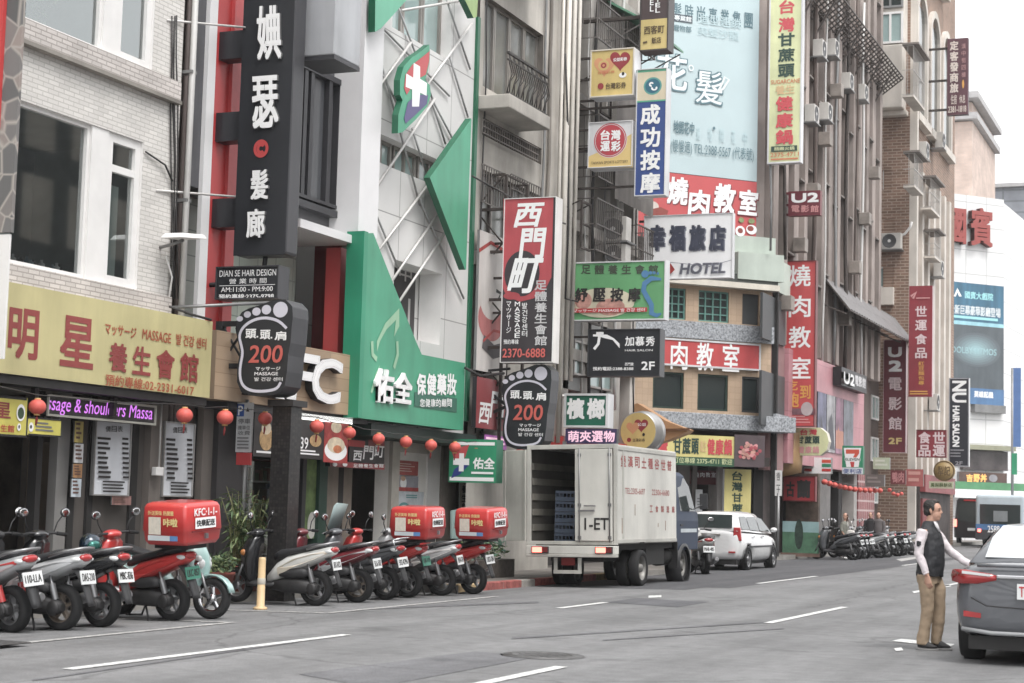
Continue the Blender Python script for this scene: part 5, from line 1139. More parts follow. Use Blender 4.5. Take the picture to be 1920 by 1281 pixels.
s.line([(1345,172),(1352,160),(1358,145),(1366,150),(1356,166),(1346,174)], .07, hair_w); s.el((1290,122,1300,134), hair_w, hole=.6)
s.t((1262,228,1301,252), '地開花中', teal, .04); s.row((1305,237,1400,262), '遍 地 開 花 中', mat('print_pale', (184,208,213), .6), .02, .3, slope=10); s.el((1335,238,1340,244), teal)
s.t((1256,270,1412,297), '(慢慢適) TEL:2388-5567 (代表號)', teal, .0); s.done('print')
rb = mat('billboard_red', (206,82,84), .55, var=.06, scale=.6)
zr0 = fbb.Z(1380,446)
s = Sign('billboard', 'broad red billboard with white brush characters under the pale blue one', fbb, None, .22, rb, grey_m, uv=(uv[0]-.1,uv[1]+.0,zr0-.25,zlow-.02), cat='billboard')
for t, bx in (('燒',(1252,332,1290,384)),('肉',(1291,356,1330,404)),('教',(1338,345,1378,400)),('室',(1384,356,1420,404))):
    x0,y0,x1,y1 = bx; s.t((x0,y0+2,x1+2,y1+2), t, mat('print_maroon', (120,50,56), .6, var=0), .09, .08); s.n += .003; s.t(bx, t, ink_w, .06, .08)
s.el((1378,424,1396,444), ink_w); s.el((1398,422,1418,440), ink_w); s.el((1382,428,1392,438), mat('print_meat', (150,70,60), .6)); s.el((1400,424,1412,434), mat('print_meat', (150,70,60), .6)); s.el((1384,408,1394,418), lf[3]); s.el((1402,410,1414,420), lf[3])
s.el((1212,378,1234,396), mat('print_cream', (220,206,196), .6)); s.line([(1210,402),(1238,396),(1250,402)], .25, mat('print_meat', (150,70,60), .6)); s.done('food_print')
# podium restaurant
pd = thing('corner_restaurant', 'low tan corner restaurant with green-framed windows, red sign and mosaic bands', 'building', (-16,57,0))
tan_w = tiles('tan_tiles', (194,166,138), (172,146,118), .2, .2, (.7,.7), .006, .6, .06, offset=0, bump=.1, dirt=.06); mint = mat('parapet_mint', (186,197,186), .55, var=.06, streak=.15); mosm = mat('mosaic_speckle', (176,180,186), .6, var=.5, scale=16)
pu0, pu1 = LC-.6, .35
def cz(y, x=1330): return fc.Z(x, y, .5)
fd = Fr(fc.p(0,0,.5), (sin(AC_),cos(AC_)))
gw_ = [(fd.U(1238,570),fd.U(1286,570)),(fd.U(1310,570),fd.U(1367,570)),(fd.U(1392,570),fd.U(1424,570))]
rw_ = [(fd.U(1224,735),fd.U(1282,735)),(fd.U(1308,735),fd.U(1365,735)),(fd.U(1391,735),fd.U(1424,735))]
zw0, zw1 = fd.Z(1338,604), fd.Z(1338,546); zr0_, zr1_ = fd.Z(1330,770), fd.Z(1330,702)
ztop = fd.Z(1330,531); zml = fd.Z(1310,776)
b = MB(); wall(b, fd, pu0, pu1-.2, zml, ztop, [(a,e,zw0,zw1) for a,e in gw_]+[(a,e,zr0_,zr1_) for a,e in rw_], .2, 0, tan_w, tan_w)
# back of the windows and the return to the street face
b.fbox(fd, pu0, pu1-.25, zml, ztop, -.48, -.4, dark_in); b.build('wall', pd, fix=False)
gfr = mat('frame_sea_green', (96,146,136), .5, var=.05)
for a, e in gw_[:2]: window(pd, fd, a, e, zw0, zw1, -.08, gfr, glass_d, .05, cols=(.25,.5,.75) , rows=(.25,.5,.75))
b = MB(); a, e = gw_[2]; b.fbox(fd, a, e, zw0, zw1, -.19, -.1, mat('panel_slate', (70,72,74), .5)); b.build('dark_panel', pd)
dgf = mat('frame_dark_green', (40,62,54), .5)
for i, (a, e) in enumerate(rw_): window(pd, fd, a, e, zr0_, zr1_, -.06, dgf if i < 2 else mat('panel_slate', (70,72,74), .5), glass_d, .07)
b = MB(); b.fbox(fd, pu0, pu1-.15, fd.Z(1310,636), zw0-.04, .001, .1, mosm); b.build('mosaic_band', pd)
b = MB(); b.fbox(fd, pu0, pu1+.5, fd.Z(1330,806), zml, -.45, .5, mosm); b.build('mosaic_ledge', pd, bevel=.02)
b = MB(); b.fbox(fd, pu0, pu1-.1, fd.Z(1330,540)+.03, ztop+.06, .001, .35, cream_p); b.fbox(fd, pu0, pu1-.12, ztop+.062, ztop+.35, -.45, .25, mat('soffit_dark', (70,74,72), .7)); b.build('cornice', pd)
# mint parapet wraps the corner to the street face
fe2 = Fr((RX+.55,58.0,0),(0,1)); zp0, zp1 = fe2.Z(1445,540), fe2.Z(1445,478)
b = MB(); b.fbox(fd, fd.U(1376,480), .42, zp0+.25, zp1+.05, -.3, .3, mint); b.fbox(fe2, .0, fe2.U(1482,520), zp0, zp1, -.5, 0, mint); b.build('parapet', pd)
b = MB(); b.fbox(fd, fd.U(1376,455), .4, zp1+.052, fd.Z(1400,440), -.5, -.22, mint); b.build('white_ledge', pd)
b = MB(); u9 = fe2.U(1480,560); b.fbox(fe2, -.1, u9, 2.9, zp0-.003, -.55, -.14, mat('plum_cladding', (150,112,112), .6, var=.1)); b.build('street_face', pd)
for y0,y1,m in ((556,640,mat('panel_slate', (70,72,74), .5)),(700,800,mat('panel_slate', (70,72,74), .5))):
    b = MB(); b.fbox(fe2, fe2.U(1432,640), u9-.3, fe2.Z(1450,y1), fe2.Z(1450,y0), -.138, -.05, m); b.build('dark_panel', pd)
b = MB(); b.fbox(fe2, -.0, u9, fe2.Z(1450,806), fe2.Z(1450,775), -.5, .06, mosm); b.build('mosaic_ledge', pd)
b = MB(); b.fbox(fe2, .02, .2, 0, zp0, -.13, .05, gblk); b.build('drain_post', pd)
fr2 = Fr(fd.p(0,0,.12), (sin(AC_),cos(AC_)))
s = Sign('restaurant_sign', 'long red corner sign with white characters across the tan restaurant front', fr2, None, .1, mat('sign_coral', (206,72,74), .5, var=.04), edge_w, .06, edge_w, uv=(fr2.U(1205,640), fr2.U(1426,660), fr2.Z(1330,690), fr2.Z(1330,639)))
s.row((1209,638,1386,690), '燒肉教室'[0]+'肉教室', ink_w, .03, .35, slope=8); s.done()
# hanging tall red sign of the same restaurant
f11 = perp(60.5)
s = Sign('restaurant_sign', 'tall red projecting sign with white characters and yellow ones at its foot', f11, (1470,489,1529,800), .3, mat('sign_coral', (206,72,74), .5, var=.04), mat('sign_maroon_edge', (120,56,58), .5), .03, mat('sign_maroon_edge', (120,56,58), .5))
s.col((1479,497,1520,710), '燒肉教室', ink_w, .03, .3); yo = mat('print_amber', (222,160,60), .5, var=0); s.t((1474,713,1496,732), '吃', yo, .04); s.t((1500,722,1520,748), '到', yo, .04); s.t((1474,736,1498,764), '飽', yo, .04)
s.r((1470,766,1529,778), mat('print_mauve', (130,90,100), .6, var=.3, scale=9)); s.el((1502,754,1524,780), mat('print_pale_grey', (190,176,176), .6)); s.lines((1474,780,1526,796), 3, mat('print_pale_rose', (220,150,150), .6), .4); s.done('figure_print')
# the cane-pot sign and cinema signs
cp = mat('sign_pale_lime', (214,218,164), .5, var=.04)
f10 = perp(57.0); s = Sign('cane_pot_sign', 'very tall pale yellow sign with red and dark green characters beside the billboard', f10, (1441,-40,1504,306), .3, cp, edge_w, .05, edge_w)
rdl = mat('print_rose_red', (206,70,78), .5, var=0); dgl = mat('print_deep_green', (48,74,64), .5, var=0)
s.t((1461,0,1490,26), '台', rdl, .06); s.t((1460,33,1490,60), '灣', rdl, .05); s.col((1459,62,1490,145), '甘蔗頭', dgl, .07, .14); s.t((1446,149,1500,157), 'SUGARCANE', mat('faint_orange', (206,120,80), .5, var=0), .03); s.t((1454,160,1490,177), '養生', mat('print_peach', (214,180,130), .5, var=0), .04); s.col((1455,181,1487,271), '健康鍋', rdl, .07, .12); s.r((1446,274,1495,284), dgl); s.t((1452,275.5,1490,282.5), '精緻火鍋', cp, .03); s.t((1445,286,1498,294), '2375-4711', mat('faint_orange', (206,120,80), .5, var=0), .03); s.lines((1446,297,1498,302), 1, mat('faint_orange', (206,120,80), .5, var=0), .6); s.done()
b = MB(); 
for y in (60,280): b.box(s.box[0]+.1, s.box[0]+.2, 57.3, 58.6, f10.Z(1440,y)-.05, f10.Z(1440,y)+.05, rust); b.box(FX+.1, s.box[0]+.1, 58.5, 58.6, f10.Z(1440,y)-.05, f10.Z(1440,y)+.05, rust)
b.build('bracket_arm', s.root)
f12 = perp(59.6); mar = mat('sign_maroon', (116,44,56), .45, var=.05)
s = Sign('cinema_sign', 'small maroon sign with white letters held out from the tower on three arms', f12, (1478,358,1538,404), .3, mar, mat('sign_maroon_edge', (120,56,58), .5))
s.t((1484,362,1535,380), 'U2', ink_w, .12); s.row((1484,385,1535,398), '電影館', mat('print_pale_rose', (220,150,150), .6), .04, .15); s.done()
b = MB()
for y in (362,384,402): z = f12.Z(1470,y); b.fbox(f12, f12.U(1452,y), s.box[0]-.002, z-.04, z+.04, -.2, -.1, mar)
b.build('bracket_arm', s.root)
# awning sign strip, banners and street level of the restaurant
fs2 = Fr(fc.p(0,0,1.25), (sin(AC_),cos(AC_)))
s = Sign('cane_pot_fascia', 'wide yellow fascia sign with red and green characters and a flower picture at its end', fs2, None, .3, mat('sign_straw', (224,210,128), .5, var=.04), grey_m, uv=(fs2.U(1218,830), fs2.U(1432,845), fs2.Z(1330,872), fs2.Z(1330,817)))
for t, x0, x1, m in (('灣',1230,1252,rdl),('甘',1262,1278,dgl),('蔗',1279,1295,dgl),('頭',1296,1310,dgl),('健',1326,1340,rdl),('康',1341,1356,rdl),('鍋',1357,1372,rdl)): s.t((x0,820+(x0-1230)*.03,x1,850+(x0-1230)*.03), t, m, .07)
s.t((1312,826,1324,848), '養生', mat('print_peach', (214,180,130), .5, var=0), .03)
s.r((1216,857,1376,873), mat('strip_moss', (52,92,66), .5)); s.t((1262,859,1372,870), '訂位專線 2375-4711 歡迎', cp, .02)
s.r((1376,816,1433,876), mat('print_dusk', (92,78,82), .6)); 
for i in range(46):
    a = random.uniform(0, 2*pi); r_ = random.uniform(4, 22); cx, cy = 1404+r_*cos(a), 848+r_*sin(a)*.8; s.el((cx-3.5,cy-3.5,cx+3.5,cy+3.5), mat(['petal_pink','print_pale_rose','petal_red'][i%3], [(206,150,136),(220,150,150),(180,80,90)][i%3], .5), k=8)
s.done('flower_print')
rs = thing('restaurant_entrance', 'dim street-level restaurant entrance with pale pillars under the straw-coloured fascia', 'shop front', fc.p(-2,.06,.2))
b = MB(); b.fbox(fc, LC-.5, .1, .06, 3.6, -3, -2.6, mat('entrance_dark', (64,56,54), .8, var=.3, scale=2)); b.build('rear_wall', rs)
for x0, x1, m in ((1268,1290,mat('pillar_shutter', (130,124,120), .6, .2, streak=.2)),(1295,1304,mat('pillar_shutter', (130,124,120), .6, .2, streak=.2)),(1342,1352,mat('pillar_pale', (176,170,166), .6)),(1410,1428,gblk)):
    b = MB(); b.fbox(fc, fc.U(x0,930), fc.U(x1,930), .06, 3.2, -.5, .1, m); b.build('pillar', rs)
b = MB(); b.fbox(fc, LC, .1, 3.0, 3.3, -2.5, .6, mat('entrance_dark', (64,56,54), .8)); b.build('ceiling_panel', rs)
s = Sign('restaurant_sign', 'dark red inner sign with small white characters inside the restaurant entrance', fc, (1270,882,1345,908), .1, mat('sign_dark_wine', (98,44,48), .5, var=.1), black_p); s.row((1302,886,1342,895), '燒肉教室', ink_w, .02, .2); s.done()
s = Sign('white_banner', 'white cloth banner hanging in the dim restaurant entrance', Fr(fc.p(0,0,.3),(sin(AC_),cos(AC_))), (1304,918,1317,962), .03, mat('banner_cloth', (200,202,204), .7, var=.15), grey_m, cat='banner'); s.lines((1307,934,1314,956), 4, grey_m, .4); s.done()
s = Sign('cane_pot_banner', 'yellow vertical banner with red and green characters beside the restaurant pillar', Fr(fc.p(0,0,.7),(sin(AC_),cos(AC_))), (1358,880,1408,968), .12, mat('sign_straw', (224,210,128), .5), edge_w)
s.col((1372,884,1392,962), '台灣甘蔗', dgl, .06, .14); s.done()
# ================================================================== pink cinema front under the tower
pk = thing('pink_cinema', 'pink lower front with a row of film posters and a black raised sign', 'building', (FX,71,0)); fpk = Fr((FX+.55,58,0),(0,1))
pinkm = tiles('pink_panels', (198,138,146), (170,112,120), 1.3, 1.0, (0,1), .012, .5, .05, offset=0, bump=.1)
a, e = u9+.05, fpk.U(1620,760); z1 = fpk.Z(1575,690)
b = MB(); b.fbox(fpk, a, e, 3.2, z1, -.54, 0, pinkm); b.build('wall', pk)
fpp = Fr((FX+.6,58,0),(0,1))
for x0,x1,c_,lab in ((1533,1549,(120,120,150),''),(1550,1566,(176,174,178),''),(1567,1581,(164,116,140),''),(1582,1600,(126,130,140),'')):
    s = Sign('film_poster', '%s film poster on the pink wall' % {1533:'slate blue',1550:'pale grey rocky',1567:'purple and orange',1582:'cool grey city'}[x0], fpp, None, .04, mat('film_%d' % x0, c_, .5, var=.45, scale=1.2), black_p, uv=(fpp.U(x0,800), fpp.U(x1,800), fpp.Z(1566,850), fpp.Z(1566,744)), cat='poster')
    if x0 == 1550: s.pg([(1552,840),(1554,790),(1559,775),(1562,800),(1565,845)], mat('film_rock', (84,84,92), .6))
    if x0 == 1567: s.pg([(1568,840),(1572,800),(1577,840)], mat('film_orange', (206,140,80), .6)); s.r((1567,808,1581,842), mat('film_amber', (190,130,110), .6))
    if x0 == 1533: s.pg([(1535,842),(1540,780),(1547,842)], mat('film_rock', (84,84,92), .6))
    s.done('film_print')
fsp = Fr((FX+.9,58,0),(0,1)); s = Sign('cinema_sign', 'black block sign with raised white letters on the pink wall', fsp, None, .33, black_p, black_p, uv=(fsp.U(1578,705), fsp.U(1625,715), fsp.Z(1600,730), fsp.Z(1600,696)))
s.t((1582,700,1602,722), 'U2', ink_w, .1, ext=.1, ms=grey_m); s.t((1603,706,1623,726), '電影館', mat('sign_grey_letter', (206,204,206), .5), .06); s.done()
q = thing('tan_drum', 'tan drum-shaped shop canopy under the tall red restaurant sign', 'awning', (-14.2,62,3)); b = MB(); b.lathe((-14.9,61.2,0), (0,0,1), [(0,2.75),(.62,2.9),(.66,3.3),(.64,4.3),(0,4.3)], 24, mat('drum_tan', (178,140,92), .6, var=.15)); b.build('drum', q)
f13 = perp(61)
s = Sign('cane_pot_lamp_sign', 'bullet-shaped pale yellow lamp sign with red and green characters', f13, None, .4, cp, cream_p, poly=[(1491,802),(1538,802),(1550,812),(1554,828),(1550,844),(1538,854),(1491,854)], uv=f13.rect((1491,802,1554,854)))
s.row((1500,805,1532,816), '台灣', rdl, .07, .15); s.row((1494,818,1537,832), '甘蔗頭', dgl, .08, .08); s.row((1496,837,1536,850), '健康鍋', mat('faint_rose', (214,150,150), .5), .06, .12); s.done()
# street level along the far block
rw = thing('far_arcade', 'street-level arcade of red and grey shop fronts beneath the pink cinema wall', 'shop front', (FX,70,.06))
b = MB(); b.fbox(fb, .2, 19.5, .06, 3.2, -.6, -.2, mat('arcade_mix', (86,76,74), .7, var=.45, scale=.9)); b.build('rear_wall', rw)
for i, (u, w, m) in enumerate(((4.4,.5,gblk),(7.6,2.4,mat('shutter_grey', (128,124,122), .6, .2, var=.2)),(11.5,.6,gblk),(14.5,.6,mat('pillar_pale', (176,170,166), .6)),(15.3,3.6,tiles('red_wall_tiles', (150,72,74), (196,170,168), .4, .4, (0,1), .04, .5, .1, offset=0)))):
    b = MB(); b.fbox(fb, u, u+w, .06, 3.15, -.19, .3, m); b.build(['pillar','shutter','pillar','pillar','red_panel'][i], rw)
s = Sign('red_wall_sign', 'red sign with two black antique characters beside the white post sign', perp(61.5), (1468,893,1529,940), .25, mat('sign_crimson', (166,42,50), .45, var=.05), mat('sign_crimson_edge', (120,36,40), .5), .04, mat('sign_crimson_edge', (120,36,40), .5)); s.t((1474,903,1490,932), '古', ink, .08); s.t((1494,900,1520,934), '蘭', ink, .08); s.done()
s = Sign('glass_front', 'blue and green picture panel at the foot of the shop beside the parked scooters', perp(60.2), (1467,978,1535,1037), .12, mat('panel_aqua', (150,184,186), .4, var=.15), grey_m, cat='shop panel')
s.r((1467,998,1535,1037), mat('panel_green', (84,130,100), .5, var=.3, scale=3)); s.el((1490,974,1506,1030), mat('panel_dark_leaf', (50,70,60), .6, var=.4, scale=8)); s.done('landscape_print')
b = MB(); g_ = perp(60.25); b.fbox(g_, s.box[0]-.05, s.box[1]+.05, 0, s.box[2]-.003, -.2, .05, mat('base_brick', (128,100,88), .8)); b.build('base', s.root)
q = thing('shop_corner', 'dim shop corner wall behind the red antique-lettered sign', 'wall', (FX+.3,61.8,.06)); b = MB(); b.fbox(perp(62), FX+.0, perp(62).U(1534,950), .06, 2.9, -.3, 0, mat('corner_brown', (96,80,70), .8, var=.4, scale=3)); b.build('wall_panel', q)
s = Sign('post_sign', 'narrow white vertical street sign on a thin post beside the red sign', perp(57.5), (1453,882,1466,930), .05, white_p, grey_m); s.col((1456,886,1463,924), '街二十', ink, .02); s.done()
b = MB(); f_ = perp(57.5); b.tube([f_.p(f_.U(1459,930), .04, -.02), f_.p(f_.U(1459,930), s.box[2]+.1, -.03)], .05, 8, grey_m); b.build('post', s.root)
# convenience store signs
f14 = perp(66)
s = Sign('store_sign', 'square convenience store sign with a red and orange seven in green', f14, (1579,836,1618,889), .3, mat('sign_emerald', (32,146,104), .45), mat('sign_emerald_dark', (26,110,80), .45))
s.pg([(1582,840),(1615,840),(1610,876),(1587,876)], ink_w); s.pg([(1586,843),(1611,843),(1611,850),(1603,862),(1597,862),(1603,851),(1586,851)], mat('print_orange_red', (214,80,50), .5, var=0)); s.pg([(1594,866),(1602,866),(1601,876),(1596,876)], mat('print_scarlet', (200,50,46), .5, var=0)); s.r((1584,858,1613,864.5), ink_w); s.t((1585,859,1612,864), 'ELEVEN', mat('print_deep_green2', (20,90,70), .5, var=0), .08)
s.r((1579,877,1618,889), mat('print_ice', (214,222,226), .5)); s.row((1581,879,1616,888), '便利店', mat('print_blue_grey', (96,112,160), .5, var=0), .06, .1); s.done()
s = Sign('store_fascia', 'striped white, green and red fascia slanting beneath the lamp sign', perp(64), (1508,858,1558,888), .3, ink_w, grey_m); 
for x0, x1 in ((1508,1522),(1541,1558)): s.r((x0,862,x1,868), mat('print_orange_red', (214,80,50), .5)); s.r((x0,870,x1,876), mat('sign_emerald', (32,146,104), .45)); s.r((x0,879,x1,884), mat('print_scarlet', (200,50,46), .5))
s.done()
# ================================================================== brick apartment block
fH = perp(82); HX = fH.U(1705,400); XW = fH.U(1622,400)-.4
brick = tiles('brown_brick', (150,118,98), (170,150,136), .42, .14, (1,.5), .02, .8, .18, bump=.3, dirt=.15); brick2 = tiles('brown_brick_street', (150,118,98), (170,150,136), .42, .14, (0,1), .02, .8, .18, bump=.3, dirt=.15); cream_w = mat('cream_render', (206,198,188), .7, var=.08, streak=.2)
bk = thing('brick_building', 'brown brick apartment block with cream trim, arched balconies and cage windows', 'building', (HX-1,87,0))
hol = [(1655,1672,319,355),(1657,1677,410,446),(1623,1675,500,540),(1656,1680,600,633),(1653,1676,226,263)]
hs_ = [(fH.U(a,(c+d)/2), fH.U(b_,(c+d)/2), fH.Z((a+b_)/2,d), fH.Z((a+b_)/2,c)) for a,b_,c,d in hol]
b = MB(); wall(b, fH, XW, HX, 0, fH.Z(1660,220)-.0, hs_[:4], .2, 0, brick, brick); zc_ = fH.Z(1660,220)
wall(b, fH, XW, HX, zc_, 30, [], .2, 0, brick, brick); b.fbox(fH, XW, HX-.01, 0, 30, -14, -.35, brick2)
fHs = Fr((HX,82,0),(0,1)); uH = fHs.U(1765,500); b.fbox(fHs, .03, uH, 0, 30, -1.2, -.0, brick2); b.fquad(fHs, 0, .03, 0, 30, 0, brick2); b.build('wall', bk, fix=False)
for i, h in enumerate(hs_[:4]): window(bk, fH, *h, -.08, white_p if i != 1 else mat('window_grey_green', (120,140,136), .5), glass_d if i != 2 else glass_l, .08, cols=(.5,) if i != 2 else (.33,.66), curtain=None)
b = MB(); b.fbox(fH, hs_[2][0]-.2, hs_[2][1]+.05, fH.Z(1650,573), hs_[2][2]-.01, .001, .35, cream_w); b.build('bay_panel', bk)
b = MB(); b.fbox(fH, XW, fH.U(1700,60), fH.Z(1660,212), fH.Z(1660,95), .001, 1.0, cream_w); b.fbox(fH, XW, fH.U(1702,60), fH.Z(1660,95)+.003, 30, .001, .85, cream_w); b.fbox(fH, fH.U(1652,160)+.0, fH.U(1704,160), fH.Z(1660,222), fH.Z(1660,212)-.003, .001, .5, cream_w); b.build('cream_bay', bk, bevel=.05)
window(bk, Fr(fH.p(0,0,.86),(1,0)), fH.U(1630,50), fH.U(1700,50), fH.Z(1660,92), fH.Z(1660,34), .08, white_p, glass_l, .1, cols=(.33,.66))
window(bk, Fr(fH.p(0,0,.86),(1,0)), fH.U(1630,10), fH.U(1700,10), fH.Z(1660,26), fH.Z(1660,-20), .08, grey_m, glass_d, .1, cols=(.33,.66))
for lb, (x,y) in (('white air conditioner with a pale hose under the brick side wall window', (1675,470)), ('white air conditioner at the edge of the brick side wall beside the tower', (1629,466))):
    ac(lb, fH.p(fH.U(x,y), fH.Z(x,y), .35), .9 if x > 1650 else .5, .75, .45, '-y')
b = MB(); b.tube([fH.p(fH.U(1686,440),fH.Z(1686,444),.2), fH.p(fH.U(1698,440),fH.Z(1698,440),.2), fH.p(fH.U(1708,430),fH.Z(1708,428),.25), fH.p(fH.U(1712,400),fH.Z(1712,418),.3)], .06, 8, white_p); b.tube([fH.p(fH.U(1633,450),fH.Z(1633,452),.2), fH.p(fH.U(1633,420),fH.Z(1633,420),.2), fH.p(fH.U(1650,416),fH.Z(1650,416),.2)], .06, 8, white_p); b.build('hose', bk)
b = MB(); b.fbox(fHs, .002, .35, 0, 29, .001, .35, cream_w); b.build('corner_pilaster', bk)
# street face: pilasters, arches, cages
for i in range(7):
    u = .9+i*1.7
    b = MB(); b.fbox(fHs, u, u+.55, 0, fHs.Z(1730,330), .001, .18, cream_w); b.build('pilaster', bk)
for i in range(3):
    u = .8+i*3.9; zt_ = 27.2; q = MB(); k = 14
    P = [(u,20.5)]+[(u+1.6+1.6*cos(pi-pi*j/k), zt_-2.0+1.6*sin(pi-pi*j/k)) for j in range(k+1)]+[(u+3.2,20.5)]; I = [(u+.35,20.5)]+[(u+1.6+1.25*cos(pi-pi*j/k), zt_-2.0+1.25*sin(pi-pi*j/k)) for j in range(k+1)]+[(u+2.85,20.5)]
    q.add([fHs.p(a,c,.2) for a,c in P+I], [(j,j+1,len(P)+j+1,len(P)+j) for j in range(len(P)-1)], cream_w); q.add([fHs.p(a,c,.2) for a,c in I]+[fHs.p(a,c,0.01) for a,c in I], [(j,j+1,len(I)+j+1,len(I)+j) for j in range(len(I)-1)], cream_w); q.add([fHs.p(a,c,.2) for a,c in P]+[fHs.p(a,c,0.01) for a,c in P], [(j,j+1,len(P)+j+1,len(P)+j) for j in range(len(P)-1)], cream_w)
    q.build('arch', bk, fix=False); q = MB(); q.fbox(fHs, u+.4, u+2.8, 20.6, 26, .002, .06, glass_d); q.build('arched_window', bk); q = MB(); q.fbox(fHs, u-.2, u+3.4, 20.1, 20.48, .001, .35, cream_w); q.build('balcony_slab', bk)
b = MB(); b.fbox(fHs, 0, uH, 28.2, 28.8, .001, .4, cream_w); b.build('cornice', bk)
for x0,x1,y0,y1 in ((1712,1745,150,235),(1714,1742,335,390),(1745,1774,380,430),(1752,1775,470,512)):
    u0_, u1_ = fHs.U(x0,(y0+y1)/2,.7), fHs.U(x1-8,(y0+y1)/2,.8); z0_, z1_ = fHs.Z((x0+x1)/2,y1), fHs.Z((x0+x1)/2,y0)
    cage_box(bk, Fr(fHs.p(0,0,.2),(0,1)), u0_, u1_, z0_, z1_, .5, mat('cage_pale', (176,172,168), .5, .2, var=.1), .22); q = MB(); q.fbox(fHs, u0_-.1, u1_+.1, z1_+.03, z1_+.12, .21, .95, mat('rain_hood', (120,112,106), .7)); q.build('rain_hood', bk); q = MB(); q.fbox(fHs, u0_, u1_, z0_-.12, z0_-.03, .21, .72, cream_w); q.build('cage_floor', bk)
for i, (x,y) in enumerate(((1726,300),(1757,280),(1754,520),(1746,770))):
    ac(['air conditioner on the brick street face between two window cages','air conditioner below the tall brown hotel sign on the brick face','air conditioner low on the brick face above the wine-red sign','air conditioner near street level behind the wine-red signs'][i], fHs.p(fHs.U(x,y,.3), fHs.Z(x,y,.3), .45), .8, .8, .4)
# old lower block between tower and brick block
q = thing('old_low_building', 'dingy low block of pale windows and brown bands between the tower and the brick block', 'building', (FX-.8,79.5,0)); b = MB(); b.fbox(fb, 19.6, 23.9, 0, 9.4, -8, -.5, br_d); b.build('wall', q)
for j in range(4):
    for i in range(2): window(q, fb, 20.0+i*1.9, 21.6+i*1.9, 2.0+j*1.9, 3.1+j*1.9, -.42, white_p, glass_l, .08, cols=(.5,))
q = thing('street_shop', 'row of dim shop fronts with red boards at the foot of the brick block', 'shop front', fHs.p(5,.06,.3)); b = MB(); b.fbox(fHs, .4, uH, .0, 3.3, .2, .5, mat('far_shop_dark', (74,66,64), .7, var=.5, scale=1.1)); b.build('wall', q); b = MB(); b.fbox(fHs, .4, uH, 2.6, 3.4, .502, .75, mat('far_shop_board', (150,60,62), .5, var=.35, scale=.8)); b.build('board', q); b = MB(); b.fbox(fHs, .6, 4.4, .3, 2.3, .502, .6, mat('far_red_tiles', (136,60,62), .6, var=.2)); b.build('red_wall', q)
# ---- signs of the far blocks
f15 = perp(80)
s = Sign('cinema_sign', 'tall maroon sign with white letters and pale characters, the second floor in gold', f15, (1656,637,1699,849), .35, mar, mat('sign_dusty_pink', (196,170,172), .5), .02)
s.t((1665,651,1691,670), 'U', ink_w, .14); s.t((1666,676,1691,697), '2', ink_w, .14); s.col((1666,708,1691,806), '電影館', mat('print_pale_pink', (222,200,202), .5, var=0), .04, .35); s.t((1666,821,1691,833), '2F', mat('print_pale_gold', (216,190,120), .5, var=0), .1); s.done()
f16 = perp(79); wine = mat('sign_wine_red', (150,46,58), .45, var=.05)
s = Sign('food_shop_sign', 'tall wine-red sign with white characters and orange small print, highest of the pair', f16, (1704,536,1748,744), .35, wine, mat('sign_dusty_pink', (196,170,172), .5))
s.col((1716,574,1738,672), '世運食品', mat('print_pale_pink', (222,200,202), .5, var=0), .05, .25); s.col((1722,678,1733,722), '紅豆麵包專', yo, .03, .15); s.line([(1708,556),(1718,548),(1712,560)], .1, mat('faint_rose', (214,150,150), .5)); s.r((1718,558,1744,560), mat('faint_rose', (214,150,150), .5)); s.lines((1706,733,1744,742), 2, yo, .5); s.done()
s = Sign('food_shop_sign', 'square wine-red sign with four pale characters beside the salon sign', perp(80), (1718,806,1774,858), .3, wine, mat('sign_maroon_edge', (120,56,58), .5), .04, mat('sign_maroon_edge', (120,56,58), .5))
s.col((1722,810,1745,856), '食品', mat('print_pale_pink', (222,200,202), .5), .06, .1); s.col((1749,810,1772,856), '世運', mat('print_pale_pink', (222,200,202), .5), .06, .1); s.done()
f17 = perp(84)
s = Sign('salon_sign', 'tall black hair salon sign with letters turned sideways and a pale rim', f17, (1779,709,1817,875), .3, mat('sign_ink_blue', (44,46,56), .4, var=.04), edge_w, .05, mat('sign_grey_rim', (150,150,156), .5))
def side_text(s, b, t, m, bold):
    """letters reading downwards"""
    u0,u1,v0,v1 = s.fr.rect(b); vs, fs, asp = glyphs(t); n = s.up()
    for i, (du, dv) in enumerate([(0,0),(bold,0),(0,bold),(bold,bold)]): s.mb.add([s.fr.p(u0+c*(u1-u0)+du, v1-a*(v1-v0)+dv, n+i*.0006) for a, c in vs], fs, m)
    s.n += .003
side_text(s, (1785,716,1810,755), 'NU', ink_w, .05); side_text(s, (1786,762,1798,838), 'HAIR SALON', ink_w, .03); s.lines((1782,843,1812,860), 3, mat('sign_grey_rim', (150,150,156), .5), .4); s.t((1791,865,1805,872), '2F', mat('sign_grey_rim', (150,150,156), .5), .08); s.done()
s = Sign('hotel_sign', 'tall dull plum hotel sign with cream characters high on the brick block edge', perp(86), (1776,72,1815,215), .35, mat('sign_plum', (96,56,66), .5, var=.05), mat('sign_plum_edge', (76,50,56), .5))
crm = mat('print_cream2', (214,200,190), .5, var=0)
s.col((1781,77,1797,174), '定客發商旅', crm, .06, .12); s.col((1803,82,1811,145), '漢中街四樓', mat('faint_rose2', (176,130,130), .5), .03, .3); s.el((1804,150,1808,166), yo); s.t((1783,178,1794,196), '住宿', crm, .03); s.t((1799,178,1810,194), '休息', crm, .03); s.t((1778,199,1812,211), '2381-1818', crm, .08); s.done()
b = MB(); f_ = perp(86.1)
for y in (90,150,205): z = f_.Z(1772,y); b.fbox(f_, HX, s.box[0]-.003, z-.05, z+.05, -.2, -.1, rust)
b.build('bracket_arm', s.root)
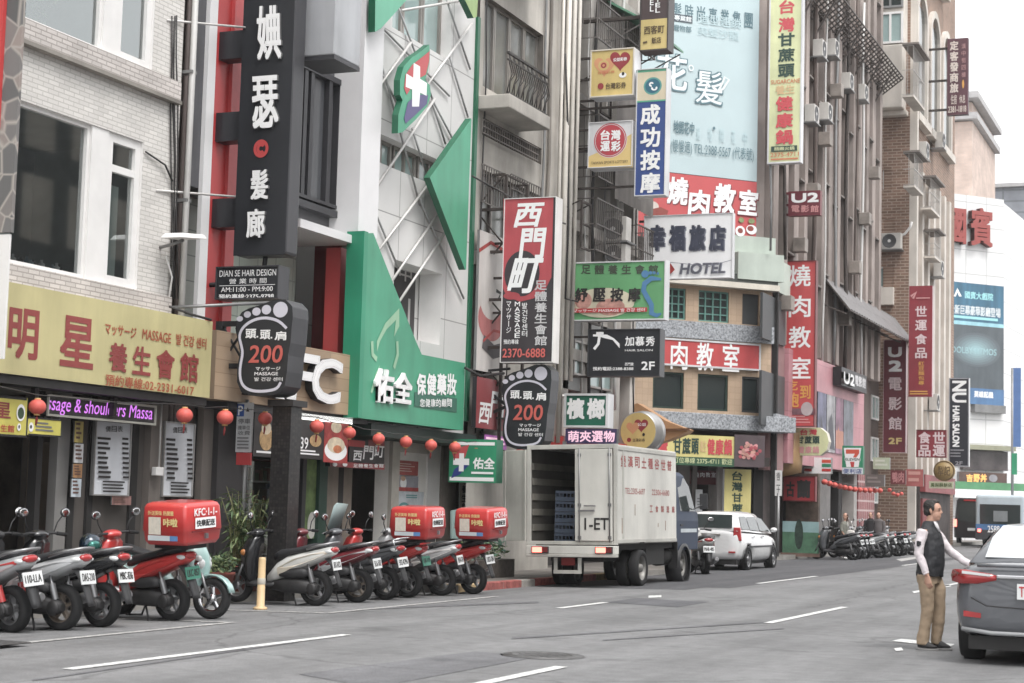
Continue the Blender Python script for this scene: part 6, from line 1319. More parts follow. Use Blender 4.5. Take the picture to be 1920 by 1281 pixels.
# small far signs over the pavement
for i,(nm,lab,bx,Y,c_,c2,tx) in enumerate((('round_sign','round gold bakery sign hanging over the far pavement',(1750,864,1790,902),78,(168,140,84),(108,86,50),''),('shop_sign','pale strip sign with green characters beneath the round gold sign',(1742,903,1788,916),79,(206,206,176),(90,110,60),'鳳梨酥餅店'),('shop_sign','small faded green lamp sign beside the convenience store sign',(1637,858,1668,880),72,(182,194,164),(200,206,190),''),('shop_sign','narrow dark red sign with faint characters beneath the faded green lamp',(1670,882,1698,908),76,(118,52,56),(190,130,130),'鴨肉'),('shop_sign','rosy picture sign beside the narrow dark red one',(1699,880,1731,912),77,(178,96,92),(206,150,140),''),('shop_sign','grey signboard stub sheltering under the tall maroon cinema sign',(1622,890,1658,912),73,(120,112,108),(150,140,136),''))):
    f_ = perp(Y)
    if nm == 'round_sign':
        q = thing(nm, lab, 'sign', f_.p((f_.rect(bx)[0]+f_.rect(bx)[1])/2, f_.rect(bx)[2], 0)); s = Sign.__new__(Sign); s.fr = f_; s.n = .03; s.mb = MB(); s.emb = MB(); s.root = q
        u0,u1,v0,v1 = f_.rect(bx); b = MB(); b.lathe(f_.p((u0+u1)/2,(v0+v1)/2,-.1), f_.n, [(0,-.1),((u1-u0)/2,-.1),((u1-u0)/2,.1),(0,.1)], 28, mat('gold_disc', c_, .5)); b.build('panel', q); s.n = .006
        s.el(bx, mat('gold_rim', c2, .5), hole=.88); s.t((1758,874,1782,892), '犁記', mat('gold_rim', c2, .5), .04); s.done()
    else:
        s = Sign(nm, lab, f_, bx, .2, mat('far_sign_%d' % i, c_, .5, var=.15, scale=2), grey_m); m = mat('far_print_%d' % i, c2, .5, var=0); x0,y0,x1,y1 = bx
        if tx: s.row((x0+3,y0+3,x1-3,y1-3), tx, m, .05, .1)
        else: s.lines((x0+4,y0+4,x1-4,y1-3), 2, m, .5)
        s.done()
# ================================================================== white cinema at the bend, towers behind
AJ = radians(42); fj = Fr((perp(113).U(1882,500),113,0),(sin(AJ),cos(AJ))); 
cj = thing('white_cinema', 'big white-panelled cinema at the street bend with raised red characters and a screen poster', 'building', fj.p(-3,0,0))
wj = tiles('white_cladding', (222,222,222), (180,180,180), 1.6, 1.5, (.67,.74), .03, .4, .02, offset=0, bump=.1, dirt=.03)
zj = fj.Z(1828,368); fj2 = Fr(fj.p(0,0,0),(sin(radians(4)),cos(radians(4))))
b = MB(); b.fbox(fj, -14, 0, 0, zj, -14, 0, wj); b.fbox(fj2, .0, 30, 0, zj-.2, -12, -.01, wj); b.build('wall', cj)
ff_ = Fr(fj.p(0,0,.1),(sin(AJ),cos(AJ))); redc = mat('raised_red', (156,66,60), .5, var=.05); redk = mat('raised_red_dark', (96,50,48), .6, var=0)
s = Sign.__new__(Sign); s.fr = ff_; s.n = .0; s.mb = MB(); s.emb = MB(); s.root = cj
s.t((1772,390,1812,456), '國', redc, .06, ext=.35, ms=redk); s.t((1820,390,1862,462), '賓', redc, .05, ext=.35, ms=redk); s.mb.build('raised_character', cj, fix=False)
s = Sign('screen_poster', 'large poster on the white cinema, blue over dark grey with a cyan glow', ff_, (1776,532,1882,758), .15, mat('poster_slate', (86,95,101), .4, var=.1), grey_m, cat='poster')
s.r((1776,532,1882,610), mat('poster_blue', (58,112,140), .4, var=.2, scale=.5)); s.r((1776,604,1882,611), mat('poster_pale_blue', (150,206,220), .4)); s.pg([(1788,556),(1795,540),(1803,556),(1798,556),(1795,548),(1792,556)], ink_w); s.t((1809,548,1862,562), '國賓大戲院', mat('print_aqua', (150,216,220), .5, var=0), .04); s.t((1780,574,1876,592), '全新巨幕豪華影廳登場', mat('print_ice', (214,222,226), .5), .05); s.lines((1780,594,1874,602), 1, mat('print_aqua', (150,216,220), .5), .6, (.9,1))
[s.el((1830-46*(1-i/8),656-32*(1-i/8),1830+46*(1-i/8),656+32*(1-i/8)), mat('glow_%d' % i, (92+i*8,102+i*12,108+i*12), .4, var=0)) for i in range(8)]; s.t((1784,652,1868,664), 'DOLBY ATMOS', mat('print_ice2', (150,190,196), .5), .02); s.r((1776,728,1882,758), mat('poster_mid_blue', (78,122,168), .4)); s.t((1826,734,1862,746), '英雄起義', ink_w, .05); s.done('poster_print')
b = MB(); b.fbox(fj, fj.U(1820,765), fj.U(1878,765), fj.Z(1850,775), fj.Z(1850,760), .001, .4, grey_m); b.build('ledge', cj)
b = MB(); b.fbox(fj, -3.6, .3, fj.Z(1850,845), fj.Z(1850,836), .001, .8, mat('trim_olive', (150,150,126), .6)); b.build('canopy_edge', cj); b = MB(); b.fbox(fj, -3.4, .1, fj.Z(1850,882), fj.Z(1850,846), .001, .3, mat('shop_glass', (92,84,84), .3, var=.4, scale=1)); b.build('shop_window', cj)
s = Sign('lit_fascia', 'brown fascia with amber characters low on the white cinema', Fr(fj.p(0,0,.9),(sin(AJ),cos(AJ))), (1798,886,1888,908), .2, mat('fascia_brown', (96,74,66), .5, var=.2), grey_m); s.row((1812,889,1850,904), '吉野丼', mat('print_amber2', (228,160,70), .5, var=0, emit=.5), .08, .08); s.el((1854,890,1870,904), mat('sign_grey_rim', (150,150,156), .5)); s.done()
s = Sign('store_fascia', 'green and white striped fascia above the far bus', Fr(fj.p(0,0,1.2),(sin(AJ),cos(AJ))), (1790,905,1925,935), .2, ink_w, grey_m); s.r((1790,905,1925,919), mat('stripe_green', (84,150,104), .5)); s.done()
q = thing('blue_banner_post', 'tall blue banner with a green street sign below it at the frame edge', 'sign', perp(104).p(perp(104).U(1905,800), 0, 0)); f_ = perp(104); b = MB(); b.fbox(f_, f_.U(1899,780), f_.U(1914,780), f_.Z(1906,838), f_.Z(1906,690), -.1, 0, mat('banner_blue', (84,120,176), .5, var=.1)); b.build('blue_banner', q); b = MB(); b.fbox(f_, f_.U(1897,870), f_.U(1907,870), f_.Z(1902,890), f_.Z(1902,850), -.05, .04, gp); b.build('green_plate', q); b = MB(); b.tube([f_.p(f_.U(1898,900),0,-.06), f_.p(f_.U(1898,900),f_.Z(1898,690),-.06)], .08, 8, grey_m); b.build('post', q)
q = thing('pink_tower', 'pale pink-bricked tower with a grey cornice rising behind the white cinema', 'building', (-22,140,0)); fI = perp(140); pinkb = tiles('pink_brick', (206,182,168), (196,178,168), .6, .2, (1,.6), .02, .7, .05, bump=.1)
b = MB(); b.fbox(fI, -34, fI.U(1823,300), 0, fI.Z(1810,228), -14, 0, pinkb); b.fbox(fI, -34, fI.U(1823,300)-.1, fI.Z(1810,228), fI.Z(1810,190), -14, -.4, pinkb); b.build('wall', q); b = MB(); gco = mat('cornice_grey', (170,168,168), .6)
b.fbox(fI, -34, fI.U(1834,215), fI.Z(1810,226), fI.Z(1810,214), -14, .6, gco); b.fbox(fI, -34, fI.U(1837,180), fI.Z(1810,188), fI.Z(1810,176), -14, .8, gco); b.build('cornice', q)
q = thing('grey_tower', 'distant grey office block with a flat top peeking over the white cinema', 'building', (-20,190,0)); fK = perp(190); b = MB(); b.fbox(fK, fK.U(1853,380), fK.U(1990,380), 0, fK.Z(1890,352), -12, 0, tiles('grey_cladding', (140,144,152), (110,114,120), 3, 1.2, (1,0), .1, .4, .05, offset=0)); b.build('wall', q); b = MB(); b.fbox(fK, fK.U(1850,350), fK.U(1990,350), fK.Z(1890,352)+.01, fK.Z(1890,345), -12, .6, gco); b.build('roof_edge', q)
q = thing('end_building', 'plain grey block closing the far end of the street', 'building', (-12,230,0)); b = MB(); b.box(-40,10,225,240,-.1,14,tiles('end_cladding', (150,148,146), (110,110,112), 3, 3, (1,0), .3, .6, .1, offset=0)); b.build('wall', q)
# ================================================================== scooters
chrome = mat('chrome', (200,200,202), .15, 1, var=.03); seat_m = mat('seat_vinyl', (46,47,50), .55, var=.15, scale=6); plast = mat('black_plastic', (52,52,54), .55, var=.12, scale=5)
tail_r = mat('tail_red', (176,30,34), .2, var=.05, coat=.6); lens = mat('clear_lens', (214,216,216), .1, var=.03, coat=.5); amber = mat('amber_lens', (206,130,60), .2, var=0, coat=.4); alloy = mat('alloy', (150,150,152), .35, .7, var=.1); plate_w = mat('plate_white', (218,220,220), .5, var=.04); engine_m = mat('engine_dark', (62,61,62), .5, .4, var=.25, scale=6); brown_w = mat('bronze_rim', (128,116,104), .4, .5, var=.1)
def paint(name, c, rough=.28): return mat(name, c, rough, 0, var=.04, scale=3, coat=.6)
def wheel(name, root, c, ax, R, w, rim, spokes=5, hub=.06, par='tyre'):
    """tyre with a rim of spokes inside; the tyre is the part, the rim its sub-part"""
    c, ax = V(c), V(ax).normalized(); q = MB()
    q.lathe(c, ax, [(R*.66,-w*.42),(R*.80,-w*.5),(R*.93,-w*.47),(R,-w*.26),(R*1.0,0),(R,w*.26),(R*.93,w*.47),(R*.80,w*.5),(R*.66,w*.42)], 30, rubber)
    t = q.build(name, root); q = MB()
    q.lathe(c, ax, [(R*.58,-w*.3),(R*.68,-w*.43),(R*.70,-w*.43),(R*.69,0),(R*.70,w*.43),(R*.68,w*.43),(R*.58,w*.3),(R*.58,-w*.3)], 30, rim)
    q.lathe(c, ax, [(0,-w*.40),(R*.2,-w*.38),(R*.24,-w*.2),(R*.24,w*.2),(R*.2,w*.38),(0,w*.40)], 16, rim)
    t1 = V((0,0,1)); t1 = (t1-ax*t1.dot(ax)).normalized(); t2 = ax.cross(t1)
    for i in range(spokes):
        a = 2*pi*i/spokes; d = t1*cos(a)+t2*sin(a); e = t2*cos(a)-t1*sin(a)
        q.hexa([c+d*R*.15+e*R*.09-ax*w*.2, c+d*R*.15-e*R*.09-ax*w*.2, c+d*R*.15-e*R*.09+ax*w*.2, c+d*R*.15+e*R*.09+ax*w*.2, c+d*R*.64+e*R*.05-ax*w*.28, c+d*R*.64-e*R*.05-ax*w*.28, c+d*R*.64-e*R*.05+ax*w*.28, c+d*R*.64+e*R*.05+ax*w*.28], rim)
    q.build('rim', t); return t
def oval(x, y, z0, z1, hw, n=16, p=.75, top=1.0):
    """rounded ring across the scooter at station x"""
    r = []; zc, hz = (z0+z1)/2, (z1-z0)/2
    for i in range(n):
        a = 2*pi*i/n; cx = (abs(cos(a))**p)*(1 if cos(a) >= 0 else -1); cz = (abs(sin(a))**p)*(1 if sin(a) >= 0 else -1)
        r.append(V((x, y+hw*cx*(top if cz > 0 else 1), zc+hz*cz)))
    return r
PLATES = iter(['110-LLA','DA5-210','MBC-836','LKC-057','NCX-318','871-HCK','SL6-502','592-KPN','LJR-119','MEW-770','LKD-284']+['MAR-%d' % (300+37*i) for i in range(40)])
def scooter(label, body, side=None, rim=alloy, seat=seat_m, plate=plate_w, box=False, shield=None, rack=False, round_lamp=False, shock=alloy, windshield=False, lower=None, group='scooters parked tail-out along the kerb'):
    side = side or body; shield = shield or body; lower = lower or plast
    q = thing('parked_scooter', label, 'scooter', (0,0,0), group); q.scale = (1.03,1.14,1.07)
    R = .25
    wheel('rear_wheel', q, (-.63,0,R), (0,1,0), R, .125, rim); wheel('front_wheel', q, (.66,0,R), (0,1,0), R, .11, rim)
    b = MB()   # side bodywork rising to the tail
    b.loft([oval(.10,0,.30,.44,.13), oval(-.04,0,.32,.60,.155), oval(-.22,0,.40,.70,.19), oval(-.42,0,.50,.745,.205), oval(-.62,0,.585,.79,.19), oval(-.80,0,.66,.825,.15), oval(-.93,0,.73,.84,.085)], body); b.build('side_body', q)
    b = MB()   # contrast flash along each flank
    for s_ in (1,-1):
        P = [(-.10,.17,.42),(-.38,.212,.555),(-.66,.195,.655),(-.88,.125,.755),(-.90,.115,.795),(-.64,.19,.735),(-.36,.212,.66),(-.08,.175,.52)]
        b.add([V((x,s_*(y+.004),z)) for x,y,z in P], [tuple(range(8)) if s_ > 0 else tuple(reversed(range(8)))], side)
    f_ = b.build('side_flash', q, fix=False)
    b = MB(); b.loft([oval(.02,0,.62,.72,.08), oval(-.08,0,.655,.775,.125), oval(-.28,0,.70,.80,.15), oval(-.42,0,.73,.835,.15), oval(-.58,0,.77,.875,.14), oval(-.74,0,.80,.885,.11), oval(-.80,0,.82,.87,.06)], seat); b.build('seat', q)
    b = MB(); b.loft([oval(.46,0,.24,.33,.12), oval(.3,0,.235,.315,.17), oval(.05,0,.235,.315,.175), oval(-.08,0,.24,.36,.15)], lower); b.build('floorboard', q)
    # leg shield, front cowl and fender
    b = MB()
    def sh(z, x, w, t): return [V((x-t*.4,-w,z)), V((x+t*.15,-w*.8,z)), V((x+t,-w*.35,z)), V((x+t*1.15,0,z)), V((x+t,w*.35,z)), V((x+t*.15,w*.8,z)), V((x-t*.4,w,z)), V((x-t*.6,0,z))]
    b.loft([sh(.28,.40,.12,.06), sh(.42,.43,.17,.10), sh(.60,.44,.20,.14), sh(.76,.41,.20,.15), sh(.90,.36,.15,.13), sh(.97,.33,.08,.08)], shield); b.build('leg_shield', q)
    b = MB()
    for s_ in (1,-1): b.ell((.50,s_*.12,.72), (.055,.03,.045), 10, 6, amber if not round_lamp else lens)
    if not round_lamp: b.ell((.545,0,.70), (.05,.075,.055), 12, 8, lens)
    else:
        for s_ in (1,-1): b.ell((.50,s_*.085,.66), (.08,.06,.075), 14, 8, lens); b.ell((.48,s_*.085,.66), (.075,.07,.085), 14, 8, chrome)
    b.build('headlight', q)
    b = MB(); n = 12
    for i in range(n):
        pass
    def arc(a, r, w): return [V((.66+r*cos(a), y, R+r*sin(a))) for y in (-w,-w*.8,0,w*.8,w)]
    rows = [arc(a, R+.035+(.012 if True else 0), .062) for a in [radians(t) for t in range(15,176,20)]]
    inner = [[p+V((0,0,-.0))-(p-V((.66,p.y,R))).normalized()*(.03 if j in (0,4) else .008) for j, p in enumerate(r_)] for r_ in rows]
    ring = [a + list(reversed(i_)) for a, i_ in zip(rows, inner)]
    b.loft(ring, shield if not round_lamp else body); b.build('front_fender', q)
    b = MB()
    for s_ in (1,-1): b.tube([(.66,s_*.085,R), (.50,s_*.075,.62)], .022, 8, shock)
    b.tube([(.50,0,.60),(.36,0,.95)], .03, 8, plast); b.build('fork', q)
    # handlebar, its cover, grips, mirrors
    b = MB(); b.ell((.34,0,1.0), (.11,.13,.06), 16, 9, shield); h = b.build('handlebar_cover', q)
    if round_lamp: b = MB(); b.ell((.43,0,1.01), (.04,.075,.07), 14, 8, lens); b.build('lamp', h)
    b = MB(); b.tube([(.26,-.34,1.0),(.30,-.2,1.02),(.32,0,1.01),(.30,.2,1.02),(.26,.34,1.0)], .016, 8, plast)
    for s_ in (1,-1): b.tube([(.255,s_*.36,.998),(.285,s_*.23,1.015)], .022, 8, rubber); b.tube([(.33,s_*.33,1.0),(.34,s_*.2,1.02)], .008, 6, alloy)
    b.build('handlebar', q)
    for s_ in (1,-1):
        b = MB(); b.tube([(.30,s_*.2,1.03),(.31,s_*.26,1.14),(.28,s_*.31,1.22)], .008, 6, plast); m = b.build('mirror', q)
        b = MB(); b.ell((.275,s_*.34,1.255), (.02,.08,.056), 12, 7, plast if rim is not brown_w else chrome); b.ell((.260,s_*.34,1.255), (.008,.068,.046), 12, 7, chrome); b.build('mirror_glass', m)
    # rear end
    b = MB(); b.ell((-.915,0,.795), (.055,.10,.045), 14, 8, tail_r); t = b.build('tail_light', q)
    b = MB()
    for s_ in (1,-1): b.ell((-.86,s_*.115,.775), (.075,.028,.03), 10, 6, lens)
    b.build('indicator', t)
    b = MB(); b.tube([(-.55,.17,.80),(-.75,.17,.86),(-.93,.11,.895),(-.95,0,.90),(-.93,-.11,.895),(-.75,-.17,.86),(-.55,-.17,.80)], .017, 8, alloy if not box else plast); b.build('grab_rail', q)
    b = MB()   # rear mudguard carrying the plate
    g = [(-.78,.70),(-.88,.60),(-.95,.46),(-1.0,.33),(-1.02,.28)]
    b.loft([[V((x,-w,z)),V((x-.02,0,z+.01)),V((x,w,z)),V((x+.03,0,z-.01))] for (x,z), w in zip(g, (.10,.09,.075,.07,.06))], plast); b.build('rear_fender', q)
    fp_ = Fr((-.965,0,0),(0,-1)); n_ = .0
    b = MB(); c = V((-.955,0,.585)); up = V((.22,0,.97)).normalized(); rt = V((0,-1,0)); nn = V((-.97,0,.22)).normalized()
    P = lambda u, v, n: c+rt*u+up*v+nn*n
    b.hexa([P(-.125,-.075,.006),P(.125,-.075,.006),P(.125,-.075,-.006),P(-.125,-.075,-.006),P(-.125,.075,.006),P(.125,.075,.006),P(.125,.075,-.006),P(-.125,.075,-.006)], plate); lp_ = b.build('licence_plate', q)
    b = MB(); vs, fs, asp = glyphs(next(PLATES))
    for i, du in enumerate((0,.006)): b.add([P(-.108+a*.21+du, -.042+cc*.085, .008+i*.0006) for a, cc in vs], fs, ink)
    b.build('lettering', lp_, fix=False)
    # engine, belt case, air box, shock, exhaust, stand
    b = MB(); b.loft([oval(.02,.05,.20,.34,.10,12), oval(-.2,.07,.17,.40,.13,12), oval(-.45,.09,.17,.40,.12,12), oval(-.66,.10,.18,.34,.08,12), oval(-.72,.10,.21,.30,.04,12)], engine_m); b.ell((-.63,.17,.25), (.09,.03,.085), 14, 8, engine_m); b.build('engine', q)
    b = MB(); b.loft([oval(-.12,.13,.40,.47,.05,10), oval(-.3,.15,.385,.53,.06,10), oval(-.5,.16,.40,.54,.055,10), oval(-.58,.16,.43,.51,.03,10)], plast); b.build('air_box', q)
    for s_ in (1,-1):
        b = MB(); b.tube([(-.66,s_*.13,.27),(-.56,s_*.15,.62)], .016, 8, alloy); b.lathe((-.64,s_*.134,.34), V((.10,s_*.02,.35)), [(.036,0),(.036,.18)], 12, shock); b.build('shock_absorber', q)
    b = MB(); b.tube([(-.1,-.12,.24),(-.3,-.15,.22),(-.42,-.17,.24)], .02, 8, engine_m); b.tube([(-.40,-.18,.24),(-.46,-.19,.26),(-.82,-.2,.36),(-.86,-.2,.37)], [.03,.055,.06,.04], 12, alloy); b.build('exhaust', q)
    b = MB()
    for s_ in (1,-1): b.tube([(-.30,s_*.10,.2),(-.40,s_*.16,.015)], .012, 6, plast)
    b.tube([(-.43,-.17,.012),(-.40,.17,.012)], .012, 6, plast); b.build('stand', q)
    if rack:
        b = MB(); b.tube([(-.62,.2,.86),(-.9,.2,.93),(-1.0,.14,.95),(-1.0,-.14,.95),(-.9,-.2,.93),(-.62,-.2,.86)], .014, 8, chrome); b.tube([(-.8,.2,.9),(-.8,-.2,.9)], .012, 8, chrome); b.tube([(-.92,.2,.93),(-.95,.17,.78)], .012, 8, chrome); b.build('rack', q)
    if windshield:
        b = MB(); b.loft([[V((.38,-.16,1.04)),V((.46,0,1.04)),V((.38,.16,1.04)),V((.45,0,1.035))],[V((.22,-.18,1.42)),V((.30,0,1.45)),V((.22,.18,1.42)),V((.29,0,1.445))]], mat('windscreen_pale', (170,190,190), .15, var=.05)); b.build('windscreen', q)
    return q
def delivery_box():
    """red food box on the tail rack: a part of its scooter"""
    bx = MB(); z0, z1, x0, x1, w = .93, 1.43, -1.12, -.46, .31
    rings = [(z0,.03),(z0+.05,.0),(z0+.16,-.012),(z0+.17,-.02),(z1-.06,-.005),(z1-.02,.015),(z1,.06)]
    for z, s_ in [(None,None)]: pass
    def rr(z, s_):
        a, b_, c, d = x0+s_, x1-s_, -w+s_, w-s_; k = .05; o = []
        for cx, cy, t0 in ((b_-k,d-k,0),(a+k,d-k,90),(a+k,c+k,180),(b_-k,c+k,270)):
            o += [V((cx+k*cos(radians(t0+t)), cy+k*sin(radians(t0+t)), z)) for t in (0,30,60,90)]
        return o
    bx.loft([rr(z,s_) for z,s_ in rings], paint('delivery_red', (206,46,44), .35)); return bx, (x0,x1,w,z0,z1)
cr_y = mat('print_cream_yellow', (232,214,140), .5, var=0)
def add_box(q):
    bx, (x0,x1,w,z0,z1) = delivery_box(); r = bx.build('delivery_box', q)
    b = MB(); fl = Fr((0,w+.025,0),(-1,0)); fr_ = Fr((x0-.03,0,0),(0,-1))      # left flank and rear door
    letter(b, fl, (.56,.96,z1-.15,z1-.095), '外送美味 熱騰騰', .004, cr_y, .03); letter(b, fl, (.80,1.02,z1-.28,z1-.18), '咔啦', .004, cr_y, .07)
    b.fquad(fl, .56, 1.02, z0+.055, z0+.115, .003, mat('print_ice', (214,222,226), .5)); b.fquad(fl, .90, 1.02, z0+.055, z0+.115, .005, mat('print_mid_blue', (90,140,196), .5)); b.fquad(fl, .57, .76, z0+.125, z0+.33, .003, mat('print_cream3', (226,216,200), .5, var=.1, scale=20))
    letter(b, fr_, (-.20,.20,z1-.16,z1-.07), 'KFC·1-1-', .006, ink_w, .08); b.fquad(fr_, -.18, .18, z1-.31, z1-.18, .004, ink_w); letter(b, fr_, (-.16,.16,z1-.285,z1-.205), '快樂配送', .006, ink, .06)
    b.build('lettering', r, fix=False)
    b = MB(); b.fbox(fr_, -.24, .24, z1-.345, z1-.33, 0, .012, mat('seam_dark_red', (130,34,36), .5)); b.fbox(fr_, -.02, .02, z0+.07, z0+.13, 0, .03, alloy); b.build('latch', r)
    b = MB(); b.box(-1.02,-.5,-.16,.16,.875,.925,plast); b.build('rack_plate', r)
HD = radians(180)   # heading towards the pavement
def park(q, x, y, dz=0, tilt=None, turn=4, wheelx=-.63):
    tilt = random.uniform(-5,1) if tilt is None else tilt; turn += random.uniform(-6,6)
    """stand the scooter so that its road-side wheel touches the road under a point of the photograph"""
    g = gnd(x, y); rz = HD+radians(turn); o = V((wheelx*cos(rz), wheelx*sin(rz), 0)); q.location = (g.x-o.x, g.y-o.y, road_z(g.x)+dz); q.rotation_euler = (radians(tilt), 0, rz)
    return q
pr = paint('scooter_red', (196,44,42)); pdr = paint('scooter_dark_red', (112,32,42)); psil = paint('scooter_silver', (176,178,180), .32); pblk = paint('scooter_black', (38,39,42), .25); pwh = paint('scooter_white', (212,212,208)); pcr = paint('scooter_cream', (206,196,178)); pmint = paint('scooter_mint', (160,196,192)); pgr = paint('scooter_grey', (96,98,102), .35)
park(scooter('red and silver scooter with red shock absorbers, first of the row beside the shop opening', psil, pr, shield=pr, shock=paint('shock_red', (180,50,50))), 22, 1186, turn=-4)
park(scooter('grey-silver scooter with a big red tail lamp and bronze rims, second in the row', psil, psil, brown_w, shield=plast), 112, 1182, turn=-3)
s3 = park(scooter('black scooter carrying a dark helmet on its seat', pblk, plast, shield=pblk), 187, 1176, turn=0)
s4 = scooter('red delivery scooter with a red food box, standing beside the mint scooter', pr, pr, shield=pr, box=True, lower=paint('scooter_red', (196,44,42)), plate=mat('plate_green', (60,130,110), .5)); add_box(s4); park(s4, 321, 1164, turn=-2)
s5 = scooter('mint scooter parked nose to the road with twin round headlights', pmint, pmint, chrome, round_lamp=True, shield=pmint); g = gnd(392, 1161); s5.location = (g.x-.66, g.y-.06, road_z(g.x)); s5.rotation_euler = (radians(-3),0,radians(6))
park(scooter('white and cream scooter with a black front beside the yellow bollard', pwh, pcr, shield=pblk), 590, 1136, turn=-2)
park(scooter('dark red and silver scooter next to the white and cream one', pdr, psil, brown_w, shield=pdr), 668, 1130, turn=1)
park(scooter('grey scooter with a chrome rack and tall windscreen', pgr, plast, rack=True, windshield=True, shield=pgr), 722, 1125, turn=-3)
s9 = scooter('red delivery scooter with a red food box, between the grey and the silver scooter', pr, pr, shield=pr, box=True, plate=mat('plate_green', (60,130,110), .5)); add_box(s9); park(s9, 763, 1121, turn=0)
park(scooter('silver-white scooter between two red delivery scooters', psil, pwh, shield=psil), 826, 1117, turn=2)
s11 = scooter('red delivery scooter with a red food box, last of the row beside the dark planter', pr, pr, shield=pr, box=True); add_box(s11); park(s11, 886, 1114, turn=-2)
# helmet on the black scooter
hm = thing('motorcycle_helmet', 'dark helmet with a blue-green sheen resting on the black scooter', 'helmet', s3.location + V((.42,0,.86))); b = MB(); c = V(hm.location)+V((0,0,.12)); b.ell(c, (.135,.15,.135), 20, 12, mat('helmet_blue', (44,66,84), .12, .5, var=.6, scale=7, coat=.8)); b.build('shell', hm); b = MB(); b.ell(c+V((.075,-.03,-.01)), (.072,.115,.07), 16, 9, mat('visor', (60,130,120), .06, .6, var=.4, scale=6)); b.build('visor', hm)
# scooters further down the street: the same machine in other colours
far0 = []
cols_ = [('dark grey scooter at the near end of the far row, beside the walking woman', pgr, plast), ('black and silver scooter in the far row behind the woman', pblk, psil), ('black scooter with a red lamp in the middle of the far row', pblk, pblk), ('silver scooter in the far row before the dark doorway', psil, pgr), ('grey and white scooter in the far row beside the red tiled panel', pgr, pwh)]
for i, (lb, c1, c2) in enumerate(cols_):
    q = scooter(lb, c1, c2, group='scooters in the far row'); q.location = (-12.75+random.uniform(-.3,.3), 60.2+1.25*i, road_z(-12.7)); q.rotation_euler = (radians(random.uniform(-9,0)),0,HD+radians(random.uniform(-24,14)))
    far0.append(q)
for i, lb in enumerate(['second dark grey scooter, sixth along the far row', 'black and silver scooter partly behind the standing man', 'black scooter just behind the man in the dark waistcoat', 'silver scooter beyond the man, between him and the far van', 'last grey and white scooter at the far end of the row']):
    copy_tree(far0[i], (-12.75+random.uniform(-.3,.3), 66.5+1.3*i, road_z(-12.7)), HD+radians(random.uniform(-24,14)), lb)
q = scooter('red and white scooter just ahead of the delivery truck', pwh, pr, shield=pwh, group=''); g = gnd(1312,1077); q.location = (g.x-.2, g.y+.5, road_z(g.x)); q.rotation_euler = (0,0,radians(122))

# ================================================================== delivery truck (local: x across, y forward; leaning a little to the kerb)
tk = thing('delivery_truck', 'small white box truck with its rear door open and a blue cab', 'truck', (-12.2,33.9,-.045)); 
TX0, TY = -12.2, 33.9
tw_ = mat('truck_white', (208,206,198), .5, var=.1, scale=1.6, streak=.22); tw2 = mat('truck_frame', (190,188,180), .5, var=.15, streak=.25); ti = mat('truck_inside', (78,74,68), .8, var=.2); tblue = mat('cab_blue', (22,46,76), .5, var=.1); under = mat('chassis_dark', (44,43,43), .8, var=.2)
x0, x1, y0, y1, z0, z1 = -13.13, -11.27, 32.35, 36.25, .80, 2.72
def P_(b, name, par=tk, **k): return b.build(name, par, **k)
b = MB(); t = .05
b.box(x1-t, x1, y0+.06, y1, z0, z1-.05, tw_); b.box(x0, x0+t, y0+.06, y1, z0, z1-.05, tw_); b.box(x0+t+.001, x1-t-.001, y1-t, y1-.002, z0, z1-.05, tw_); b.box(x0+.002, x1-.002, y0+.06, y1, z1-.048, z1, tw_)
box_ = P_(b, 'cargo_box', bevel=.012)
b = MB(); b.box(x0+t+.002, x1-t-.002, y0+.08, y1-t-.003, z0-.02, z0+.03, ti); b.quad((x0+t+.004,y0+.1,z0+.03),(x0+t+.004,y1-.06,z0+.03),(x0+t+.004,y1-.06,z1-.06),(x0+t+.004,y0+.1,z1-.06),ti)
for k in range(5): z = z0+.25+k*.3; b.box(x0+t+.006, x0+t+.03, y0+.12, y1-.1, z, z+.13, mat('inside_slat', (120,116,106), .8, var=.2))
P_(b, 'inside_lining', box_)
b = MB()   # rear portal frame
for (a, c, e, f_) in ((x0-.01,x0+.07,z0-.02,z1+.01),(x1-.07,x1+.01,z0-.02,z1+.01),(x0+.072,x1-.072,z1-.08,z1+.008),(x0+.072,x1-.072,z0-.02,z0+.05)): b.box(a, c, y0, y0+.058, e, f_, tw2)
P_(b, 'rear_frame', bevel=.008)
# closed door on the kerb's far side with its writing
xm = -12.12
b = MB(); b.box(xm, x1-.08, y0-.035, y0-.003, z0+.055, z1-.09, tw_); d1 = P_(b, 'rear_door', bevel=.01)
b = MB(); fdr = Fr((0,y0-.04,0),(1,0)); 
for u in (xm+.1, x1-.13):
    b.tube([(u,y0-.055,z0+.03),(u,y0-.055,z1-.06)], .014, 8, grey_m)
    for z in (z0+.12, z0+.75, z1-.2): b.box(u-.035,u+.035,y0-.05,y0-.036,z-.03,z+.03,grey_m)
b.box(xm+.08, xm+.42, y0-.075, y0-.06, z0+.62, z0+.655, alloy); b.box(xm+.2, xm+.44, y0-.075, y0-.06, z0+.72, z0+.745, alloy); P_(b, 'lock_rod', d1)
b = MB(); letter(b, fdr, (xm+.20,xm+.70,z0+.27,z0+.50), '1-ET', .003, ink, .06); b.build('lettering', d1, fix=False)
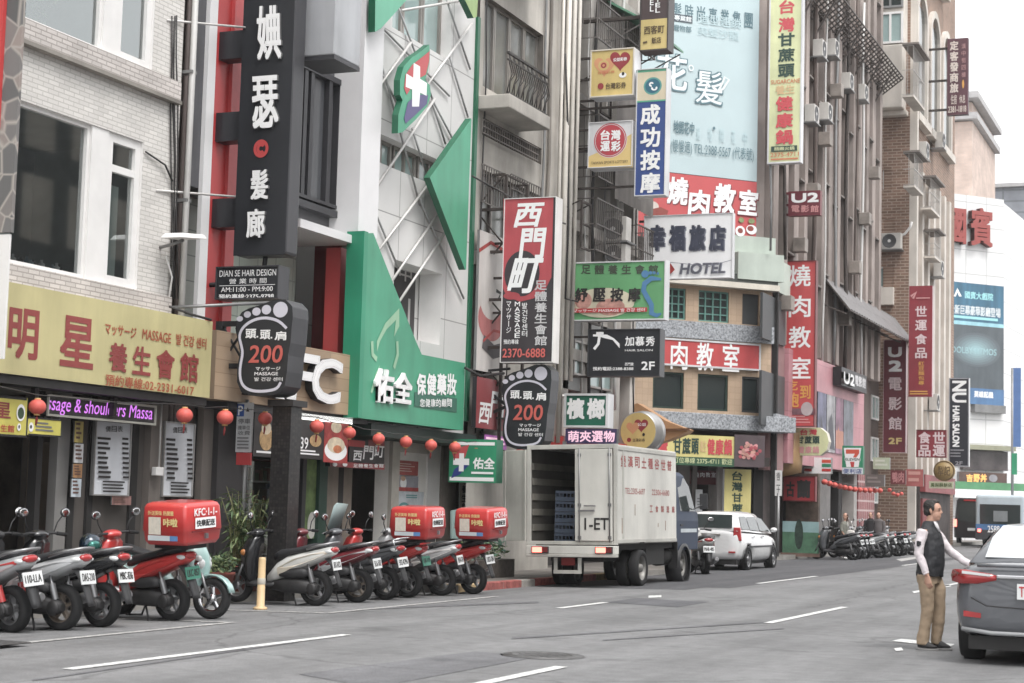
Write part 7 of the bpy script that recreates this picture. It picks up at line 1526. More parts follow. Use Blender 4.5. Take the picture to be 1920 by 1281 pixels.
# open door swung round towards the viewer's side street
b = MB(); hx, hy = x0-.005, y0+.02; an = radians(152); dv = V((cos(an), sin(an), 0)); nv = V((-dv.y, dv.x, 0)); L = .72
A = V((hx,hy,0)); Q = lambda s_, n_, z: A+dv*s_+nv*n_+V((0,0,z))
b.hexa([Q(.02,-.02,z0+.05),Q(L,-.02,z0+.05),Q(L,.02,z0+.05),Q(.02,.02,z0+.05),Q(.02,-.02,z1-.08),Q(L,-.02,z1-.08),Q(L,.02,z1-.08),Q(.02,.02,z1-.08)], mat('door_inner', (200,197,189), .6, var=.15, streak=.3)); d2 = P_(b, 'rear_door', bevel=.008); d2['label'] = 'rear door swung wide open'
b = MB()
for s_ in (.06, L-.04): b.hexa([Q(s_-.03,.021,z0+.05),Q(s_+.03,.021,z0+.05),Q(s_+.03,.04,z0+.05),Q(s_-.03,.04,z0+.05),Q(s_-.03,.021,z1-.08),Q(s_+.03,.021,z1-.08),Q(s_+.03,.04,z1-.08),Q(s_-.03,.04,z1-.08)], tw2)
b.build('door_edge', d2)
# side writing
fsd = Fr((x1,0,0),(0,1)); b = MB()
tm = mat('truck_red_paint', (170,84,80), .6, var=.2, scale=12)
for i, c in enumerate('堡漢司土種谷世普'): letter(b, fsd, (y0+.25+i*.43, y0+.56+i*.43, z1-.42, z1-.2), c, .003, tm, .05)
letter(b, fsd, (y0+.5,y0+1.75,z1-.95,z1-.83), 'TEL:2305-6697', .003, mat('truck_faded_red', (186,120,116), .6, var=.2), .04); letter(b, fsd, (y0+2.2,y0+3.4,z1-.95,z1-.83), '22306-6680', .003, mat('truck_faded_red', (186,120,116), .6, var=.2), .04)
for i, c in enumerate('工食製造廠'): letter(b, fsd, (y0+2.05+i*.38, y0+2.25+i*.38, z0+.62, z0+.76), c, .003, tm, .05)
b.build('lettering', box_, fix=False)
b = MB(); b.box(x1+.0005,x1+.012,y0+.35,y0+.42,z0+.1,z1-.05,tw2); b.box(x1+.0005,x1+.014,y0+.05,y1-.02,z0+.02,z0+.08,tw2); b.box(x1+.0005,x1+.014,y0+.05,y1-.02,z1-.1,z1-.04,tw2); b.build('side_rail', box_)
rst = mat('rust_stain', (150,110,84), .8, var=.4, scale=8); b = MB()
for y, z, h_ in ((y0+1.1,1.35,.22),(y0+3.1,1.05,.2),(y0+2.6,1.12,.08),(y0+.3,1.0,.3)): b.box(x1+.0006,x1+.0024,y,y+.03,z,z+h_,rst)
b.build('rust_mark', box_, fix=False)
# chassis, bumper with lamps
b = MB(); b.box(-12.75,-11.65,y0+.3,37.3,.45,.78,under); b.box(x0+.1,x1-.1,y0+.2,y1,.68,.785,under); P_(b, 'chassis')
b = MB(); b.box(x0+.0,x1-.0,y0-.06,y0+.12,.60,.76,tw_); b.box(x0+.0,x1-.0,y0-.07,y0+.1,.54,.597,tw2); bm_ = P_(b, 'rear_bumper', bevel=.01)
hot = mat('brake_lit', (255,90,70), .3, var=0, emit=2.6); lamp_d = mat('lamp_dark_red', (120,36,36), .3, var=.05)
for a in (x0+.12, x1-.42):
    b = MB(); b.box(a, a+.36, y0-.085, y0-.062, .615, .745, plast); b.box(a+.02, a+.22, y0-.1, y0-.086, .63, .73, hot); b.box(a+.225, a+.34, y0-.098, y0-.086, .63, .73, lamp_d); P_(b, 'tail_light', bevel=.004)
b = MB(); b.box(x0+.55,x0+.62,y0+.02,y0+.06,.22,.53,tw2); b.box(x0+1.05,x0+1.12,y0+.02,y0+.06,.22,.53,tw2); b.box(x0+.55,x0+1.12,y0-.0,y0+.018,.22,.29,tw2); b.box(x0+.7,x0+.98,y0+.04,y0+.06,.38,.53,lamp_d); P_(b, 'under_guard')
for xx, nm in ((-11.36,'rear_wheel'),(-11.62,'rear_wheel'),(-12.98,'rear_wheel'),(-12.74,'rear_wheel')): wheel(nm, tk, (xx,33.9,.36-.045+road_z(xx)*.3), (1,0,0), .37, .22, mat('truck_rim', (130,128,124), .5, .4, var=.2), 0)
for xx in (-11.45,-12.95): wheel('front_wheel', tk, (xx,36.95,.36-.045+road_z(xx)*.3), (1,0,0), .37, .21, mat('truck_rim', (130,128,124), .5, .4, var=.2), 6)
b = MB(); b.box(-11.62,-11.38,34.5,35.7,.35,.7,under); b.lathe((-11.6,36.1,.5),(0,1,0),[(0,-.25),(.2,-.25),(.2,.25),(0,.25)],16,under); b.box(x1-.22,x1-.02,36.35,36.4,.25,.8,rubber); P_(b, 'side_tank')
# cab
def cab_ring(y, zt, zb=.62, w=.86, wt=.78): c = -12.2; return [V((c-w,y,zb)),V((c+w,y,zb)),V((c+w+.02,y,1.25)),V((c+w,y,1.45)),V((c+wt,y,zt-.08)),V((c+wt-.1,y,zt)),V((c-wt+.1,y,zt)),V((c-wt,y,zt-.08)),V((c-w,y,1.45)),V((c-w-.02,y,1.25))]
b = MB(); b.loft([cab_ring(36.35,2.28), cab_ring(36.7,2.32), cab_ring(37.3,2.30), cab_ring(37.62,2.1,wt=.74), cab_ring(37.98,1.5,wt=.84), cab_ring(38.08,1.2)], tblue, smooth=False); cb = P_(b, 'cab', bevel=.02)
b = MB(); xw = -12.2+.86
b.add([(xw+.008,36.75,1.46),(xw+.008,37.86,1.46),(xw-.055,37.6,2.0),(xw-.075,37.3,2.18),(xw-.078,36.75,2.18)], [(0,1,2,3,4)], glass_d); b.build('side_window', cb, fix=False)
b = MB(); b.bar((xw+.01,37.7,1.5),(xw+.18,37.85,1.6),.03,m=plast); b.box(xw+.12,xw+.3,37.83,37.88,1.5,1.85,plast); b.build('mirror', cb, bevel=.02)
b = MB(); b.box(xw+.003,xw+.018,36.75,37.95,1.0,1.08,mat('cab_stripe', (190,200,206), .4)); b.bar((xw+.014,36.7,1.16),(xw+.014,36.9,1.16),.03,m=plast); b.build('door_trim', cb)
b = MB(); b.lathe((-12.2+.87,36.95,.33),(1,0,0),[(.36,-.3),(.43,-.3),(.43,.04),(.37,.04)],28,plast); b.build('wheel_arch', cb)
b = MB(); b.fpoly(fsd, [(33.9+.44*cos(pi*i/16), max(.79,.40+.44*sin(pi*i/16))) for i in range(17)], .0005, .004, under); b.build('wheel_arch', box_, fix=False)
# crates inside the truck
cm = mat('crate_blue_grey', (66,78,96), .6, var=.12); ct = [(-12.62,32.9),( -12.62,33.35)]
k = 0; names = ['lowest','second','third','fourth','topmost']
for j in range(5):
    q = thing('plastic_crate', '%s blue-grey crate of the stack just inside the open truck door' % names[j], 'crate', (-12.33,33.0,.785+j*.21)); b = MB(); zz = .785+j*.21; X0, X1, Y0, Y1 = -12.57, -12.09, 32.75, 33.2
    for (a,c,e,f_) in ((X0,X1,Y0,Y0+.02),(X0,X1,Y1-.02,Y1),(X0,X0+.02,Y0+.021,Y1-.021),(X1-.02,X1,Y0+.021,Y1-.021)):
        b.box(a,c,e,f_,zz,zz+.08,cm); b.box(a,c,e,f_,zz+.15,zz+.2,cm)
        for i in range(7): 
            u = i/6
            if c-a > e*0+.1 and f_-e < .1: b.box(a+(c-a-.02)*u,a+(c-a-.02)*u+.02,e,f_,zz+.081,zz+.149,cm)
            else: b.box(a,c,e+(f_-e-.02)*u,e+(f_-e-.02)*u+.02,zz+.081,zz+.149,cm)
    b.box(X0+.021,X1-.021,Y0+.021,Y1-.021,zz+.004,zz+.02,cm); b.build('shell', q, fix=False)
tk.location = (TX0+.17, TY, -.045); tk.rotation_euler = (0, radians(-1.6), 0)

# ================================================================== cars (local: x forward, y left)
def car(name, label, cat, paint_m, st, cabin, wb, R, W, loc, rz, glass_m=glass_d, rimm=alloy, group=None):
    """st: (x, half width, z bottom, z top) of the lower body; cabin: (x, half width at belt, half width at roof, z belt, z roof)"""
    q = thing(name, label, cat, (0,0,0), group)
    def ring(x, w, zb, zt):
        h = zt-zb; P = [(.80*w,zb),(.95*w,zb+.05*h),(1.0*w,zb+.35*h),(1.0*w,zb+.62*h),(.965*w,zb+.84*h),(.90*w,zb+.96*h),(.62*w,zt),(.25*w,zt+.01)]
        return [V((x,y,z)) for y,z in P]+[V((x,-y,z)) for y,z in reversed(P)]
    b = MB(); b.loft([ring(*s_) for s_ in st], paint_m); body = b.build('body', q, sub=1); cut = []
    for x in wb:
        c = MB(); c.lathe((x,0,R+.01),(0,1,0),[(0,-W-.2),(R+.05,-W-.2),(R+.05,-W+.24),(0,-W+.24)],28,under); c.lathe((x,0,R+.01),(0,1,0),[(0,W-.24),(R+.05,W-.24),(R+.05,W+.2),(0,W+.2)],28,under)
        o = c.build('cutter'); m = body.modifiers.new('cut','BOOLEAN'); m.operation = 'DIFFERENCE'; m.object = o; m.solver = 'EXACT'; cut.append(o)
    dg = bpy.context.evaluated_depsgraph_get(); me = bpy.data.meshes.new_from_object(body.evaluated_get(dg)); body.modifiers.clear(); body.data = me
    for o in cut: bpy.data.objects.remove(o)
    b = MB()
    def cr(x, wb_, wr, zb, zr): return [V((x,wb_,zb)),V((x,wr+.03,zb+(zr-zb)*.8)),V((x,wr-.06,zr-.012)),V((x,wr*.5,zr+.012)),V((x,-wr*.5,zr+.012)),V((x,-wr+.06,zr-.012)),V((x,-wr-.03,zb+(zr-zb)*.8)),V((x,-wb_,zb))]
    b.loft([cr(*c) for c in cabin], paint_m, smooth=True, caps=True, closed=False); cab = b.build('cabin', q)
    for s_ in (1,-1):
        for x in wb:
            t = wheel('wheel', q, (x, s_*(W-.10), R), (0,1,0), R, .2, rimm, 8)
            b = MB(); b.lathe((x,s_*(W-.06),R+.01),(0,s_,0),[(0,-.17),(R+.048,-.17),(R+.048,.01)],28,under); b.build('wheel_well', body)
    return q, body, cab
def panel(b, pts, m): b.add(pts, [tuple(range(len(pts)))], m)
glint = mat('rear_window_sky_mirror', (214,218,220), .10, .9, var=.05)  # pale mirror metal in place of glass, builds in the white sky reflection
# dark grey saloon: seen from behind at the picture's edge
gr = paint('car_gunmetal', (92,94,99), .25)
st = [(-2.30,.60,.42,.92),(-2.27,.76,.34,1.03),(-2.12,.85,.27,1.07),(-1.75,.885,.24,1.06),(-1.1,.89,.22,1.0),(0,.89,.2,.98),(.9,.89,.2,.97),(1.6,.87,.22,.9),(2.05,.8,.24,.8),(2.28,.62,.3,.68)]
cabn = [(-1.88,.74,.70,1.05,1.065),(-1.35,.80,.62,1.0,1.30),(-.85,.82,.60,.98,1.44),(-.2,.83,.60,.97,1.475),(.45,.83,.58,.96,1.43),(1.2,.80,.70,.95,.98)]
sd_, body, cab = car('grey_saloon_car', 'dark grey saloon car with slim red tail lamps touched by the standing man', 'car', gr, st, cabn, (-1.35,1.35), .325, .89, None, 0)
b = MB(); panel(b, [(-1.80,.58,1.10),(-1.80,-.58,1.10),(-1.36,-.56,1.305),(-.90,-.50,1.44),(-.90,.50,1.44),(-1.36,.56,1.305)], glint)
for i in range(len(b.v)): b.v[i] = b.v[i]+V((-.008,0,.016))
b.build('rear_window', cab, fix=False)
for s_ in (1,-1):
    b = MB(); panel(b, [(-1.2,s_*.80,1.06),(.95,s_*.805,1.02),(.42,s_*.65,1.36),(-.2,s_*.645,1.40),(-.82,s_*.65,1.36)], glass_d); b.build('side_window', cab, fix=False)
    tl = mat('tail_bright_red', (172,30,32), .2, var=.15, coat=.7); b = MB()
    P = [(-2.05,s_*.875,.97),(-2.18,s_*.845,.985),(-2.255,s_*.74,.985),(-2.30,s_*.48,.955),(-2.315,s_*.40,.93),(-2.318,s_*.42,.885),(-2.305,s_*.60,.845),(-2.26,s_*.77,.84),(-2.17,s_*.86,.86),(-2.08,s_*.885,.92)]
    c0 = V((-2.20,s_*.66,.915))
    o_ = [V(p)+V((-.014,s_*.014,0)) for p in P]; k = len(o_); b.add(o_+[V(p)+V((.05,-s_*.03,0)) for p in P]+[c0+V((-.085,s_*.05,0))], [(i,(i+1)%k,k+(i+1)%k,k+i) for i in range(k)]+[(i,(i+1)%k,2*k) for i in range(k)], tl, True); t = b.build('tail_light', body)
    b = MB(); b.hexa([V((-2.275,s_*.76,.945)),V((-2.335,s_*.46,.925)),V((-2.325,s_*.46,.925)),V((-2.265,s_*.76,.945)),V((-2.275,s_*.76,.975)),V((-2.335,s_*.46,.948)),V((-2.325,s_*.46,.948)),V((-2.265,s_*.76,.975))], lens); b.build('clear_strip', t)
    b = MB(); b.hexa([V((-2.285,s_*.74,.50)),V((-2.30,s_*.56,.49)),V((-2.25,s_*.56,.49)),V((-2.23,s_*.74,.50)),V((-2.285,s_*.74,.56)),V((-2.30,s_*.56,.54)),V((-2.25,s_*.56,.54)),V((-2.23,s_*.74,.56))], tl); b.build('reflector', body)
b = MB(); b.box(-2.335,-2.28,-.40,.40,.905,.945,chrome); b.build('trunk_strip', body, bevel=.01)
b = MB(); fpl = Fr((-2.335,0,0),(0,-1)); b.fbox(fpl,-.19,.19,.70,.86,-.03,0,plate_w); lp_ = b.build('licence_plate', body); b = MB(); letter(b, fpl, (-.17,.17,.725,.835), 'TDF-519', .004, mat('plate_red', (190,40,44), .5, var=0), .06); b.build('lettering', lp_, fix=False)
b = MB(); b.tube([(-2.29,-.6,1.035),(-2.31,-.3,1.04),(-2.315,0,1.04),(-2.31,.3,1.04),(-2.29,.6,1.035)], .018, 8, gr); b.build('trunk_lip', body)
b = MB(); ring_ = [(-2.326,.66,.70),(-2.335,.5,.62),(-2.34,0,.60),(-2.335,-.5,.62),(-2.326,-.66,.70)]; b.tube(ring_, .006, 6, gblk); b.build('trunk_seam', body)
b = MB(); b.tube([(-2.25,.76,.37),(-2.33,.45,.34),(-2.335,-.45,.34),(-2.25,-.76,.37)], .022, 8, mat('bumper_grey', (150,152,154), .4)); b.build('bumper_strip', body)
b = MB(); b.box(-2.2,2.0,-.7,.7,.16,.3,under); b.build('underbody', body)
sd_.location = (-1.97, 21.4, 0); sd_.rotation_euler = (0,0,radians(90))
# white people carrier ahead of the truck
st = [(-2.22,.62,.42,1.02),(-2.18,.78,.32,1.06),(-2.0,.835,.26,1.08),(-1.2,.86,.24,1.06),(0,.865,.22,1.02),(.9,.86,.22,1.0),(1.6,.83,.24,.92),(2.05,.74,.28,.80),(2.2,.58,.34,.7)]
cabn = [(-2.17,.76,.66,1.05,1.08),(-1.98,.78,.64,1.05,1.50),(-1.5,.80,.62,1.04,1.54),(-.4,.80,.62,1.0,1.56),(.4,.80,.60,.98,1.50),(1.45,.76,.66,.97,1.0)]
mv, body, cab = car('white_people_carrier', 'white people carrier driving off just ahead of the delivery truck', 'car', paint('car_white', (226,226,226), .22), st, cabn, (-1.35,1.38), .32, .865, None, 0)
b = MB(); panel(b, [(-2.16,.60,1.12),(-2.16,-.60,1.12),(-2.005,-.56,1.47),(-2.005,.56,1.47)], glass_d)
for i in range(4): b.v[i] = b.v[i]+V((-.02,0,.006))
b.build('rear_window', cab, fix=False)
for s_ in (1,-1):
    for P in ([(-1.92,1.10),(-1.15,1.085),(-1.15,1.44),(-1.82,1.44)],[(-1.1,1.085),(-.15,1.06),(-.15,1.435),(-1.1,1.43)],[(-.08,1.06),(1.1,1.02),(.45,1.38),(-.08,1.43)]):
        b = MB(); panel(b, [(x,s_*(.812-.155*(z-1.05)/.45),z) for x,z in P], glass_d); b.build('side_window', cab, fix=False)
    b = MB(); b.hexa([V((-2.20,s_*.62,.80)),V((-2.10,s_*.835,.80)),V((-2.0,s_*.83,.80)),V((-2.1,s_*.6,.80)),V((-2.21,s_*.66,1.15)),V((-2.12,s_*.80,1.15)),V((-2.0,s_*.80,1.15)),V((-2.1,s_*.6,1.15))], tail_r); b.build('tail_light', body, bevel=.015)
    b = MB(); b.box(-2.25,-2.2,s_*.62-.09,s_*.62+.09,.48,.52,tail_r); b.build('reflector', body)
    b = MB(); b.ell((.98,s_*.93,1.08), (.08,.10,.07), 12, 7, MATS['car_white']); b.build('mirror', body)
    b = MB(); b.box(-1.6,1.2,s_*.868-.006,s_*.868+.006,.62,.66,plast); b.build('side_moulding', body)
    for x in (-.95,.05):
        b = MB(); b.box(x-.1,x+.1,s_*.86-.02,s_*.86+.02,.88,.91,chrome); b.build('handle', body)
b = MB(); b.box(-2.25,-2.19,-.3,.3,.93,.97,chrome); b.build('trunk_strip', body); fpl = Fr((-2.24,0,0),(0,-1)); b = MB(); b.fbox(fpl,-.17,.17,.80,.92,-.04,0,plate_w); lp_ = b.build('licence_plate', body); b = MB(); letter(b, fpl, (-.15,.15,.825,.895), '8175-CM', .004, ink, .05); b.build('lettering', lp_, fix=False)
b = MB(); b.box(-2.1,2.0,-.7,.7,.17,.3,under); b.build('underbody', body)
mv.location = (-12.98, 47.45, road_z(-12.9)); mv.rotation_euler = (0,0,radians(90))
# bus and black van far down the street
fB = perp(93); bxl, bxr = fB.U(1829,980), fB.U(1829,980)+2.45
bs = thing('city_bus', 'pale grey city bus with a blue lower band seen from behind', 'bus', ((bxl+bxr)/2, 98, 0)); zt = fB.Z(1870,928); bp_ = mat('bus_grey', (184,198,206), .4, var=.06); bblue = mat('bus_blue', (72,118,166), .4, var=.06)
b = MB(); zb1, zb2 = fB.Z(1860,1003), fB.Z(1860,985); b.box(bxl,bxr,93,104,.9,zt,bp_); bdy = b.build('body', bs, bevel=.15, seg=3)
b = MB(); b.box(bxl-.01,bxr+.01,92.95,104,.35,.9,mat('bus_dark', (66,66,70), .6)); b.build('lower_body', bs, bevel=.05); b = MB(); b.box(bxl+.02,bxr-.02,92.96,93.05,zb1,zb2+.05,bblue); bb_ = b.build('blue_band', bdy); b = MB(); letter(b, perp(92.95), (fB.U(1852,995),fB.U(1892,995),zb1+.12,zb2-.02), '2588-9C', .004, ink_w, .06); b.build('lettering', bb_, fix=False)
b = MB(); b.fbox(fB, bxl+.22, bxr-.22, fB.Z(1870,984), fB.Z(1870,946), .002, .04, glass_d); b.build('rear_window', bdy, bevel=.03); b = MB(); b.fbox(fB, bxl+.9, bxl+1.6, fB.Z(1870,978), fB.Z(1870,958), .042, .06, mat('window_notice', (130,136,138), .6)); b.build('window_notice', bdy)
for u in (bxl+.12, bxr-.3): b = MB(); b.fbox(fB, u, u+.16, .75, .9, .06, .1, hot); b.build('tail_light', bs)
for xx in (bxl+.2, bxr-.2): wheel('wheel', bs, (xx,95.5,.48), (1,0,0), .48, .28, mat('truck_rim', (130,128,124), .5, .4), 0)
fV = perp(99); vl, vr = fV.U(1790,980), fV.U(1828,980); vn = thing('black_van', 'black van with a lit red lamp travelling ahead of the bus', 'van', ((vl+vr)/2,101,0)); pk_ = paint('van_black', (40,40,43), .3)
b = MB(); zt = fV.Z(1810,934); cxv = (vl+vr)/2+.35; w = .95
def vr_(y, s_): return [V((cxv-w*s_,y,.35)),V((cxv+w*s_,y,.35)),V((cxv+w*s_*1.02,y,1.0)),V((cxv+w*s_*.88,y,zt-.12)),V((cxv+w*s_*.75,y,zt)),V((cxv-w*s_*.75,y,zt)),V((cxv-w*s_*.88,y,zt-.12)),V((cxv-w*s_*1.02,y,1.0))]
b.loft([vr_(99,.95), vr_(99.2,1.0), vr_(103,1.0), vr_(103.8,.9)], pk_, smooth=False); bd_ = b.build('body', vn, bevel=.06); b = MB(); b.fbox(fV, cxv-.7, cxv+.7, 1.25, zt-.22, .002, .02, glass_d); b.build('rear_window', bd_)
b = MB(); b.fbox(fV, cxv-.95, cxv-.78, .95, 1.35, .003, .04, hot); b.build('tail_light', bd_); b = MB(); b.fbox(fV, cxv+.78, cxv+.95, .95, 1.35, .003, .04, tail_r); b.build('tail_light', bd_); b = MB(); b.fbox(fV, cxv-.2, cxv+.2, .75, .9, .003, .03, plate_w); b.build('licence_plate', bd_)
b = MB(); b.fbox(fV, cxv-.4, cxv+.4, zt-.16, zt-.08, .003, .05, tail_r); b.build('brake_bar', bd_)
for xx in (cxv-.8, cxv+.8): wheel('wheel', vn, (xx,100,.34), (1,0,0), .34, .22, alloy, 5)
# ================================================================== people
def remesh(o, size, smooth=2, disp=0, dscale=.2):
    m = o.modifiers.new('remesh', 'REMESH'); m.mode = 'VOXEL'; m.voxel_size = size; m.use_smooth_shade = True
    if smooth: k = o.modifiers.new('smooth', 'SMOOTH'); k.iterations = smooth; k.factor = .5
    if disp:
        t = bpy.data.textures.new('folds', 'CLOUDS'); t.noise_scale = dscale; t.noise_depth = 3
        d = o.modifiers.new('folds', 'DISPLACE'); d.texture = t; d.strength = disp; d.mid_level = .5; d.texture_coords = 'LOCAL'
def ering(c, rx, ry, n=14, tilt=0): return [V((c[0]+rx*cos(2*pi*i/n), c[1]+ry*sin(2*pi*i/n), c[2]+tilt*cos(2*pi*i/n)*rx)) for i in range(n)]
skin_m = mat('skin', (198,150,126), .55, var=.08, scale=14); hair_m = mat('hair_black', (40,36,34), .6, var=.2, scale=30)
def hand(b, w, d, palm, m, grip=.3, mirror=1):
    """five-fingered hand: w wrist, d direction of the fingers, palm: the way the palm faces"""
    d = V(d).normalized(); pn = (V(palm)-d*V(palm).dot(d)).normalized(); sd_ = d.cross(pn)*mirror; w = V(w)
    b.loft([[w+d*t+sd_*(x*ws)+pn*(y*.014) for x,y in ((-1,-.6),(0,-1),(1,-.6),(1,.6),(0,1),(-1,.6))] for t, ws in ((-.01,.026),(.03,.034),(.085,.041),(.098,.038))], m)
    for i, (o, L) in enumerate(((-.030,.070),(-.010,.078),(.011,.074),(.030,.058))):
        p = w+d*.09+sd_*o; a = grip*(1+.12*i); q1 = p+(d*cos(a*.5)+pn*sin(a*.5))*L*.45; q2 = q1+(d*cos(a*1.3)+pn*sin(a*1.3))*L*.32; q3 = q2+(d*cos(a*2)+pn*sin(a*2))*L*.25
        b.tube([p-d*.02,p,q1,q2,q3], [.0095,.0095,.009,.0082,.0065], 7, m)
    t0 = w+d*.03-sd_*.03; b.tube([t0+sd_*.01, t0-sd_*.018+d*.025+pn*.01, t0-sd_*.026+d*.052+pn*.02, t0-sd_*.024+d*.074+pn*.026], [.015,.0125,.011,.008], 7, m)
def head(b, c, f, m, up=(0,0,1)):
    """skull, jaw, nose, ears, lips and brow about the head's centre; f is the way it looks"""
    f = V(f).normalized(); u = V(up); l = u.cross(f); c = V(c); R_ = Matrix((f, l, u)).transposed()
    P = lambda x, y, z: c+f*x+l*y+u*z
    b.ell(P(-.008,0,.03), (.098,.076,.088), 16, 10, m, R_); b.ell(P(.022,0,-.035), (.066,.060,.078), 14, 9, m, R_); b.ell(P(.045,0,-.088), (.034,.036,.026), 12, 8, m, R_)
    b.loft([[P(.082,-.006,.022),P(.090,0,.022),P(.082,.006,.022),P(.07,0,.022)],[P(.090,-.012,-.010),P(.112,0,-.012),P(.090,.012,-.010),P(.07,0,-.01)],[P(.086,-.015,-.026),P(.104,0,-.028),P(.086,.015,-.026),P(.06,0,-.028)]], m)
    b.ell(P(.078,0,-.052), (.014,.022,.007), 10, 6, m, R_); b.ell(P(.076,0,-.064), (.014,.020,.008), 10, 6, m, R_); b.ell(P(.074,0,.034), (.016,.052,.011), 12, 6, m, R_)
    for s_ in (1,-1): b.ell(P(-.006,s_*.077,-.006), (.019,.009,.032), 10, 7, m, R_)
    return P
man = thing('person', 'man in a dark waistcoat, pink sweater and khaki trousers touching the grey car', 'person', (0,0,0))
# local: x ahead (the way he faces), y to his left, z up
b = MB()
P = head(b, (.045,0,1.60), (1,0,-.06), skin_m)
b.tube([(.0,0,1.40),(.012,0,1.47),(.03,0,1.54)], [.062,.056,.056], 12, skin_m)
b.loft([ering((-.01,0,.90),.095,.15), ering((0,0,1.02),.09,.14), ering((0,0,1.2),.10,.16), ering((-.01,0,1.36),.09,.18), ering((0,0,1.43),.06,.09)], skin_m)
aR = [(-.02,-.20,1.37),(-.04,-.245,1.22),(-.045,-.26,1.09),(.01,-.255,.97),(.05,-.25,.86)]; aL = [(-.01,.19,1.37),(.08,.24,1.24),(.17,.25,1.13),(.32,.22,1.04),(.43,.20,.985)]
for A in (aR, aL): b.tube(A, [.05,.044,.04,.035,.026], 10, skin_m)
hand(b, (.05,-.25,.855), (.22,.02,-1), (.3,1,.1), skin_m, .5, 1); hand(b, (.435,.198,.983), (1,-.15,-.22), (-.1,-.1,-1), skin_m, .25, -1)
lR = [(-.02,-.09,.90),(.0,-.10,.68),(.01,-.10,.49),(-.02,-.10,.27),(-.05,-.10,.09)]; lL = [(.0,.09,.90),(.07,.09,.68),(.09,.09,.49),(.07,.09,.27),(.05,.09,.09)]
for L in (lR, lL): b.tube(L, [.085,.075,.055,.052,.038], 12, skin_m)
for x, y in ((-.02,-.10),(.08,.09)): b.loft([ering((x-.03,y,.10),.04,.036,10), ering((x+.02,y,.06),.09,.042,10), ering((x+.03,y,.03),.10,.045,10)], skin_m)
o = b.build('body', man); remesh(o, .0065, 3)
b = MB()   # eyes and brows sit on the face
eye_m = mat('eye_dark', (50,38,34), .3, var=0)
for s_ in (1,-1): b.ell(P(.078,s_*.032,.014), (.008,.012,.006), 8, 6, eye_m); b.ell(P(.086,s_*.034,.034), (.006,.02,.004), 8, 5, hair_m)
b.build('eyebrow', man)
b = MB(); b.ell(P(-.030,0,.050), (.092,.083,.080), 18, 10, hair_m); b.ell(P(-.055,0,-.005), (.062,.080,.07), 16, 9, hair_m); b.ell(P(.018,0,.102), (.05,.048,.022), 14, 8, hair_m)
for s_ in (1,-1): b.ell(P(.012,s_*.072,.03), (.022,.014,.038), 10, 7, hair_m)
o = b.build('hair', man); remesh(o, .006, 1, .02, .012)
pnk = mat('sweater_pink', (218,208,211), .9, var=.06, scale=8); vst = mat('waistcoat_black', (44,45,49), .7, var=.2, scale=5); khk = mat('trouser_khaki', (160,138,112), .9, var=.05, scale=5); shm = mat('shoe_black', (40,39,40), .6, var=.1)
b = MB(); b.loft([ering((-.01,0,.86),.125,.175), ering((0,0,1.0),.12,.165), ering((.01,0,1.18),.115,.155), ering((-.01,0,1.34),.095,.158), ering((.0,0,1.44),.06,.075)], pnk)
b.tube(aR[:4]+[(.035,-.252,.90)], [.066,.060,.053,.046,.04], 12, pnk); b.tube(aL[:4]+[(.405,.205,.995)], [.066,.059,.052,.045,.038], 12, pnk)
for A, q in ((aR,(.04,-.252,.885)),(aL,(.41,.204,.992))): b.tube([q, V(q)+(V(q)-V(A[3])).normalized()*.012], [.042,.040], 12, pnk)
o = b.build('sweater', man); remesh(o, .009, 2, .022, .07)
b = MB(); b.loft([ering((.005,0,.845),.150,.19), ering((.01,0,.93),.152,.19), ering((.02,0,1.05),.155,.185), ering((.02,0,1.2),.148,.185), ering((.0,0,1.34),.124,.172), ering((-.005,0,1.42),.085,.125), ering((.0,0,1.475),.072,.082)], vst)
o = b.build('waistcoat', man); remesh(o, .009, 2, .03, .11)
b = MB(); b.loft([ering((.065,0,1.475),.018,.05,10), ering((.085,0,1.42),.02,.045,10), ering((.115,0,1.36),.016,.012,10)], mat('shirt_white', (214,210,212), .8, var=.04)); b.build('shirt_front', man)
b = MB(); b.box(-.055,-.005,-.312,-.304,1.20,1.245,vst); letter(b, Fr((0,-.318,0),(1,0)), (-.052,-.012,1.185,1.25), '3', .0, vst, .12); b.build('sleeve_number', man)
b = MB(); b.loft([ering((-.01,0,.93),.13,.175), ering((-.015,0,.84),.135,.18), ering((-.01,0,.76),.13,.175)], khk)
b.tube([(-.02,-.085,.86),(.0,-.10,.68),(.012,-.10,.49),(-.015,-.10,.27),(-.045,-.10,.12),(-.045,-.10,.065)], [.106,.092,.074,.070,.068,.066], 14, khk); b.tube([(.01,.085,.86),(.07,.09,.68),(.092,.09,.49),(.075,.09,.27),(.055,.09,.12),(.055,.09,.065)], [.106,.091,.074,.070,.066,.064], 14, khk)
o = b.build('trousers', man); remesh(o, .009, 3, .03, .16)
for x, y, nm in ((-.02,-.10,'shoe'),(.08,.09,'shoe')):
    b = MB(); b.loft([ering((x-.02,y,.115),.055,.048,12), ering((x+.0,y,.08),.085,.05,12), ering((x+.035,y,.05),.125,.052,12), ering((x+.035,y,.024),.135,.055,12)], shm); sh_ = b.build(nm, man, sub=1)
    b = MB(); b.loft([ering((x+.035,y,.022),.134,.055,14), ering((x+.035,y,.0),.134,.055,14)], mat('sole_grey', (140,138,136), .7)); b.build('sole', sh_, bevel=.004)
g = gnd(1750, 1219); man.location = (g.x-.05, g.y, 0); man.rotation_euler = (0,0,radians(-8)); man.scale = (1,1,1)
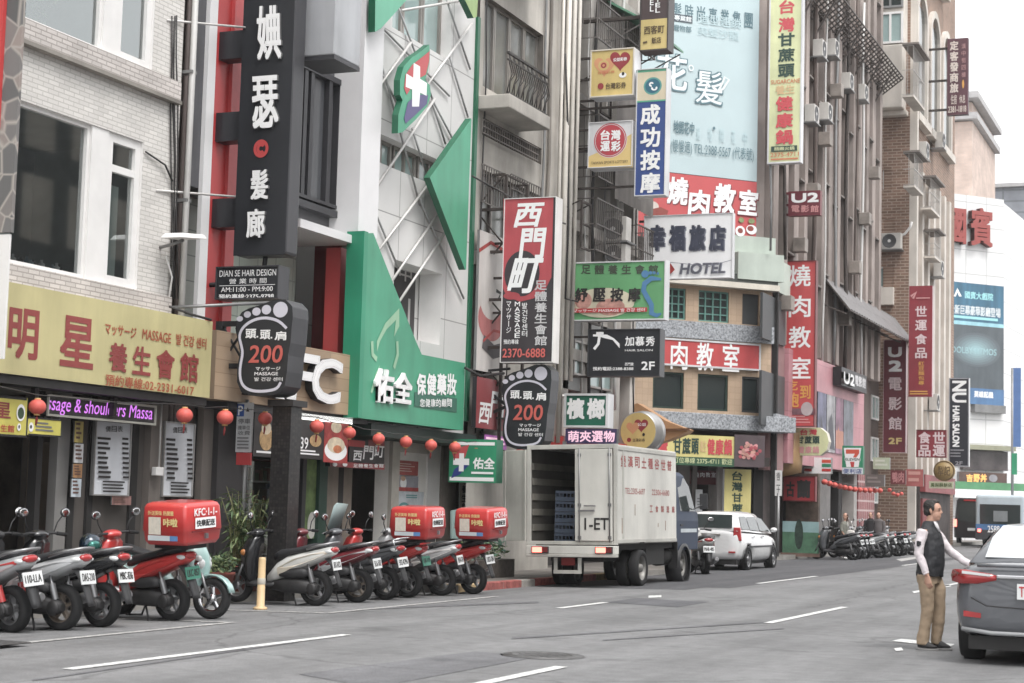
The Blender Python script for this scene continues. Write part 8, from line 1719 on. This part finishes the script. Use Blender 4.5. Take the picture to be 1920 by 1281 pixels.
# woman walking by the far scooters
wm = thing('person', 'long-haired woman in a grey-green top carrying a pale bag beside the far scooters', 'person', (0,0,0))
b = MB(); P = head(b, (.03,0,1.48), (-.2,-1,.0), skin_m); b.tube([(0,0,1.28),(.01,0,1.36),(.03,0,1.42)], [.05,.045,.045], 10, skin_m)
b.loft([ering((0,0,.84),.09,.13), ering((0,0,1.0),.08,.11), ering((0,0,1.2),.09,.15), ering((0,0,1.32),.05,.07)], skin_m)
for s_ in (1,-1): b.tube([(0,s_*.16,1.25),(-.02,s_*.2,1.08),(.02,s_*.2,.95),(.08,s_*.16,.86)], [.04,.035,.03,.022], 8, skin_m); hand(b, (.08,s_*.16,.85), (.3,0,-1), (0,-s_,0), skin_m, .5, s_)
b.tube([(0,-.08,.84),(.08,-.08,.45),(.02,-.08,.08)], [.075,.055,.036], 10, skin_m); b.tube([(0,.08,.84),(-.02,.08,.45),(-.16,.08,.10)], [.075,.055,.036], 10, skin_m)
o = b.build('body', wm); remesh(o, .008, 3)
b = MB(); c = V((.03,0,1.48)); b.ell(c+V((.012,.03,.03)), (.085,.085,.085), 14, 8, mat('hair_brown', (84,56,44), .5, var=.2, scale=20)); b.ell(c+V((.02,.06,-.12)), (.07,.05,.17), 12, 8, mat('hair_brown', (84,56,44), .5)); o = b.build('hair', wm); remesh(o, .012, 2)
b = MB(); b.loft([ering((0,0,.82),.13,.16), ering((0,0,1.0),.12,.15), ering((0,0,1.2),.115,.17), ering((0,0,1.32),.06,.08)], mat('top_sage', (128,128,118), .9, var=.15))
for s_ in (1,-1): b.tube([(0,s_*.16,1.25),(-.02,s_*.2,1.08),(.02,s_*.2,.96)], [.06,.055,.05], 10, mat('top_sage', (128,128,118), .9))
o = b.build('jacket', wm); remesh(o, .012, 2, .02, .08)
b = MB(); b.tube([(0,-.08,.86),(.08,-.08,.45),(.02,-.08,.10)], [.095,.07,.05], 12, vst); b.tube([(0,.08,.86),(-.02,.08,.45),(-.16,.08,.12)], [.095,.07,.05], 12, vst); o = b.build('trousers', wm); remesh(o, .012, 2)
for x, y, z in ((.06,-.08,.045),(-.13,.08,.06)): b = MB(); b.ell((x,y,z), (.12,.045,.045), 12, 7, white_p); b.build('shoe', wm)
g = gnd(1583, 1049); wm.location = (g.x, g.y, road_z(g.x)); wm.rotation_euler = (0,0,radians(-20))
q = thing('shoulder_bag', 'pale cloth bag hanging from the shoulder of the long-haired woman', 'bag', wm.location+V((.24,-.12,.72))); c = V(q.location); b = MB(); b.loft([ering((c.x,c.y,c.z),.15,.06), ering((c.x,c.y,c.z+.15),.17,.07), ering((c.x,c.y,c.z+.32),.13,.04)], mat('bag_cream', (206,202,196), .8, var=.08)); b.build('pouch', q, sub=1); b = MB(); b.tube([(c.x-.1,c.y,c.z+.31),(c.x-.12,c.y+.04,c.z+.6),(c.x+.0,c.y+.04,c.z+.61),(c.x+.1,c.y,c.z+.31)], .012, 6, mat('bag_cream', (206,202,196), .8)); b.build('strap', q)
# two dim passers-by under the far arcade
for lb, (x, y), c_ in (('passer-by in dark clothes in the far doorway behind the scooters', (1632,1003), (52,50,52)), ('passer-by in a grey coat beside the far doorway pillar', (1647,1003), (104,98,98))):
    q = thing('person', lb, 'person', (0,0,0)); f_ = perp(67.5); X = f_.U(x, y); cl = mat('coat_%d' % c_[0], c_, .9, var=.15)
    b = MB(); head(b, (.0,0,1.55), (0,-1,0), skin_m); b.tube([(0,0,1.3),(0,0,1.48)], [.05,.045], 8, skin_m); b.loft([ering((0,0,.85),.13,.08), ering((0,0,1.2),.14,.085), ering((0,0,1.4),.06,.05)], skin_m)
    for s_ in (1,-1): b.tube([(s_*.17,0,1.34),(s_*.21,.0,1.1),(s_*.2,-.05,.86)], [.045,.04,.028], 8, skin_m); hand(b, (s_*.2,-.05,.85), (0,-.2,-1), (-s_,0,0), skin_m, .5, s_); b.tube([(s_*.08,0,.88),(s_*.09,-.03*s_,.45),(s_*.09,.05*s_,.06)], [.08,.055,.04], 8, skin_m)
    o = b.build('body', q); remesh(o, .011, 2)
    b = MB(); b.loft([ering((0,0,.78),.17,.12), ering((0,0,1.1),.165,.12), ering((0,0,1.36),.18,.10), ering((0,0,1.44),.07,.06)], cl)
    for s_ in (1,-1): b.tube([(s_*.17,0,1.35),(s_*.215,.0,1.1),(s_*.205,-.05,.9)], [.075,.068,.06], 10, cl)
    o = b.build('coat', q); remesh(o, .014, 2)
    b = MB()
    for s_ in (1,-1): b.tube([(s_*.08,0,.9),(s_*.09,-.03*s_,.45),(s_*.09,.05*s_,.05)], [.10,.075,.06], 10, vst)
    o = b.build('trousers', q); remesh(o, .014, 2); b = MB(); b.ell((0,.012,1.585), (.08,.095,.08), 12, 8, hair_m); b.build('hair', q)
    q.location = (X, 67.5, road_z(-13.5))
# ================================================================== lanterns, bollard, street signs, plants
lan_m = mat('lantern_red', (214,84,72), .55, var=.05, scale=3); lan_c = mat('lantern_gold', (206,160,90), .5, var=.05); tas = mat('tassel', (150,50,50), .8)
def lantern(name, label, c, r, group, full=True):
    q = thing(name, label, 'lantern', c, group); c = V(c); b = MB(); n = 24; rings = []
    for i in range(9):
        th = pi*(.10+.80*i/8); rings.append([c+V((r*sin(th)*cos(2*pi*j/n)*(1.0 if j % 2 else .965), r*sin(th)*sin(2*pi*j/n)*(1.0 if j % 2 else .965), r*.88*cos(th))) for j in range(n)])
    b.loft(rings, lan_m); b.build('shade', q)
    if full:
        b = MB(); b.lathe(c+V((0,0,r*.84)), (0,0,1), [(0,-.01),(r*.34,-.01),(r*.34,r*.14),(0,r*.14)], 14, lan_c); b.lathe(c-V((0,0,r*.84)), (0,0,1), [(0,.01),(r*.34,.01),(r*.34,-r*.14),(0,-r*.14)], 14, lan_c); b.build('cap', q)
        b = MB(); b.tube([c-V((0,0,r*.95)), c-V((0,0,r*1.4)), c-V((0.01,0,r*2.1))], [.006,.02,.012], 6, tas); b.build('tassel', q)
        b = MB(); b.tube([c+V((0,0,r*.9)), c+V((0,0,r*1.25))], .005, 5, dark_m); b.build('hook', q)
    return q
fn = Fr((-14.25,0,0),(0,1))
spots = [(70,763,17,'lantern hanging in front of the purple script sign bar'),(346,779,16,'lantern hanging before the second price board'),(422,783,16,'lantern with a long tassel between the dark slab and the parking sign'),(497,785,14,'lantern in front of the dark menu board with tan food'),(594,800,14,'lantern before the long menu board'),(655,812,13,'lantern at the end of the long menu board'),(710,823,12.5,'lantern over the black brush-lettered passage sign'),(761,829,12,'lantern in front of the pale shop wall, over the red notice'),(808,835,12,'lantern with a cord below it in front of the pale door'),(853,839,11,'lantern at the top of the green cross sign'),(897,841,10.5,'lantern over the white characters of the green cross sign'),(975,850,10,'lantern drooping just over the truck door')]
pts = []
for x,y,r,lb in spots:
    u, z = fn.px(x,y); d = (fn.p(u,z)-EYE).length; c = fn.p(u, z, 0); lantern('paper_lantern', 'red '+lb, c, random.uniform(.93,1.06)*r*d/F_PX, 'red lanterns strung along the shops'); pts.append(c+V((0,0,r*d/F_PX*1.25)))
q = MB(); pp = [fn.p(fn.U(-60,740), pts[0].z+.1)]
for i, p in enumerate(pts):
    pp.append(p)
    if i < len(pts)-1: m = (p+pts[i+1])/2; m.z -= .03; pp.append(m)
q.tube(pp, .008, 5, dark_m); tag(q.build('lantern_cable'), 'thin cable carrying the red lanterns along the shops', 'cable')
k = 0; pos = ['first','second','third','fourth','fifth','sixth','seventh','eighth','ninth','tenth','eleventh','twelfth']
f_ = Fr((-14.0,0,0),(0,1))
for (xa,ya,xb,yb,n,rr,lab) in ((1546,904,1650,920,12,7.5,'red lantern of the string over the far scooters, in a row of twelve'),(1668,919,1690,926,4,5.2,'red lantern of the short string beneath the dull red signs'),(1716,927,1768,921,6,4.8,'red lantern of the rising string by the far brick block')):
    cs_ = []
    for i in range(n):
        t = i/(n-1); x, y = xa+(xb-xa)*t, ya+(yb-ya)*t+5*sin(pi*t); u, z = f_.px(x,y); c = f_.p(u,z); d = (c-EYE).length
        if i == 0: src = lantern('paper_lantern', lab, c, rr*.8*d/F_PX, lab.replace('red lantern of','red lanterns of'), False)
        else: copy_tree(src, c)
        cs_.append(c+V((0,0,rr*d/F_PX*.95)))
    q = MB(); q.tube(cs_, .012, 5, dark_m); tag(q.build('lantern_cable'), 'thin cable of '+lab.split('red lantern of ')[1], 'cable')
g = gnd(488,1143); q = thing('traffic_bollard', 'yellow plastic bollard with a pale band at the corner of the parking bay', 'bollard', g); ylw = mat('bollard_yellow', (214,182,132), .55, var=.1, scale=6)
b = MB(); b.lathe(g, (0,0,1), [(0,0),(.105,0),(.10,.03),(.058,.05),(.052,.72),(.045,.745),(0,.75)], 20, ylw); b.build('post', q); b = MB(); b.lathe(g+V((0,0,.36)), (0,0,1), [(.056,0),(.06,.01),(.06,.08),(.056,.09)], 20, mat('band_pale', (196,190,176), .5)); b.build('band', q)
# parking sign with its red tag
fpk_ = perp(24.3); s = Sign('parking_sign', 'narrow white parking sign with a blue badge and small print beside the lantern', fpk_, (443,755,472,848), .04, mat('sign_pale_white', (208,210,212), .5, var=.06), grey_m)
s.r((445,758,458,781), mat('badge_blue', (52,92,168), .5)); s.t((447,761,456,779), 'P', ink_w, .06); s.pg([(462,772),(465,764),(468,772)], ink); s.row((447,785,470,795), '停車', mat('print_grey', (120,120,122), .5, var=0), .03); s.row((447,798,470,806), '機車位', mat('print_grey', (120,120,122), .5, var=0), .03); s.row((447,808,470,816), '收費', mat('print_grey', (120,120,122), .5, var=0), .03); s.lines((446,820,471,845), 4, mat('print_grey', (120,120,122), .5, var=0), .45, (.8,1)); s.done('badge')
b = MB(); f_ = perp(24.28); b.fbox(f_, f_.U(444,860), f_.U(471,860), f_.Z(457,872), f_.Z(457,849), -.02, .02, ink_r); s_ = b.build('red_tag', s.root); b = MB(); b.tube([fpk_.p((s.box[0]+s.box[1])/2, .06, -.07), fpk_.p((s.box[0]+s.box[1])/2, s.box[3]+.05, -.07)], .03, 10, grey_m); b.build('post', s.root)
# potted plants between the scooters and the chicken shop
def potted(label, p, rp, hp, kind):
    q = thing('potted_plant', label, 'plant', p); p = V(p); b = MB(); b.lathe(p, (0,0,1), [(0,0),(rp*.72,0),(rp,hp*.9),(rp*1.08,hp*.9),(rp*1.08,hp),(rp*.9,hp),(rp*.9,hp*.93),(0,hp*.93)], 20, mat('terracotta', (140,72,60), .8, var=.15)); b.build('pot', q); b = MB(); s_ = MB()
    if kind == 'bamboo':
        for i in range(16):
            a = random.uniform(0,2*pi); r_ = rp*.7*random.random(); x, y = p.x+r_*cos(a), p.y+r_*sin(a); H_ = random.uniform(.6,1.25); ex, ey = random.uniform(-.25,.25), random.uniform(-.25,.25)
            s_.tube([(x,y,p.z+hp*.9),(x+ex*.3,y+ey*.3,p.z+hp+H_*.6),(x+ex,y+ey,p.z+hp+H_)], [.01,.008,.004], 5, mat('cane_olive', (130,130,80), .6, var=.2))
            for k in range(16):
                t = random.uniform(.3,1); c = V((x+ex*t*t, y+ey*t*t, p.z+hp+H_*t)); d = V((random.gauss(0,1),random.gauss(0,1),random.gauss(-.1,.5))).normalized(); e = d.cross(V((0,0,1))).normalized(); L = random.uniform(.12,.24); w = .022
                b.add([c, c+d*L*.4+e*w, c+d*L+V((0,0,-.04)), c+d*L*.4-e*w], [(0,1,2,3)], random.choice([lf[0],lf[1],lf[3]]))
        s_.build('stem', q)
    else: leaf_cloud(b, p+V((0,0,hp+.12)), (rp*1.4,rp*1.4,.16), 220, .11, lf)
    b.build('foliage', q, fix=False)
potted('tall bamboo-like plant in a terracotta pot behind the cream scooter', (-14.5,Fr((-14.5,0,0),(0,1)).U(466,1040),.06), .2, .42, 'bamboo'); potted('second tall leafy bamboo plant in a terracotta pot beside the shop glass', (-14.6,Fr((-14.6,0,0),(0,1)).U(444,1040),.06), .2, .4, 'bamboo'); potted('low bushy plant in a terracotta pot behind the mint scooter', (-14.2,Fr((-14.2,0,0),(0,1)).U(414,1080),.06), .2, .34, 'bush'); potted('bushy plant of yellow-green leaves beside the pale pharmacy door', (-15.1,31.2,.06), .24, .4, 'bush')
# dark red folded panels leaning behind the black scooter, ashtray-like stand by the shop
q = thing('stacked_stool', 'dark red plastic stools stacked by the grey pillar behind the black scooter', 'stool', fa.p(fa.U(235,1030),.06,.35)); c = V(q.location); b = MB()
for i in range(3): z = c.z+.3+i*.12; b.lathe((c.x,c.y,z), (0,0,1), [(0,.0),(.16,.0),(.17,-.03),(.2,-.30)], 14, mat('stool_red', (120,48,50), .5, var=.1))
b.build('stool_shell', q)
# opposite side of the street (out of the frame, gives the windows something to mirror)
op = thing('facing_building', 'plain beige apartment row on the opposite side of the street', 'building', (9,40,0)); b = MB(); b.box(8,20,12,62,-.3,17,tiles('facing_wall', (176,168,158), (86,88,88), 2.6, 3.2, (0,1), .5, .6, .1, offset=0)); b.build('wall', op)
# utility cables across the facades
for i, (p, r_) in enumerate((([(318,575,.2),(360,590,.3),(396,600,.45)],.02),([(885,330,.3),(940,360,.6),(1000,395,.5),(1060,420,.3)],.02),([(1060,100,.3),(1065,240,.2),(1066,420,.25),(1060,560,.3)],.025),([(872,690,.5),(900,705,.6),(945,700,.8)],.03),([(1060,560,.3),(1120,575,.3),(1200,590,.4)],.02))):
    q = MB(); q.tube([fa.p(*fa.px(x,y,n), n) for x,y,n in p], r_, 6, dark_m); tag(q.build('utility_cable'), ['short dark cable from the tiled wall to the yellow sign','dark cable sagging across the concrete block','dark cable running down the grimy tenement corner','thick cable from the green fin to the second foot sign','dark cable passing behind the green foot sign'][i], 'cable')
# ================================================================== thin haze volume, added to lift the blacks
hz = bpy.data.materials.new('haze'); hz.use_nodes = True; n = hz.node_tree.nodes; n.clear(); o_ = n.new('ShaderNodeOutputMaterial'); pv = n.new('ShaderNodeVolumePrincipled'); pv.inputs['Color'].default_value = (.93,.94,.95,1); pv.inputs['Density'].default_value = .00035; hz.node_tree.links.new(pv.outputs[0], o_.inputs['Volume'])
b = MB(); b.box(-700,700,-80,1600,-2,34,hz); tag(b.build('haze'), kind='stuff')
